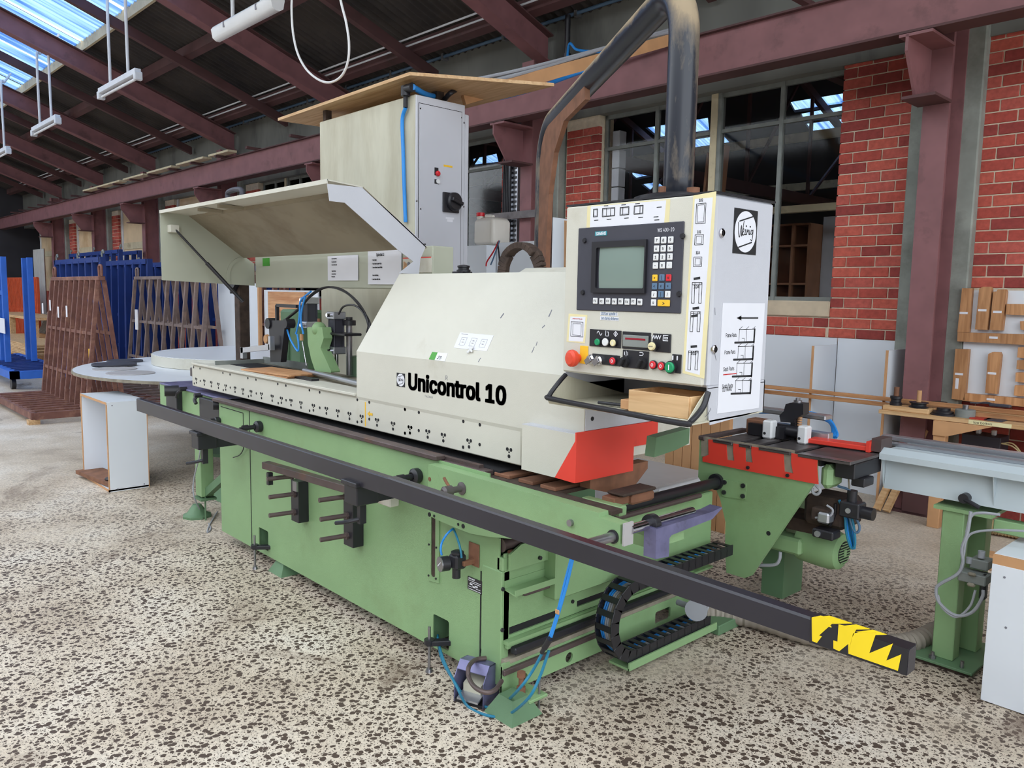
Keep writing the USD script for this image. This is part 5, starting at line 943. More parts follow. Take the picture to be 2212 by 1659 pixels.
# ------------------------------------------------------------------ tall switch cabinet behind the machine
EX0, EX1, EY0, EY1, EZ = -5.437, -4.234, 3.05, 3.456, 2.852
sc_ = thing('switch_cabinet', 'tall grey electrical switch cabinet with a black rotary switch on its door', 'cabinet', (-4.83, 3.25, 0))
add('housing', bx(EX0, EX1, EY0, EY1, .08, EZ, .006), 'cream_stained', sc_); add('plinth', bx(EX0+.02, EX1-.02, EY0+.02, EY1-.02, 0, .08), 'black', sc_)
add('door_frame', bx(EX1, EX1+.012, EY0, EY1-.01, .08, EZ-.005, .003), 'cabinet_grey', sc_)
KX = K(660, 160, .18083); XD = EX1+.012; EP = lambda q: PX(KX(q)[0], XD)
a, b = EP((1350, 290)), EP((1870, 405)); yl_, yr_, zt2 = a[1], b[1], EZ-.055
dr = add('door', bx(XD, XD+.004, yl_+.004, yr_-.004, .14, zt2, .001), 'cabinet_grey', sc_); add('door_gap', cat([bx(XD, XD+.001, yl_, yl_+.004, .13, zt2+.004), bx(XD, XD+.001, yr_-.004, yr_, .13, zt2+.004), bx(XD, XD+.001, yl_, yr_, zt2, zt2+.004)]), 'black', sc_)
add('side_strip', bx(EX1-.03, EX1+.006, EY1-.004, EY1+.03, .1, EZ-.06, .004), 'cabinet_grey', sc_)
for q in ((1368, 412), (1860, 522), (1895, 583), (1372, 1612), (1890, 1585), (1328, 1515)): P = EP(q); add('screw', lathe([(.001, 0), (.007, 0), (.005, .004), (.001, .004)], P, (1, 0, 0), 12), 'steel', sc_)
def ebox(q0, q1, d, m_, nm, par): a, b = EP(q0), EP(q1); return add(nm, bx(XD+.004, XD+.004+d, a[1], b[1], b[2], a[2], .001), m_, par)
ebox((1535, 1115), (1580, 1215), .003, 'black', 'lamp_plate', dr); P = EP((1568, 1190)); add('red_lamp', lathe([(.001, 0), (.017, 0), (.017, .012), (.012, .018), (.001, .018)], P+[.006, 0, 0], (1, 0, 0), 20), 'red_button', dr)
ebox((1535, 1255), (1585, 1315), .003, 'black', 'button_plate', dr); P = EP((1572, 1285)); add('white_button', lathe([(.001, 0), (.014, 0), (.014, .008), (.001, .008)], P+[.006, 0, 0], (1, 0, 0), 20), 'white_plastic', dr)
a, b = EP((1630, 1410)), EP((1815, 1650)); ms = add('main_switch', bx(XD+.004, XD+.02, a[1], b[1], EP((1720, 1655))[2], EP((1720, 1420))[2], .003), 'black', sc_, label='black square rotary main switch')
P = EP((1745, 1530)); add('switch_knob', cat([lathe([(.001, 0), (.062, 0), (.06, .02), (.05, .03), (.001, .03)], P+[.02, 0, 0], (1, 0, 0), 32), obox(P+[.06, 0, 0], (0, .95, -.3), (0, .3, .95), (1, 0, 0), .095, .024, .03, .004)]), 'black', ms)
KX2 = K(800, 450, .30139); a, b = PX(KX2((537, 62))[0], XD), PX(KX2((597, 92))[0], XD); add('label_strip', cat([bx(XD+.004, XD+.005, a[1], b[1], a[2]-.012, a[2]), bx(XD+.004, XD+.005, a[1]+.012, b[1]-.012, a[2]-.03, a[2]-.013)]), 'paper', dr)
a, b = EP((1645, 1085)), EP((1750, 1110)); add('yellow_strip', bx(XD+.004, XD+.005, a[1], b[1], b[2]-.006, b[2]+.006), 'yellow', dr)
pl_ = thing('plywood_board', 'large plywood board laid on top of the grey switch cabinet', 'board', (-5.0, 3.4, 2.93))
add('board', prz(Polygon([(-5.997, 3.0), (-4.164, 2.957), (-3.70, 3.75), (-5.9, 3.75)]), 2.935, 2.955), 'wood_pale', pl_)
add('board_prop', cat([bx(-5.42, -5.38, 3.07, 3.12, EZ, 2.935), bx(-4.4, -4.34, 3.3, 3.36, EZ, 2.935), bx(-5.3, -5.24, 3.36, 3.4, EZ, 2.935)]), 'grime', pl_)
# blue air line over the beam and down the cabinet
bl_ = thing('blue_air_line', 'bright blue air hose swooping from the crane beam to an elbow on the switch cabinet', 'hose', (-4.33, 3.03, 2.85))
El = PY((880, 196), 3.03)
add('elbow', cat([cyl(El+[-.02, 0, -.03], El+[-.02, 0, .03], .030), cyl(El+[-.03, 0, .012], El+[.06, 0, .012], .028), cyl(El+[-.02, 0, -.10], El+[-.02, 0, -.03], .016, 6)]), 'black', bl_)
hp_ = [El+[.06, 0, .012], PY((930, 207), 3.25), PY((1000, 214), 3.8), PY((1065, 213), 4.3), PY((1110, 204), 4.7), PY((1160, 190), 5.1), PY((1215, 170), 5.5), PY((1275, 148), 5.75), PY((1340, 122), 5.78), PY((1400, 105), 5.8), PY((1452, 90), 5.82)]
add('hose', tube(hp_, .019, 12), 'blue_hose', bl_); add('hose', tube([El+[-.02, 0, -.1], PY((869, 260), 3.035), PY((871, 330), 3.035), PY((873, 400), 3.035), PY((876, 480), 3.035)], .012, 10), 'blue_hose', bl_)
tb_ = thing('timber_batten', 'long orange-brown timber batten carrying cables from the crane beam to the switch cabinet', 'board', (-4.4, 5.78, 3.82))
Q0, Q1 = PY((1000, 212), 3.5), PY((1456, 84), 5.76); add('batten', bar(Q0, Q1, .03, .09), 'edge_wood', tb_)
off_ = np.array([0, 0, .062]); one('grey_cable', cat([tube([Q0+off_+[-.15, -.15, -.0], Q0*.9+Q1*.1+off_, Q0*.6+Q1*.4+off_, Q0*.3+Q1*.7+off_+[0, 0, .02], Q1+off_], .014, 8), tube([Q0+off_+[-.15, -.10, .02], Q0*.8+Q1*.2+off_*1.4, Q0*.5+Q1*.5+off_*1.3, Q1+off_*1.4], .012, 8)]), 'grey_cable', 'pair of grey cables strapped along the orange-brown batten', 'cable')
one('black_cable', tube([PY((960, 215), 3.35), PY((975, 200), 3.35), PY((1000, 191), 3.5), PY((1060, 189), 3.7), PY((1100, 183), 3.8)], .016, 8), 'black', 'thick black cable looping out of the switch cabinet below the plywood board', 'cable')

# ------------------------------------------------------------------ black rail in front with hazard tape
fr_ = thing('stop_rail', 'long black square rail along the machine front with yellow hazard tape on its end', 'rail', (-2.9, 1.75, .82))
RY = 1.72
e0, e1, e2 = PY((296, 862), RY), PY((850, 1036.7), RY), PY((1957, 1385), RY)
zt_l, zt_m, zt_r = e0[2], e1[2], PY((1946, 1412), RY)[2]+.008
zb_l, zb_r = PY((293, 888), RY)[2], PY((1938, 1449), RY)[2]
hL, hR = .074, .058
rx = [-5.49, -2.52, -.60]
def rail_seg(x0, x1, za, zb, ha, hb, m_, nm, inset=0.0):
    y0, y1 = RY-inset, RY+.036+inset; b = .004
    v = []
    for x, z, h_ in ((x0, za, ha), (x1, zb, hb)): v += [(x, y0+b, z+inset), (x, y0, z-b), (x, y0, z-h_-inset), (x, y1, z-h_-inset), (x, y1, z-b), (x, y1-b, z+inset)]
    return add(nm, trimesh.convex.convex_hull(np.array(v)), m_, fr_, smooth=20)
rail_seg(-5.50, -2.54, .884, .884, .082, .072, 'rail_black', 'rail'); rail_seg(-2.56, -.605, .886, .868, .070, .052, 'rail_black', 'rail', .002)
# hazard tape: yellow sleeve with black teeth
tx = [PY((1752, 1340), RY)[0], -.606]; kN = K(1700, 1100, .30135)
zr_ = lambda x: .886+(.868-.886)*(x+2.56)/(1.955); hr_ = lambda x: .070+(.052-.070)*(x+2.56)/1.955
v = []
for x in tx: v += [(x, RY-.0035, zr_(x)+.0035), (x, RY-.0035, zr_(x)-hr_(x)-.003), (x, RY+.0395, zr_(x)-hr_(x)-.003), (x, RY+.0395, zr_(x)+.0035)]
hz_t = add('hazard_tape', trimesh.convex.convex_hull(np.array(v)), 'black', fr_, label='yellow and black hazard tape')
def fp(q): P = PY(kN(q)[0], RY-.004); return (P[0], P[2])
W_ = [[(178, 775), (240, 762), (255, 765), (330, 815), (230, 905), (250, 912), (215, 958), (180, 945)],
      [(370, 825), (500, 855), (465, 925), (440, 1030), (440, 965), (375, 1018), (333, 998), (333, 940), (362, 950)],
      [(475, 890), (545, 880), (640, 885), (590, 1032), (760, 962), (712, 1085), (820, 1040), (795, 1158), (440, 1035), (465, 930)]]
for poly_ in W_:
    g = Polygon([fp(q) for q in poly_]).buffer(0); add('yellow_stripe', pry(g, RY-.0045, RY-.0035), 'hazard_yellow', hz_t, smooth=False)
for a, b in (((245, 742), (415, 798)), ((440, 812), (545, 835)), ((560, 870), (665, 885))):
    xa, xb = fp(a)[0], fp(b)[0]; z = zr_((xa+xb)/2)+.0036
    add('yellow_stripe', trimesh.convex.convex_hull(np.array([(xa-.02, RY-.0045, zr_(xa)-.004), (xb-.03, RY-.0045, zr_(xb)-.004), (xa, RY+.038, zr_(xa)+.0042), (xb, RY+.038, zr_(xb)+.0042), (xa-.02, RY-.002, zr_(xa)+.0044), (xb-.03, RY-.002, zr_(xb)+.0044)])), 'hazard_yellow', hz_t)
for (p, yb) in (((432, 950), 2.10), ((770, 1062), 2.0)):
    P = PY(p, RY+.02); x = P[0]
    ck = add('clamp', cat([bx(x-.05, x+.05, RY-.01, RY+.10, P[2]-.05, P[2]+.045, .004), bx(x-.06, x+.06, RY-.02, RY+.06, P[2]+.03, P[2]+.05, .003), bx(x-.03, x+.03, RY+.08, yb, P[2]-.05, P[2]+.01)]), 'black', fr_)
    add('clamp_post', cat([bx(x-.012, x+.012, RY+.03, RY+.06, P[2]-.14, P[2]-.04), tube([(x, RY+.04, P[2]-.12), (x-.04, RY, P[2]-.135), (x-.10, RY-.02, P[2]-.15)], .009, 8)]), 'black', ck)
# ------------------------------------------------------------------ tenoning unit at the machine's far end
tu = thing('tenoning_unit', 'green tenoning unit with red front band and slotted steel table at the machine end', 'machine', (-1.9, 3.6, 0))
TY = 3.40
pp = xz([(1512, 935), (1508, 1030), (1516, 1043), (1548, 1060), (1556, 1080), (1567, 1127), (1566, 1185), (1569, 1237), (1608, 1249), (1622, 1244), (1757, 1046), (1764, 1040), (1764, 960)], TY)
pp = [(x, min(z, .90)) for x, z in pp]
add('side_plate', pry(Polygon(pp).buffer(0), TY, TY+.02), 'green', tu, smooth=False)
rb = xz(kG((225, 592), (505, 645), (1410, 802), (1960, 915))+[(1834, 990), (1834, 999)]+kG((1958, 950), (1950, 1120), (1972, 1372), (1890, 1360), (870, 1165), (130, 1010), (128, 940), (225, 905)), TY-.008)
slots = [kG((500, 660), (620, 680), (615, 850), (635, 1000), (520, 985)), kG((805, 705), (910, 722), (905, 880), (928, 1030), (810, 1010)), kG((1412, 830), (1545, 842), (1540, 1030), (1572, 1200), (1430, 1170))]
g = Polygon([(x, min(z, .903)) for x, z in rb]).buffer(0)
for s in slots: g = g.difference(Polygon(xz(s, TY-.008)).buffer(0))
add('red_band', pry(g, TY-.008, TY-.003), 'red', tu, smooth=False)
sb = Polygon(xz(kG((110, 600), (1600, 830), (1600, 1210), (110, 920)), TY)).buffer(0); add('slot_back', pry(sb, TY-.0028, TY-.0005), 'dust_grey', tu)
add('bolt', cat([cyl(P+[0, -.001, 0], P+[0, -.010, 0], .008, 10) for P in (PY(p, TY-.008) for p in kG((860, 1105), (1490, 1230)))]), 'black', tu)
bp = [PY(p, TY-.003) for p in kG((440, 1290), (830, 1360), (810, 1620), (430, 1560))]; cpl = add('cover_plate', pry(Polygon([(p[0], p[2]) for p in bp]).buffer(-.008).buffer(.008), TY-.005, TY), 'green', tu, smooth=False)
add('bolt', cat([cyl(P, P+[0, -.008, 0], .011, 12) for P in (PY(p, TY-.005) for p in kG((485, 1340), (780, 1395), (475, 1500), (775, 1560)))]), 'black', cpl)
P = PY((1660, 1152), TY); add('hole', cyl(P+[0, .001, 0], P+[0, -.001, 0], .011), 'black_matt', tu)
P = PY((1549, 1040), TY); add('shaft_collar', lathe([(.026, 0), (.040, 0), (.040, .02), (.026, .02)], P, (0, -1, 0), 26), 'black', tu)
fx = lambda q: PY(kG(q)[0], TY-.01)[0]
for k, (a, b) in enumerate((((300, 570), (605, 615)), ((715, 640), (905, 668)), ((1030, 690), (1535, 775)), ((1655, 800), (2385, 990)))):
    x0, x1 = fx(a), fx(b) if k < 3 else PY((1838, 995), TY-.01)[0]
    t = add('table_slab', bx(x0, x1, TY-.012, 3.86, .893, .907, .002), 'steel_worn', tu); add('slab_edge', bx(x0, x1, TY-.016, TY+.03, .9072, .909, .0005), 'steel', t)
add('table_base', bx(fx((280, 600)), fx((1980, 900)), TY+.02, 3.86, .86, .892), 'black', tu)
add('table_rail', bx(fx((60, 560)), fx((160, 560)), TY-.01, 3.8, .893, .915, .004), 'steel_brown', tu)
add('lower_block', cat([bx(-1.64, -1.585, TY+.02, 3.55, .76, .87, .02)]), 'green', tu); add('slide', cat([bx(-1.58, -1.49, 3.44, 3.72, .82, .89, .004), bx(-1.53, -1.47, 3.5, 3.6, .78, .82, .004)]), 'black', tu)
# clamps and stops on the table
ck = [PY(p, 3.72) for p in kG((1500, 90), (1570, 68), (1780, 80), (1780, 250), (1640, 330), (1630, 385), (1420, 370), (1400, 270), (1470, 200))]
cl_ = add('clamp_head', pry(Polygon([(p[0], p[2]) for p in ck]), 3.69, 3.75), 'black', tu, label='black hold-down clamp with spring column'); P = PY(kG((1648, 55))[0], 3.72); add('clamp_bolt', cat([cyl(P+[0, 0, -.01], P+[0, 0, .006], .02), cyl(P+[0, 0, .0], P+[0, 0, .018], .011, 6)]), 'steel', cl_)
P = PY(kG((1590, 560))[0], 3.72); add('clamp_column', bx(P[0]-.012, P[0]+.012, 3.70, 3.74, .905, 1.02), 'black', cl_)
P = PY(kG((1665, 560))[0], 3.72); add('spring', cat([cyl((P[0], 3.72, .91+.012*k), (P[0], 3.72, .917+.012*k), .012, 12) for k in range(10)]), 'edge_wood', cl_)
for a, b in (((1145, 335), (1380, 545)), ((1700, 425), (1935, 620))):
    Pa, Pb = PY(kG(a)[0], 3.66), PY(kG(b)[0], 3.66); w_ = add('white_block', bx(Pa[0], Pb[0]-.03, 3.62, 3.68, .908, Pa[2], .008), 'white_plastic', tu, label='white plastic guide block'); add('hole', cyl(((Pa[0]+Pb[0])/2-.025, 3.6195, .935), ((Pa[0]+Pb[0])/2-.025, 3.6185, .935), .007), 'black_matt', w_)
Pa, Pb = PY(kG((840, 320))[0], 3.70), PY(kG((1130, 560))[0], 3.70); add('stop_block', bx(Pa[0], Pb[0], 3.69, 3.78, .908, Pa[2], .006), 'rust', tu)
Pa, Pb = PY(kG((1720, 215))[0], 3.82), PY(kG((2110, 390))[0], 3.82); add('air_cylinder', bx(Pa[0]-.45, Pb[0], 3.80, 3.88, Pb[2]+.01, Pa[2]-.005, .005), 'alu', tu)
Pa, Pb = PY(kG((1940, 425))[0], 3.74), PY(kG((2160, 520))[0], 3.74); add('air_cylinder', bx(Pa[0]-.3, Pb[0], 3.73, 3.78, .925, .96, .004), 'alu', tu)
add('clamp_arm', bx(PY(kG((1320, 400))[0], 3.72)[0], PY(kG((1620, 400))[0], 3.72)[0], 3.70, 3.74, PY(kG((1400, 450))[0], 3.72)[2], PY(kG((1400, 400))[0], 3.72)[2]), 'steel', tu)
add('spindle', cat([cyl((-2.08, 3.70, .95), (-1.85, 3.70, .95), .03), bx(-2.15, -1.95, 3.66, 3.76, .91, .97)]), 'black', tu)
a, b, c_ = PZ((1741, 950), .93), PZ((1875, 968), .93), PZ((1886, 962), .93)
fe = add('red_fence', cat([bar((a[0], a[1]+.05, .925), (b[0], b[1]+.05, .925), .09, .022, b=.003), bx(b[0]-.01, b[0]+.006, b[1], b[1]+.12, .91, .96)]), 'red', tu, label='red fence bar on the steel table'); add('fence_end', bx(b[0]+.006, b[0]+.05, b[1]+.02, b[1]+.14, .915, .975), 'steel_brown', fe)
for k in range(4): add('air_hose', tube([PY((1640, 882+3*k), 3.95), PY((1690, 886+2*k), 3.95), PY((1745, 890+3*k), 3.98), PY((1790, 905+2*k), 3.95), PY((1808-3*k, 935), 3.9), PY((1806-4*k, 945), 3.86)], .007, 8), 'blue_hose', tu)
# motor
mp = np.array([-1.80, 3.62, .437]); ma = np.array([1.0, -.04, -.03]); ma /= np.linalg.norm(ma)
mt = add('motor', lathe([(.001, 0), (.090, 0), (.094, .01), (.096, .12), (.094, .16), (.084, .198), (.062, .21), (.001, .21)], mp, ma, 36), 'green', tu, label='rounded green electric motor', smooth=40)
add('fan_grille', lathe([(.001, .2101), (.054, .2101), (.054, .213), (.001, .213)], mp, ma, 30), 'black_matt', mt)
ms_ = np.cross(ma, [0, 0, 1.0]); ms_ /= np.linalg.norm(ms_); add('grille_bar', cat([obox(mp+ma*.215+ms_*0+np.array([0, 0, 1.0])*z, ma, ms_, (0, 0, 1), .004, 2*math.sqrt(.054**2-z*z), .004) for z in np.linspace(-.045, .045, 8)]+[obox(mp+ma*.217, ma, ms_, (0, 0, 1), .004, .022, .03)]), 'green', mt)
Pa, Pb = PY(kH((170, 1040))[0], 3.52), PY(kH((545, 1300))[0], 3.52); add('terminal_box', bx(Pa[0]-.02, Pb[0], 3.50, 3.60, PY(kH((350, 1260))[0], 3.52)[2], PY(kH((350, 1050))[0], 3.52)[2], .012), 'green', mt)
add('mounting', cat([bx(-1.90, -1.68, 3.55, 3.75, .50, .56), bx(-1.75, -1.55, 3.5, 3.7, .56, .70, .02), bx(-1.68, -1.60, 3.44, 3.5, .60, .66, .006)]), 'grime', tu)
vb = add('valve_block', cat([bx(-1.56, -1.47, 3.46, 3.54, .64, .71, .006), cyl((-1.52, 3.50, .70), (-1.52, 3.50, .76), .022), cyl((-1.47, 3.5, .67), (-1.42, 3.5, .67), .028), bx(-1.66, -1.56, 3.42, 3.5, .53, .57, .006)]), 'black', tu); add('valve_plug', cat([cyl((-1.515, 3.458, .675), (-1.515, 3.452, .675), .012), cyl((-1.63, 3.42, .55), (-1.63, 3.412, .55), .014)]), 'alu', vb)
add('sensor_block', bx(-1.64, -1.585, 3.42, 3.48, .60, .65, .008), 'alu', tu)
for k in range(5): add('air_hose', tube([PY(p, 3.5+.01*k) for p in ((1812+k, 1080), (1824+2*k, 1110), (1828+3*k, 1150), (1838+2*k, 1183), (1847-k, 1175), (1843-3*k, 1130), (1828-2*k, 1090))], .0055, 8), 'blue_hose' if k % 2 else 'teal_hose', tu)
add('air_hose', tube([PY(p, 3.5) for p in ((1810, 1050), (1838, 1062), (1838, 1095), (1856, 1135), (1852, 1150), (1842, 1140), (1828, 1090))], .006, 8), 'key_blue', tu)
add('cable', tube([PY(p, 3.5) for p in ((1832, 1020), (1836, 1065), (1848, 1090), (1842, 1105), (1820, 1090))], .004, 8), 'dust_grey', tu)
add('cable', tube([PY(p, 3.42) for p in kH((720, 400), (780, 470), (740, 520), (690, 500), (680, 440))], .007, 8), 'grey_cable', tu); add('cable', tube([PY(p, 3.44) for p in kH((865, 660), (940, 720), (900, 800), (720, 820))], .005, 8), 'grey_cable', tu)
add('cable', tube([PY(p, 3.46) for p in kH((270, 1260), (260, 1350), (200, 1420), (0, 1430))], .008, 8), 'grey_cable', tu); add('cable', tube([PY(p, 3.5) for p in kH((980, 640), (965, 780), (900, 920))], .008, 8), 'black', tu)
ft_ = add('rear_column', bx(-2.05, -1.93, 3.7, 3.9, .08, .80), 'green_dark', tu); F = PZ((1690, 1262), 0); add('wedge_foot', foot((F[0], F[1]), .13, .07), 'green_dark', tu); add('levelling_stud', cat([cyl((F[0]-.03, F[1]-.06, 0), (F[0]-.03, F[1]-.06, .15), .006), bx(F[0]-.10, F[0]+.06, F[1]-.08, F[1]+.06, .085, .10)]), 'green_dark', tu)
add('lever', cyl(PY((1826, 1012), 3.5), PY((1856, 1023), 3.5), .008), 'black', tu)
one('white_floor_box', bx(-3.6, -3.02, 3.5, 4.62, 0, .40, .003), 'melamine', 'low white panel box on the floor behind the machine end', 'box')
one('grey_panel', bx(-3.65, -3.0, 3.45, 4.66, .40, .415), 'melamine_grey', 'greyish board lying on the low white box behind the machine', 'board')
one('pink_timber_stack', cat([bx(-3.42+.075*k, -3.35+.075*k, 4.70, 4.74, 0, 1.02+.01*(k % 3)) for k in range(7)]), 'pink_wood' if 'pink_wood' in M else 'edge_wood', 'row of pinkish upright timber boards behind the saw guard', 'boards')

# ------------------------------------------------------------------ energy chain at the machine's foot
ch = thing('floor_energy_chain', 'black energy chain looping from the floor tray up to the tenoning unit', 'cable chain', (-2.05, 2.6, .02))
R_ = .142; cz = .235
path = [(y, .078) for y in np.arange(3.18, 2.62, -.052)]+[(2.62-R_*1.05*math.sin(t), cz-(R_+.014)*math.cos(t)) for t in np.linspace(0, math.pi, 10)]+[(y, .392) for y in np.arange(2.67, 3.36, .052)]
for k, (a, b) in enumerate(zip(path[:-1], path[1:])):
    A, B = np.array([-2.06, *a]), np.array([-2.06, *b]); u = (B-A)/np.linalg.norm(B-A); L_ = np.linalg.norm(B-A); n_ = np.cross([1, 0, 0], u); m_ = (A+B)/2
    add('chain_link', cat([obox(m_+np.array([sx*.043, 0, 0]), u, (1, 0, 0), n_, L_*1.12, .006, .052, .002) for sx in (-1, 1)]+[obox(m_+n_*sz*.024, u, (1, 0, 0), n_, .026, .086, .004) for sz in (-1, 1)]), 'black', ch, smooth=False)
cp = smooth([(-2.06, y, z) for y, z in path[::3]], 4)
for k, m_ in enumerate(('blue_hose', 'blue_hose', 'grey_cable', 'grey_cable', 'dust_grey', 'grey_cable')): add('chain_cable', sweep(cp+[-.030+.011*k, 0, 0], circ(.0048, 8), up=(1, 0, 0)), m_, ch)
add('chain_tray', cat([bx(-2.115, -2.005, 2.56, 3.27, .030, .040), bx(-2.010, -2.003, 2.56, 3.22, .030, .065)]), 'green', ch)
add('tray_foot', bx(-2.14, -1.99, 3.22, 3.42, 0, .05, .004), 'green_dark', ch)
add('cable_end', cat([tube([(-2.09+.012*k, 3.18, .09), (-2.09+.012*k, 3.24, .13+.01*k), (-2.11+.01*k, 3.22, .16), (-2.17, 3.2, .15)], .006, 8) for k in range(4)]), 'grey_cable', ch)
P = PX((1505, 1315), -2.02); one('suction_elbow', cat([lathe([(.03, 0), (.05, 0), (.052, .02), (.03, .02)], P, (.5, -1, 0), 26), cyl(P, P+[-.12, .02, -.01], .014)]), 'grey_cable', 'grey plastic pipe elbow at the end of the floor chain', 'pipe')
# foot pedal with grey guard
fpd = thing('foot_pedal', 'grey guarded foot pedal on the floor at the near machine corner', 'pedal', PZ((1035, 1510), 0))
q = PZ((1044, 1533), 0); x1_, y0_ = q[0], q[1]; ux = np.array([.94, .33, 0]); uy = np.array([-.33, .94, 0]); 
def fpm(pts, a, b): return frame(np.array([x1_, y0_, 0]), uy, (0, 0, 1), ext(Polygon(pts), abs(b-a)).apply_translation([0, 0, a]))
prof = [(0, .0), (.125, .0), (.135, .12), (.10, .150), (.045, .158), (.0, .10)]
add('guard_side', fpm(prof, -.003, 0), 'steel_blue', fpd, smooth=False); add('guard_side', fpm(prof, -.135, -.132), 'steel_blue', fpd, smooth=False)
add('guard_top', fpm([(.02, .128), (.045, .158), (.10, .150), (.137, .12), (.135, .115), (.10, .145), (.045, .153), (.022, .124)], -.135, 0), 'steel_blue', fpd, smooth=False)
add('pedal', fpm([(-.01, .018), (.10, .05), (.10, .058), (-.01, .026)], -.115, -.02), 'alu', fpd); add('pedal_base', fpm([(0, 0), (.13, 0), (.13, .012), (0, .012)], -.132, -.003), 'black', fpd); add('pedal_block', fpm([(.03, .03), (.10, .05), (.10, .09), (.03, .07)], -.11, -.03), 'cream_stained', fpd)
kP = K(900, 1380, .12658)
add('cable', tube([PY(p, y) for p, y in zip(kP((1180, 330), (1000, 360), (890, 480), (890, 650), (990, 820), (1180, 915), (1340, 870), (1450, 720)), (2.0, 1.95, 1.88, 1.86, 1.84, 1.84, 1.88, 1.95))], .009, 10), 'steel_brown', fpd)
hs = thing('teal_air_hoses', 'pair of teal air hoses looping over the floor round the foot pedal', 'hose', PZ((1060, 1548), 0))
g1 = [PY((1178, 1398), 1.95), PY((1150, 1450), 1.93), PY((1120, 1490), 1.90), PZ((1090, 1518), .012), PZ((1065, 1528), .006)]
g2 = [PY((1186, 1405), 1.96), PY((1165, 1465), 1.93), PY((1140, 1510), 1.90), PZ((1095, 1545), .012), PZ((1055, 1546), .006), PZ((1010, 1525), .006), PY((985, 1480), 1.86), PY((960, 1430), 1.92), PY((949, 1395), 1.99), PY((945, 1370), 2.06)]
add('hose', tube(g1+[PZ((1040, 1524), .006), PZ((1005, 1505), .006), PY((980, 1470), 1.88), PY((955, 1425), 1.94), PY((943, 1375), 2.06)], .0055, 8), 'teal_hose', hs); add('hose', tube(g2, .0055, 8), 'teal_hose', hs)
for dx in (0, 5): add('hose', tube([PY((1240-dx*.6, 1195), 1.98), PY((1225-dx, 1260), 1.97), PY((1205-dx*.5, 1330), 1.96), PY((1188-dx*.6, 1383), 1.95)], .0055, 8), 'blue_hose', hs)
a, b = PY((1188, 1380), 1.94), PY((1176, 1400), 1.94); add('coupling', cat([cyl(a, b, .011, 12), cyl(b, b+(b-a)*.5, .008, 12)]), 'black', hs); add('hose_tag', bx(PY((1204, 1315), 1.95)[0]-.008, PY((1204, 1315), 1.95)[0]+.012, 1.945, 1.95, PY((1204, 1326), 1.95)[2], PY((1204, 1316), 1.95)[2], .002), 'edge_wood', hs)

# ------------------------------------------------------------------ grey outfeed conveyor on a green post
mat('conveyor_grey', (186, 196, 200), .45, var=.05, vs=3)
cv_ = thing('outfeed_table', 'long grey outfeed table with aluminium rails on a green post', 'table', (-1.15, 3.8, 0))
CXA, CXB = -1.487, 1.2
add('bed', pry(Polygon([(CXA, .905), (CXB, .905), (CXB, .922), (CXA, .922)]), 3.70, 4.02), 'conveyor_grey', cv_)
add('front_lip', cat([prx(Polygon([(3.68, .885), (3.69, .885), (3.69, .905), (3.725, .928), (3.72, .936), (3.68, .912)]), CXA, CXB)]), 'conveyor_grey', cv_, smooth=False)
add('front_panel', prx(Polygon([(3.735, .905), (3.728, .745), (3.733, .745), (3.742, .905)]), CXA+.012, CXB), 'conveyor_grey', cv_, smooth=False)
add('panel_soffit', bx(CXA+.01, CXB, 3.69, 3.74, .884, .888), 'conveyor_grey', cv_)
for k, x in enumerate((CXA+.006, PY((2142, 1080), 3.70)[0], PY((2177, 1080), 3.70)[0]+.03, -.55, -.2)):
    if k == 2: continue
    add('rib', prx(Polygon([(3.69, .884), (3.735, .884), (3.730, .75)]), x, x+.004), 'conveyor_grey', cv_, smooth=False)
add('rail', cat([bx(CXA-.10, CXB, 3.93, 3.985, .935, .958, .004), bx(CXA-.11, CXB, 3.86, 3.90, .922, .938, .003)]), 'alu', cv_); add('rail_groove', bx(CXA-.05, CXB, 3.90, 3.925, .9225, .926), 'black_matt', cv_); add('bed_slot', bx(CXA+.10, CXB, 3.775, 3.79, .9222, .9235), 'black_matt', cv_)
add('back_panel', bx(CXA+.02, CXB, 4.0, 4.02, .72, .905), 'conveyor_grey', cv_)
po_ = add('post', cat([bx(-1.215, -1.128, 3.72, 3.80, .03, .70, .003), bx(-1.16, -1.09, 3.90, 3.98, .03, .70, .003)]), 'green', cv_, label='green steel post'); add('post_head', bx(-1.25, -1.02, 3.71, 3.95, .70, .716), 'green', cv_); add('cross_arm', bx(-1.02, -.4, 3.74, 3.80, .64, .695, .003), 'green', cv_)
add('base_plate', bx(-1.30, -1.03, 3.66, 4.05, .018, .030, .002), 'green_dark', cv_); add('base_bolt', cat([cyl((-1.20, 3.69, 0), (-1.20, 3.69, .06), .008), cyl((-1.08, 3.69, 0), (-1.08, 3.69, .06), .008), cyl((-1.20, 3.69, .03), (-1.20, 3.69, .045), .015, 6)]), 'steel', cv_); add('base_shoe', bx(-1.28, -1.05, 3.68, 4.03, 0, .018), 'grime', cv_)
P = PY((2086, 1075), 3.72); hn = add('clamp_lever', cat([cyl(P+[0, .02, 0], P+[0, -.03, 0], .021), tube([P+[0, -.02, -.004], P+[.03, -.03, -.012], P+[.065, -.03, -.026]], .010, 10)]), 'black', cv_)
kV = K(1700, 1100, .30135)
sw_ = add('switch_box', cat([bx(*(lambda a, b: (a[0], b[0], 3.66, 3.74, b[2], a[2]))(PY(kV((1225, 440))[0], 3.66), PY(kV((1420, 560))[0], 3.66)), .004), bx(*(lambda a, b: (a[0], b[0], 3.70, 3.78, b[2], a[2]))(PY(kV((1310, 350))[0], 3.70), PY(kV((1435, 450))[0], 3.70)), .004)]), 'steel_grey', cv_, label='grey switch box with wing knobs')
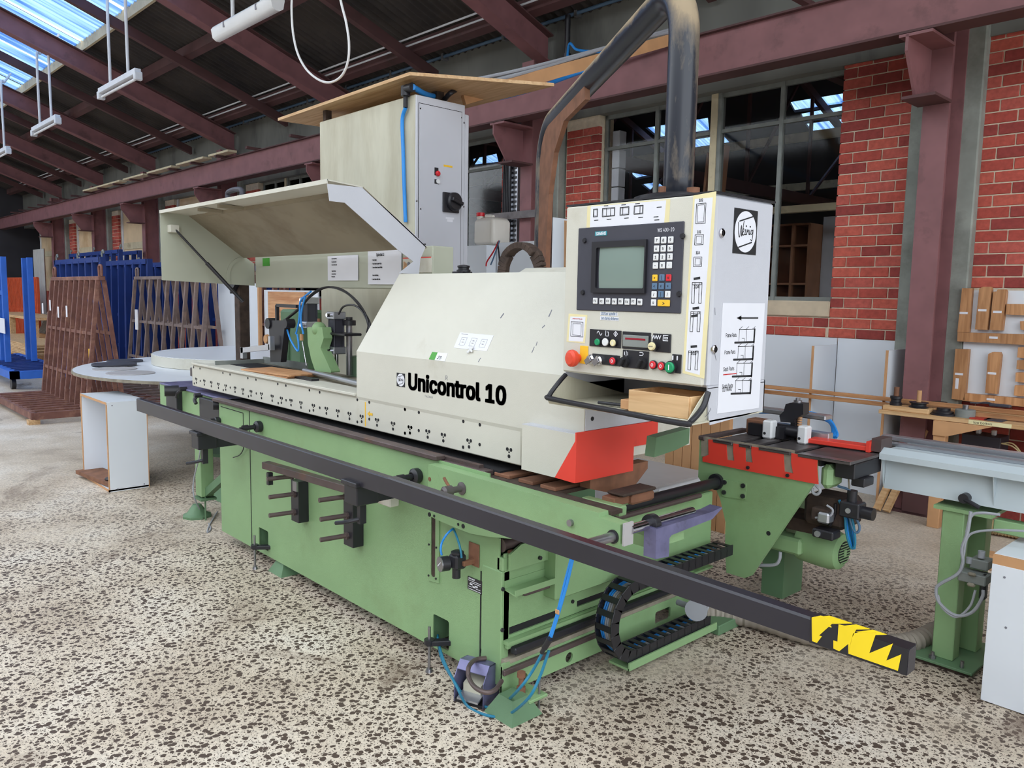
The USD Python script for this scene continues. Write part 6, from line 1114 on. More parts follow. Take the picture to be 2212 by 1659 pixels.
P = PY(kV((1322, 500))[0], 3.65); add('wing_knob', cat([bx(P[0]-.016, P[0]+.016, 3.645, 3.66, P[2]+.012, P[2]+.028, .006), bx(P[0]-.016, P[0]+.016, 3.645, 3.66, P[2]-.035, P[2]-.018, .006)]), 'dust_grey', sw_); add('gland', cat([cyl(P+[-.03, .05, .05], P+[-.03, .05, .075], .012), cyl(P+[.01, .07, .08], P+[.01, .07, .11], .014)]), 'grey_cable', sw_); add('plug', bx(P[0]+.025, P[0]+.05, 3.67, 3.71, P[2]-.09, P[2]+.02, .008), 'black', sw_)
for pth, r_ in (([(2097, 1105), (2090, 1150), (2078, 1185), (2080, 1215), (2068, 1240), (2030, 1262), (2022, 1275), (2028, 1300), (2055, 1325), (2080, 1330), (2105, 1318), (2122, 1290), (2124, 1275)], .007), ([(2212, 1147), (2150, 1145), (2105, 1150), (2088, 1165), (2082, 1200), (2076, 1225)], .005), ([(2160, 1112), (2120, 1108), (2098, 1115), (2088, 1150)], .006), ([(2026, 1285), (2035, 1312), (2065, 1333), (2095, 1310), (2107, 1275)], .005)):
    add('cable', tube([PY(p, 3.64) for p in pth], r_, 8), 'grey_cable', cv_)
wbx = thing('white_cabinet', 'tall bluish-white panel box at the right edge in front of the outfeed post', 'box', (-.5, 3.8, 0))
add('front_panel', bx(-.947, -.25, 3.50, 3.516, .004, .574, .001), 'melamine', wbx); add('top_panel', bx(-.947, -.25, 3.516, 4.0, .595, .613, .001), 'melamine', wbx); add('top_edge', bx(-.947, -.25, 3.502, 3.516, .574, .612), 'edge_wood', wbx); add('side_panel', bx(-.945, -.929, 3.516, 4.0, .004, .595), 'melamine', wbx)
add('screw', cat([cyl((x, 3.5005, z), (x, 3.4985, z), .0045) for x, z in ((-.90, .53), (-.70, .54), (-.55, .51), (-.88, .33), (-.60, .10))]), 'ink_grey', wbx)
# ------------------------------------------------------------------ ribbed ducts on the floor
def duct(pts_, r, m_, lab, nm='floor_duct'):
    p = smooth(pts_, 14); n_ = len(p); rad = [r*(1+.07*math.sin(k*2.4)) for k in range(n_)]
    t = np.gradient(p, axis=0); t /= np.linalg.norm(t, axis=1, keepdims=True); c = circ(1, 14); rows = []; a = np.cross(t[0], [0, 0, 1.0]); 
    for k in range(n_):
        a = a-(a @ t[k])*t[k]; a /= np.linalg.norm(a); b = np.cross(t[k], a); rows.append(p[k]+rad[k]*(c[:, :1]*a+c[:, 1:]*b))
    v = np.vstack(rows); i = np.arange(14); j = (i+1) % 14; f = []
    for k in range(n_-1): f += [np.c_[k*14+i, k*14+j, (k+1)*14+j], np.c_[k*14+i, (k+1)*14+j, (k+1)*14+i]]
    m = trimesh.Trimesh(v, np.vstack(f), process=False)
    if m.volume < 0: m.invert()
    return one(nm, m, m_, lab, 'duct')
mat('duct_grey', (150, 140, 128), .6, var=.1); mat('duct_amber', (170, 150, 110), .4, var=.2)
duct([PZ((1500, 1322), .05), PZ((1560, 1325), .05), PZ((1640, 1340), .05), PZ((1760, 1375), .05), PZ((1900, 1392), .05), PZ((1965, 1388), .05), PZ((2010, 1370), .05), PZ((2060, 1345), .05)], .045, 'duct_grey', 'grey ribbed duct snaking over the floor behind the hazard tape')
duct([PZ((2095, 1140), .06), PZ((2130, 1137), .06), PZ((2170, 1142), .06), PZ((2212, 1150), .06), PZ((2260, 1160), .06)], .05, 'duct_amber', 'translucent amber ribbed duct on the floor under the outfeed table')
one('timber_offcut', bx(-1.55, -.7, 5.3, 5.42, 0, .09, .004), 'edge_wood', 'timber beam lying on the floor behind the amber duct', 'timber')

# ------------------------------------------------------------------ white boards, bench and timber samples along the wall
wpl = thing('white_wall_panels', 'white shelving panels with wooden edges standing against the brick wall', 'panel', (-3.0, 6.5, 0))
zt = 1.29
add('back_panel', wf(bx(-4.6, -3.10, 6.645, 6.66, .0, zt)), 'melamine', wpl); add('back_panel', wf(bx(-3.09, -2.46, 6.645, 6.66, .0, zt)), 'melamine', wpl)
for x in (-3.104, -2.514):
    d_ = add('divider', wf(bx(x-.009, x+.009, 6.23, 6.645, 0, 1.235)), 'melamine', wpl); add('divider_edge', wf(bx(x-.0092, x+.0092, 6.222, 6.23, 0, 1.235)), 'edge_wood', d_)
wood('plank_wood', (190, 140, 96), (150, 100, 62), 0)
for k, (dz, dy) in enumerate(((0, 0), (.036, .03))):
    one('long_plank', wf(bx(-4.2, -.9, 6.15+dy, 6.185+dy, .80+dz*1.1+.012, .842+dz*1.1, .003)), 'plank_wood', ['lower of two long brown planks running along the white panels', 'upper of two long brown planks running along the white panels'][k], 'plank')
wb2 = thing('workbench', 'timber workbench along the wall below the timber sample board', 'bench', (-1.5, 6.3, 0))
add('top', wf(bx(-2.46, -.6, 6.0, 6.62, .776, .806, .003)), 'wood_pale', wb2); add('leg', wf(bx(-2.07, -1.99, 6.0, 6.07, 0, .776, .003)), 'edge_wood', wb2); add('leg', wf(bx(-.9, -.82, 6.0, 6.07, 0, .776, .003)), 'edge_wood', wb2)
add('gusset', wf(pry(Polygon([(-2.07, .775), (-1.70, .775), (-1.98, .67), (-2.07, .67)]), 5.985, 6.0)), 'edge_wood', wb2); add('shelf', wf(bx(-2.0, -.6, 6.1, 6.6, .50, .53)), 'edge_wood', wb2)
one('bench_block', wf(bx(-2.44, -2.12, 6.02, 6.35, .806, .842, .003)), 'wood_pale', 'pale timber board on the left end of the bench', 'board')
def onb(px_, z, y=6.05): return WY(px_, y)
def cutter(px_, prof, m_, lab, y=6.08, z0=.842, top=None):
    P = WY(px_, y); t = thing('cutter_head', lab, 'cutter head', wf(trimesh.Trimesh([[P[0], y, z0]], np.zeros((0, 3), int))).vertices[0])
    add('disc', wf(lathe(prof, (P[0], y, z0), n=28)), m_, t)
    if top: add('arbor', wf(lathe(top[0], (P[0], y, z0), n=16)), top[1], t)
cutter((1936, 860), [(.001, 0), (.042, 0), (.042, .02), (.036, .024), (.036, .045), (.042, .05), (.042, .068), (.001, .07)], 'black', 'black cutter drum with a rusty arbor, leftmost on the bench', top=([(.001, .07), (.018, .07), (.018, .135), (.001, .135)], 'rust'))
cutter((1985, 868), [(.001, 0), (.064, 0), (.066, .006), (.05, .014), (.05, .028), (.064, .034), (.064, .04), (.001, .042)], 'black', 'flat black cutter disc with a slim wooden arbor on the bench', top=([(.001, .04), (.016, .04), (.016, .125), (.001, .125)], 'edge_wood'))
cutter((2038, 888), [(.001, 0), (.085, 0), (.085, .008), (.066, .014), (.066, .026), (.045, .032), (.045, .05), (.001, .052)], 'black', 'stack of stepped black cutter discs on the bench', 6.10, .806)
cutter((2085, 892), [(.001, 0), (.064, 0), (.064, .05), (.06, .054), (.001, .054)], 'steel_grey', 'grey hub with a short bolt on the bench', 6.12, .806, ([(.001, .054), (.02, .054), (.02, .085), (.001, .085)], 'steel'))
cutter((2030, 855), [(.001, 0), (.07, 0), (.07, .02), (.055, .03), (.055, .05), (.001, .05)], 'grime', 'rusty cutter disc at the back of the bench beside the column', 6.45, .806)
for px_, m_, lab in (((2120, 900), 'red_dark', 'flat red packet lying on the bench'), ((2152, 904), 'panel_dark', 'flat dark packet beside the red one on the bench')):
    P = WY(px_, 6.1); one('packet', wf(bx(P[0]-.06, P[0]+.05, 6.05, 6.18, .806, .814)), m_, lab, 'packet')
P = WY((2093, 903), 6.0); tpz = thing('green_tape', 'pale green tape with handwriting on the bench edge', 'label', (P[0], 6.0, .78)); add('tape', wf(bx(P[0], P[0]+.26, 5.997, 6.0, .778, .806)), 'tape', tpz); add('lettering', wf(ftext('low bottom', .016, (P[0]+.03, 5.997, .784), (1, 0, 0), (0, 0, 1), .0006)), 'ink', tpz)
P = WY((2130, 868), 6.2); one('allen_keys', wf(cat([tube([(P[0]-.1+.02*k, 6.2, .90), (P[0], 6.22, .905+.004*k), (P[0]+.08, 6.2, .895)], .005, 6) for k in range(3)]+[bx(P[0]+.02, P[0]+.15, 6.19, 6.24, .89, .91, .006)])), 'panel_dark', 'bunch of hex keys with dark handle lying on the upper plank', 'tool')
P, Q = WY((2078, 936), 6.3), WY((2160, 970), 6.3); tf_ = thing('transformer_box', 'dark blue-grey metal box with two white terminals on the bench shelf', 'box', (P[0], 6.3, .53)); add('housing', wf(bx(P[0], Q[0], 6.3, 6.5, .53, P[2], .004)), 'panel_dark', tf_); add('terminal', wf(cat([bx(P[0]+a, P[0]+a+.03, 6.36, 6.40, P[2], P[2]+.04, .006) for a in (.07, .17)])), 'white_plastic', tf_)
for k in range(2): add('wire', wf(tube([(Q[0], 6.32, P[2]-.04), (Q[0]+.08, 6.30, P[2]-.03-.02*k), (Q[0]+.15, 6.3, P[2]-.12), (Q[0]+.17, 6.3, P[2]-.22)], .005, 6)), 'tape', tf_)
for k, x in enumerate((-2.47, -2.40)):
    one('leaning_lath', wf(bar((x, 6.12, .02), (x+.10, 6.5, .62), .05, .03)), 'wood_pale', ['left of two pale laths leaning under the bench', 'right of two pale laths leaning under the bench'][k], 'lath')
one('brown_crate', wf(bx(-2.34, -2.02, 6.25, 6.55, 0, .24, .004)), 'maroon_dark', 'brown box on the floor under the bench beside the leaning laths', 'box')
# sample board
one('sample_board', wf(bx(-2.105, -.7, 6.602, 6.615, .88, 1.70)), 'melamine', 'white board carrying timber profile samples right of the steel column', 'board')
wood('sample_wood', (196, 144, 98), (158, 108, 66), 2, rnd=.18); kW = K(2030, 560, .20495)
SM = [(((235, 305), (340, 305), (305, 770), (185, 768)), 'tall timber sample at the upper left of the sample board', (252, 567)), (((415, 310), (455, 290), (535, 290), (545, 320), (500, 745), (370, 740)), 'rebated timber sample, second from the left in the upper row', (448, 537)), (((563, 342), (600, 338), (610, 318), (690, 318), (703, 342), (658, 752), (525, 745)), 'rebated timber sample, third from the left in the upper row', (607, 555)),
      (((705, 470), (930, 474), (930, 592), (695, 582)), 'short horizontal timber sample at the upper right of the board', None), (((845, 655), (930, 650), (930, 760), (850, 740)), 'small timber end section below the short horizontal sample', None), (((188, 770), (930, 792), (930, 905), (184, 865)), 'long horizontal timber sample across the middle of the board', (566, 826)), (((165, 945), (305, 950), (262, 1490), (124, 1472)), 'tall timber sample at the lower left of the board', (203, 1210)), (((510, 1000), (555, 978), (630, 980), (645, 1010), (602, 1420), (478, 1408)), 'rebated timber sample alone in the middle of the lower row', (550, 1203)),
      (((825, 930), (930, 920), (930, 1045), (815, 1035)), 'topmost end section at the lower right of the board', None), (((815, 1065), (930, 1060), (930, 1170), (808, 1155)), 'second end section from the top at the lower right of the board', None), (((800, 1195), (930, 1195), (930, 1305), (795, 1290)), 'third end section from the top at the lower right of the board', None), (((790, 1330), (930, 1330), (930, 1450), (780, 1435)), 'bottom end section at the lower right of the board', None), (((262, 1412), (930, 1475), (930, 1560), (240, 1490)), 'horizontal timber sample along the bottom of the board', (538, 1478))]
for k, (q, lab, lb) in enumerate(SM):
    y_ = 6.552; a = [WY(p, y_) for p in kW(*q)]
    t = thing('timber_sample', lab, 'timber sample', a[0], 'timber samples on the white board'); add('profile', wf(pry(Polygon([(p[0], p[2]) for p in a]).buffer(0), y_, 6.60)), 'sample_wood', t, smooth=False)
    if lb: P = WY(kW(lb)[0], y_); add('label_strip', wf(bx(P[0]-.028, P[0]+.028, y_-.001, y_, P[2]-.008, P[2]+.008)), 'paper', t)
P = WY(kW((181, 1310))[0], 6.552); add('label_strip', wf(bx(P[0]-.011, P[0]+.011, 6.551, 6.552, P[2]-.04, P[2]+.04)), 'paper', '/World/timber_sample_006')
# white cupboards, canister and leaning panels behind the machine
cup = thing('white_cupboard', 'white melamine cupboard behind the cover, below the plastic canister', 'cupboard', (-4.8, 4.4, 0)); add('body', bx(-5.25, -4.86, 4.2, 4.7, 0, 2.0, .003), 'melamine', cup); add('side_unit', bx(-4.85, -4.35, 4.3, 4.8, 0, 2.02, .003), 'melamine', cup); add('side_unit', bx(-4.34, -4.05, 4.35, 4.8, 0, 2.0, .003), 'melamine', cup)
jc = thing('plastic_canister', 'translucent white plastic canister with red cap on the white cupboard', 'canister', (-5.0, 4.4, 2.0)); mat('canister', (222, 216, 206), .4, var=.04)
add('body', bx(-5.14, -4.88, 4.28, 4.5, 2.0, 2.23, .035), 'canister', jc, smooth=60); add('neck', cyl((-5.09, 4.33, 2.22), (-5.09, 4.33, 2.25), .03), 'canister', jc); add('cap', cyl((-5.09, 4.33, 2.245), (-5.09, 4.33, 2.275), .034), 'red_button', jc); add('handle', bar((-5.04, 4.34, 2.245), (-4.93, 4.34, 2.235), .03, .03, b=.01), 'canister', jc)
for k, (m_, q, lab) in enumerate((('red_button', ((1078, 520), (1065, 545), (1052, 565), (1050, 575)), 'thin red wire hanging over the white cupboard'), ('key_blue', ((1079, 520), (1072, 540), (1065, 560), (1060, 572)), 'thin blue wire hanging over the white cupboard'), ('black', ((1075, 522), (1078, 550), (1080, 570), (1083, 588)), 'thin black wire hanging over the white cupboard'))): one('loose_wire', tube([PY(p, 4.15) for p in q], .006, 6), m_, lab, 'wire', 'loose wires behind the cover')
a = [PY(p, 3.3) for p in ((1184, 468), (1232, 474), (1228, 590), (1180, 586))]; one('white_panel', pry(Polygon([(p[0], p[2] if k < 2 else .9) for k, p in enumerate(a)]), 3.3, 3.32), 'melamine', 'white panel standing beside the bent pipe', 'panel')
a = [PY(p, 3.27) for p in ((1219, 476), (1228, 490), (1227, 590), (1218, 590))]; one('brown_board', pry(Polygon([(p[0], p[2]) for p in a]), 3.27, 3.29), 'edge_wood', 'narrow brown board leaning on the white panel beside the bent pipe', 'board')
# cable tray beside the second column
ct = thing('cable_tray', 'perforated cable tray packed with black cables beside the second column', 'cable tray', (-6.95, 6.4, 1.3))
xa, xb = WY((1089, 400), 6.45)[0], WY((1122, 400), 6.45)[0]
add('tray', wf(cat([bx(xa+.12, xb, 6.46, 6.47, 1.2, 4.0), bx(xa+.12, xa+.13, 6.42, 6.47, 1.2, 4.0), bx(xb-.01, xb, 6.42, 6.47, 1.2, 4.0)])), 'alu', ct)
add('rung', wf(cat([bx(xa+.13, xb-.01, 6.45, 6.46, 1.3+.055*k, 1.325+.055*k) for k in range(48)])), 'black', ct, kind='stuff')
for k in range(5): add('cable', wf(tube([(xa+.015+.03*k, 6.43, 1.2), (xa+.012+.03*k, 6.425, 2.2), (xa+.018+.028*k, 6.43, 3.2), (xa+.03+.028*k, 6.43, 4.0)], .012, 8)), 'black', ct)
one('wall_bracket', wf(bx(-7.25, -6.3, 6.22, 6.25, 2.46, 2.54)), 'steel_worn', 'flat steel strip fixed across the second column beside the bent pipe', 'bracket')
# ------------------------------------------------------------------ open white cutter cabinet and round table at the left
oc = thing('cutter_cabinet', 'open white melamine cutter cabinet on the floor left of the machine', 'cabinet', (-7.03, 2.0, 0))
X0, X1, Y0, Y1, Z1 = -7.38, -6.66, 1.86, 2.16, .716
for nm, m_ in (('top_panel', bx(X0, X1, Y0, Y1, Z1-.018, Z1)), ('side_panel', bx(X1-.018, X1, Y0+.003, Y1, .006, Z1-.018)), ('side_panel', bx(X0, X0+.018, Y0+.003, Y1, .006, Z1-.018)), ('bottom_panel', bx(X0, X1, Y0, Y1, .0, .018)), ('back_panel', bx(X0+.018, X1-.018, Y1-.016, Y1, .018, Z1-.018))): add(nm, m_, 'melamine', oc)
add('wood_edge', cat([bx(X0, X1, Y0-.003, Y0, Z1-.018, Z1), bx(X1-.018, X1, Y0-.003, Y0+.003, 0, Z1-.018), bx(X0, X0+.018, Y0-.003, Y0+.003, 0, Z1-.018), bx(X0, X1, Y0-.003, Y0, 0, .018), bx(X1-.004, X1+.001, Y1-.004, Y1+.002, 0, Z1)]), 'edge_wood', oc)
add('screw', cat([cyl((X1, y, z), (X1+.002, y, z), .005) for y, z in ((1.90, .69), (2.12, .03), (1.92, .02))]), 'ink_grey', oc)
for z, s in ((.56, 'spindl 3'), (.37, 'spindl 2')): add('red_lettering', frame((X0+.20, Y1-.0165, z+.06), (0, 0, -1), (1, 0, 0), text(s, .034, .0005)), 'ink_red', oc)
for k, (z, lab) in enumerate(((.55, 'brass-toothed cutter head, upper one in the open white cabinet'), (.36, 'brass-toothed cutter head, lower one in the open white cabinet'))):
    t = thing('cutter_head', lab, 'cutter head', (X1-.06, 1.98, z)); add('disc', lathe([(.001, -.05), (.035, -.05), (.06, -.045), (.06, -.015), (.045, -.01), (.045, .012), (.065, .018), (.065, .05), (.001, .05)], (X1-.085, 1.96, z), (0, 0, 1), 10), 'rust', t); add('arbor', cyl((X1-.018, 1.96, z), (X1-.10, 1.96, z), .018), 'steel_worn', t)
t = thing('cutter_head', 'flat ring cutter lying on a grimy board at the bottom of the open white cabinet', 'cutter head', (X1-.2, 1.96, .05)); add('ring', lathe([(.03, 0), (.075, 0), (.078, .012), (.07, .018), (.03, .018)], (X1-.20, 1.96, .055), n=24), 'black', t)
one('grimy_board', bar((X0-.02, 1.90, .045), (X1-.05, 1.98, .04), .20, .03), 'rust', 'grimy board lying across the bottom of the open white cabinet', 'board')
rt = thing('round_table', 'large round white table with a raised drum at the machine\'s left end', 'table', (-7.7, 3.52, 0))
add('table_top', lathe([(.001, 0), (1.56, 0), (1.58, .008), (1.58, .022), (1.57, .028), (.001, .028)], (-7.68, 3.50, .828), n=72), 'melamine', rt); add('table_edge', lathe([(1.575, .0), (1.584, .002), (1.584, .024), (1.575, .026)], (-7.68, 3.50, .828), n=72), 'dust_grey', rt)
add('drum', lathe([(.001, 0), (1.07, 0), (1.08, .004), (1.08, .098), (1.07, .102), (.001, .102)], (-7.98, 3.78, .856), n=64), 'cream', rt); add('drum_top', lathe([(.001, 0), (1.07, 0), (1.07, .003), (.001, .003)], (-7.98, 3.78, .958), n=64), 'melamine', rt); add('pedestal', cat([cyl((-7.7, 3.5, .03), (-7.7, 3.5, .828), .22, 28), cyl((-7.7, 3.5, 0), (-7.7, 3.5, .03), .5, 28)]), 'green_dark', rt)
for k, (p, r, lab) in enumerate((((247, 790), .20, 'dark flat disc, larger and nearer one on the round table'), ((270, 781), .17, 'dark flat disc, farther one on the round table'), ((248, 797), .19, 'pale flat disc lying half under the dark discs'), ((282, 806), .20, 'pale flat disc nearest to the table edge'))):
    P = PZ(p, .858); one('flat_disc', lathe([(.04, 0), (r, 0), (r, .006+.01*(k < 2)), (.04, .006+.01*(k < 2))], (P[0], P[1], .857+(0 if k != 0 else .008)), n=30), 'panel_dark' if k < 2 else 'melamine_grey', lab, 'disc', 'flat discs on the round table')
# ------------------------------------------------------------------ A-frame transport racks
mat('brown_steel', (116, 76, 66), .7, var=.22, vs=7, dirt=(150, 108, 90), dirt_s=6, dirt_t=(.5, .7)); mat('grey_steel', (128, 110, 104), .7, var=.2, vs=7, dirt=(160, 130, 110), dirt_s=5)
mat('rack_blue', (24, 54, 122), .5, var=.12, vs=4); mat('rack_blue_light', (44, 102, 196), .5, var=.12, vs=4); mat('rack_orange', (206, 84, 44), .6, var=.12, vs=5)
def a_frame(name, lab, x0, x1, yc, zt, n, half, m_, base=0.0, foot_=True, w=.045, mids_=(.55, 1.1)):
    t = thing(name, lab, 'rack', ((x0+x1)/2, yc, 0), 'A-frame transport racks')
    add('top_bar', cat([bx(x0-.05, x1+.05, yc-.04, yc+.04, zt-.05, zt, .004)]), m_, t)
    for s in (-1, 1):
        for k in range(n):
            x = x0+(x1-x0)*k/(n-1); add('bar', bar((x, yc+s*.035, zt-.05), (x, yc+s*half, .13), w, w), m_, t)
        for z in mids_: y = yc+s*(half+(.035-half)*(z-.13)/(zt-.18)); add('rail', bx(x0, x1, y-.012, y+.012, z-.02, z+.02), m_, t)
    for s in (-1, 1): add('eye', cat([tube([((x0 if s < 0 else x1)-.05, yc, zt), ((x0 if s < 0 else x1)-.05, yc, zt+.12), ((x0 if s < 0 else x1)+.05, yc, zt+.12), ((x0 if s < 0 else x1)+.05, yc, zt)], .015, 8)]), m_, t)
    W = half+base
    add('base_frame', cat([bx(x0-.05, x1+.05, yc+s*W-.03, yc+s*W+.03, .06, .14) for s in (-1, 1)]+[bx(x-.03, x+.03, yc-W, yc+W, .06, .14) for x in (x0-.05, x1+.05)]), m_, t)
    for k in range(n): x = x0+(x1-x0)*(k+.5)/n; add('slat', bx(x-.025, x+.025, yc-W, yc+W, .10, .15), m_, t)
    add('foot_block', cat([bx(x-.05, x+.05, yc+s*W-.06, yc+s*W+.06, 0, .06) for s in (-1, 1) for x in (x0, x1)]), 'wood_pale', t)
    return t
r1 = a_frame('transport_rack', 'brown rusty A-frame transport rack nearest to the round table', -12.75, -10.6, 2.95, 1.75, 10, .21, 'brown_steel', .58, mids_=(.5, 1.05))
add('tag', cat([bx(x-.03, x+.03, 2.70-.02, 2.70-.015, z, z+.14) for x, z in ((-12.3, 1.25), (-11.9, 1.3), (-11.5, 1.22), (-11.1, 1.24))]+[bx(-10.5, -10.42, 3.3, 3.31, 1.1, 1.35)]), 'paper', r1); add('yellow_tag', bx(-10.75, -10.6, 2.82, 2.83, .72, .86), 'yellow', r1)
r2 = a_frame('transport_rack', 'grey-brown A-frame transport rack behind the left end of the hood', -13.5, -10.6, 4.30, 1.80, 9, .20, 'grey_steel', .5)
r3 = a_frame('transport_rack', 'dark A-frame transport rack beside the white door panel', -12.0, -10.9, 5.6, 1.9, 4, .2, 'brown_steel', .3, w=.06)
def blue_frame(lab, x0, x1, y, zt, n, m_, dep=.7):
    t = thing('blue_rack', lab, 'rack', ((x0+x1)/2, y, 0), 'blue glass racks')
    add('frame', cat([bx(x0-.04, x0+.04, y, y+.08, .1, zt), bx(x1-.04, x1+.04, y, y+.08, .1, zt), bx(x0, x1, y, y+.08, zt-.08, zt), bx(x0-.04, x0+.04, y+dep, y+dep+.08, .1, zt), bx(x1-.04, x1+.04, y+dep, y+dep+.08, .1, zt), bx(x0, x1, y+dep, y+dep+.08, zt-.08, zt)]), m_, t)
    for k in range(n): x = x0+(x1-x0)*(k+1)/(n+1); add('upright', cat([bar((x, y+.04, zt-.05), (x, y+.02, .15), .09, .05)]), m_, t); add('rear_upright', bar((x+.1, y+dep+.04, zt-.05), (x+.1, y+dep, .15), .09, .05), m_, t)
    for z in (.5, 1.1): add('rail', bx(x0, x1, y+.03, y+.05, z-.03, z+.03), m_, t)
    for x in (x0, x1, (x0+x1)/2): add('hook', tube([(x, y+.04, zt), (x, y+.04, zt+.07), (x+.07, y+.04, zt+.10), (x+.09, y+.04, zt+.05)], .015, 8), 'steel_grey', t)
    add('base', cat([bx(x0-.1, x1+.1, y-.1, y-.02, .08, .2), bx(x0-.1, x1+.1, y+dep+.1, y+dep+.18, .08, .2)]+[bx(x-.05, x+.05, y-.1, y+dep+.18, .08, .2) for x in np.linspace(x0, x1, 6)]+[bx(x-.06, x+.06, yy-.06, yy+.06, 0, .08) for x in (x0, x1) for yy in (y, y+dep)]), m_, t)
    return t
blue_frame('dark blue glass rack directly behind the brown A-frame rack', -16.2, -13.5, 3.75, 2.09, 6, 'rack_blue')
blue_frame('dark blue glass rack between the brown and the grey-brown racks', -17.3, -13.9, 4.95, 2.07, 9, 'rack_blue', .5)
blue_frame('tall blue glass rack at the wall behind the other racks', -22.5, -18.6, 5.55, 2.45, 7, 'rack_blue', .4)
blue_frame('blue glass rack behind the grey-brown A-frame at the boarded window', -14.6, -11.6, 5.6, 2.0, 7, 'rack_blue', .3)
bt_ = thing('blue_trolley', 'bright blue flat trolley with upright end frame at the left edge', 'trolley', (-15.8, 3.0, 0))
add('deck_frame', cat([bx(-18.2, -14.2, 2.62, 2.74, .18, .30), bx(-18.2, -14.2, 3.42, 3.52, .18, .30), bx(-14.3, -14.2, 2.62, 3.52, .18, .30)]), 'rack_blue_light', bt_)
for x in np.arange(-18, -14.3, .3): add('slat', bx(x-.04, x+.04, 2.7, 3.45, .26, .30), 'rack_blue', bt_)
for x in (-17.5, -14.5):
    for y in (2.7, 3.42): add('castor', cyl((x, y-.03, .09), (x, y+.03, .09), .09, 18), 'black', bt_)
for x, y in ((-16.55, 2.95), (-16.15, 2.95), (-16.55, 3.35), (-16.15, 3.35)): add('upright', bx(x-.05, x+.05, y-.04, y+.04, .3, 2.12), 'rack_blue_light', bt_)
add('cross_rail', cat([bx(-16.55, -16.15, 2.93, 2.97, z-.04, z+.04) for z in (.85, 1.5, 2.05)]), 'rack_blue_light', bt_)
one('paper_notice', bx(-16.5, -16.0, 2.895, 2.905, .80, 1.06), 'paper', 'white sheet fixed to the blue trolley frame at the left edge', 'paper notice')
og = thing('orange_grille', 'orange barred panel standing near the far end wall', 'rack', (-25.5, 5.2, 0)); add('frame', cat([bx(-28.2, -24.4, 5.2, 5.26, z, z+.06) for z in (0, .95, 1.82)]), 'rack_orange', og)
for x in np.arange(-28.1, -24.3, .17): add('bar', bx(x-.045, x+.045, 5.19, 5.25, .05, 1.85), 'rack_orange', og)
wt = thing('timber_workbench', 'pale timber trestle bench in front of the orange panel', 'bench', (-23.5, 4.6, 0)); add('top', bx(-25.6, -20.5, 4.3, 5.1, .86, .92), 'wood_pale', wt)
for x in (-25.2, -23.3, -20.9): add('leg', bx(x-.12, x+.12, 4.32, 4.44, .0, .86), 'wood_pale', wt)
ps = thing('plywood_stack', 'low stack of plywood sheets on a timber pallet at the left', 'stack', (-20, 4.2, 0))
for k in range(7): add('sheet', bx(-22.8+.05*(k % 3), -18.0+.03*(k % 2), 3.7, 4.9, .24+.032*k, .268+.032*k), 'wood_pale', ps)
add('pallet', cat([bx(-22.6, -18.2, 3.75, 4.85, .18, .24)]+[bx(x-.1, x+.1, 3.75, 4.85, 0, .18) for x in (-22.4, -20.4, -18.5)]), 'wood_pale', ps)
mat('roof_sheet_pale', (186, 184, 178), .5, var=.06)
xs_ = np.linspace(-28.3, -26.9, 57); pr_ = [(x, 5.98+.02*math.sin(k*1.1)) for k, x in enumerate(xs_)]; one('corrugated_sheet', prz(Polygon(pr_+[(x, y+.008) for x, y in pr_[::-1]]), 0, 2.75), 'roof_sheet_pale', 'pale corrugated sheet standing upright against the far wall', 'sheet')
lsm = cat([bar((-24.0+.12*k, 5.0, .1), (-22.6+.12*k, 5.15, 1.15), .10, .01) for k in range(6)]); one('leaning_sheet', lsm, 'roof_sheet_pale', 'pale ribbed sheet leaning at a slant behind the trestle bench', 'sheet')
wdp = thing('white_door_panel', 'white door panel standing behind the raised hood', 'panel', (-10.2, 4.5, 0)); add('panel', bx(-10.83, -9.62, 4.5, 4.54, 0, 1.70), 'melamine', wdp); add('edge_strip', bx(-9.62, -9.58, 4.5, 4.54, 0, 1.70), 'edge_wood', wdp)
one('white_panel', bx(-9.56, -8.2, 4.56, 4.58, 0, 1.62), 'melamine', 'white panel behind the black copying arm', 'panel')
tb2 = thing('tool_board', 'brown plywood tool box hanging behind the black copying arm', 'box', (-8.9, 4.4, 1.2)); add('back', bx(-9.33, -8.4, 4.50, 4.55, 1.16, 1.60), 'wood_plate', tb2); add('front', bx(-9.1, -8.3, 4.42, 4.50, 1.16, 1.50, .003), 'wood_plate', tb2)
# plates on the machine's bed
a = PZ((600, 793), 1.10)
for k in range(2): one('wood_plate', bar((-4.85+.03*k, 2.24, 1.098+.012*k), (-4.32+.02*k, 2.30, 1.098+.012*k), .22, .010, b=.001), 'wood_plate', ['lower brown wooden plate lying on the machine bed', 'upper brown wooden plate lying on the machine bed'][k], 'wooden plate')
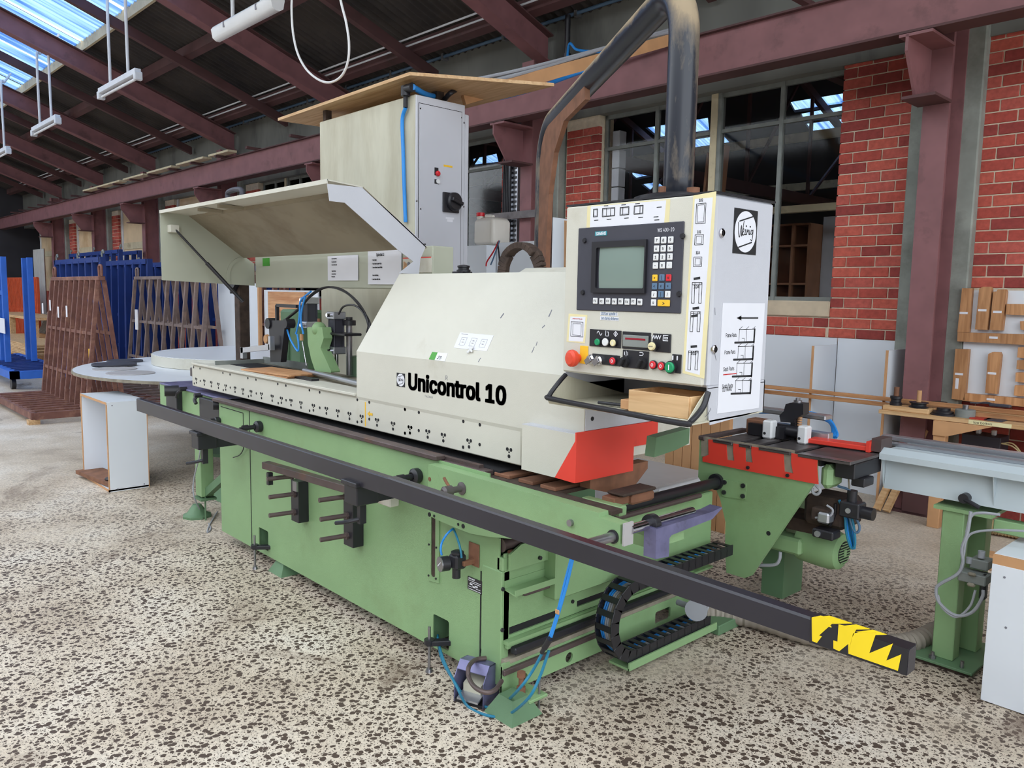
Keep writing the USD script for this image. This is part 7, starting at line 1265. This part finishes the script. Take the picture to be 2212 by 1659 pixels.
# ------------------------------------------------------------------ fluorescent lamps on white conduits, roof pipe, hanging wire
LY = 3.6
def lamp(pa, pb, lab, big=False):
    A, B = WY(pa, LY), WY(pb, LY); z = (A[2]+B[2])/2; t = thing('fluorescent_lamp', lab, 'lamp', wf(trimesh.Trimesh([[(A[0]+B[0])/2, LY, z]], np.zeros((0, 3), int))).vertices[0], 'fluorescent lamps under the skylights')
    x0, x1 = min(A[0], B[0]), max(A[0], B[0])
    if big: add('diffuser', wf(prx(Polygon([(LY-.07, z+.02), (LY-.055, z-.06), (LY-.02, z-.085), (LY+.02, z-.085), (LY+.055, z-.06), (LY+.07, z+.02), (LY+.05, z+.05), (LY-.05, z+.05)]), x0, x1)), 'white_plastic', t, smooth=60); add('clip', wf(cat([bx(x-.01, x+.01, LY-.075, LY-.06, z-.02, z+.03) for x in (x0+.3, x1-.3)])), 'steel', t)
    else:
        add('body', wf(bx(x0, x1, LY-.04, LY+.04, z, z+.07, .004)), 'white_paint', t); add('tube', wf(cyl((x0+.05, LY, z-.045), (x1-.05, LY, z-.045), .018, 14)), 'white_plastic', t)
        for x in (x0, x1): add('tube_holder', wf(bx(x-.03, x+.03, LY-.05, LY+.05, z-.075, z+.03, .01)), 'white_paint', t)
    for f in (.28, .76):
        x = x0+(x1-x0)*f; add('conduit', wf(tube([(x, LY, z+.06), (x, LY, zr(LY)+.12), (x-.03, LY+.06, zr(LY)+.2), (x-.06, LY+.18, zr(LY+.2)+.46)], .02, 8)), 'white_paint', t)
lamp((470, 72), (600, 2), 'large enclosed fluorescent lamp hanging at the top centre, nearest of the row', True)
lamp((218, 197), (298, 167), 'open batten fluorescent lamp, second nearest of the row'); lamp((73, 281), (125, 262), 'open batten fluorescent lamp, third of the row'); lamp((-14, 340), (18, 324), 'open batten fluorescent lamp at the left picture edge')
bp_ = thing('blue_air_pipe', 'thin blue compressed air pipe clipped along the top of the wall', 'pipe', (-6, 6.6, 4.66))
add('pipe', wf(cat([cyl((-20, 6.60, 4.64), (.5, 6.60, 4.64), .020, 12), cyl((-14.85, 6.6, 4.64), (-14.85, 6.58, 3.9), .018, 10)])), 'key_blue', bp_)
for x in np.arange(-14.2, 0, 1.15): add('clip', wf(bx(x-.02, x+.02, 6.575, 6.67, 4.60, 4.68)), 'alu', bp_)
P = WY((1226, 70), 6.5); dl = thing('air_drop', 'black air drop with a thin blue hose hanging below the roof behind the bent pipe', 'hose', (P[0], 6.5, 4.0)); add('valve', wf(cat([cyl((P[0], 6.5, 4.15), (P[0], 6.5, 4.60), .03), cyl((P[0], 6.5, 4.05), (P[0], 6.5, 4.2), .045)])), 'black', dl); add('hose', wf(tube([(P[0], 6.5, 4.08)]+[WY(p, 6.4) for p in ((1230, 95), (1245, 107), (1275, 111), (1310, 113))], .014, 8)), 'blue_hose', dl)
one('hanging_wire', tube([PY(p, 3.1) for p in ((632, -30), (630, 20), (633, 70), (643, 115), (662, 150), (688, 172), (713, 178), (737, 165), (751, 135), (754, 95), (748, 50), (738, 10), (730, -30))], .009, 8, 8), 'white_plastic', 'loop of white cable hanging from the roof above the switch cabinet', 'cable')
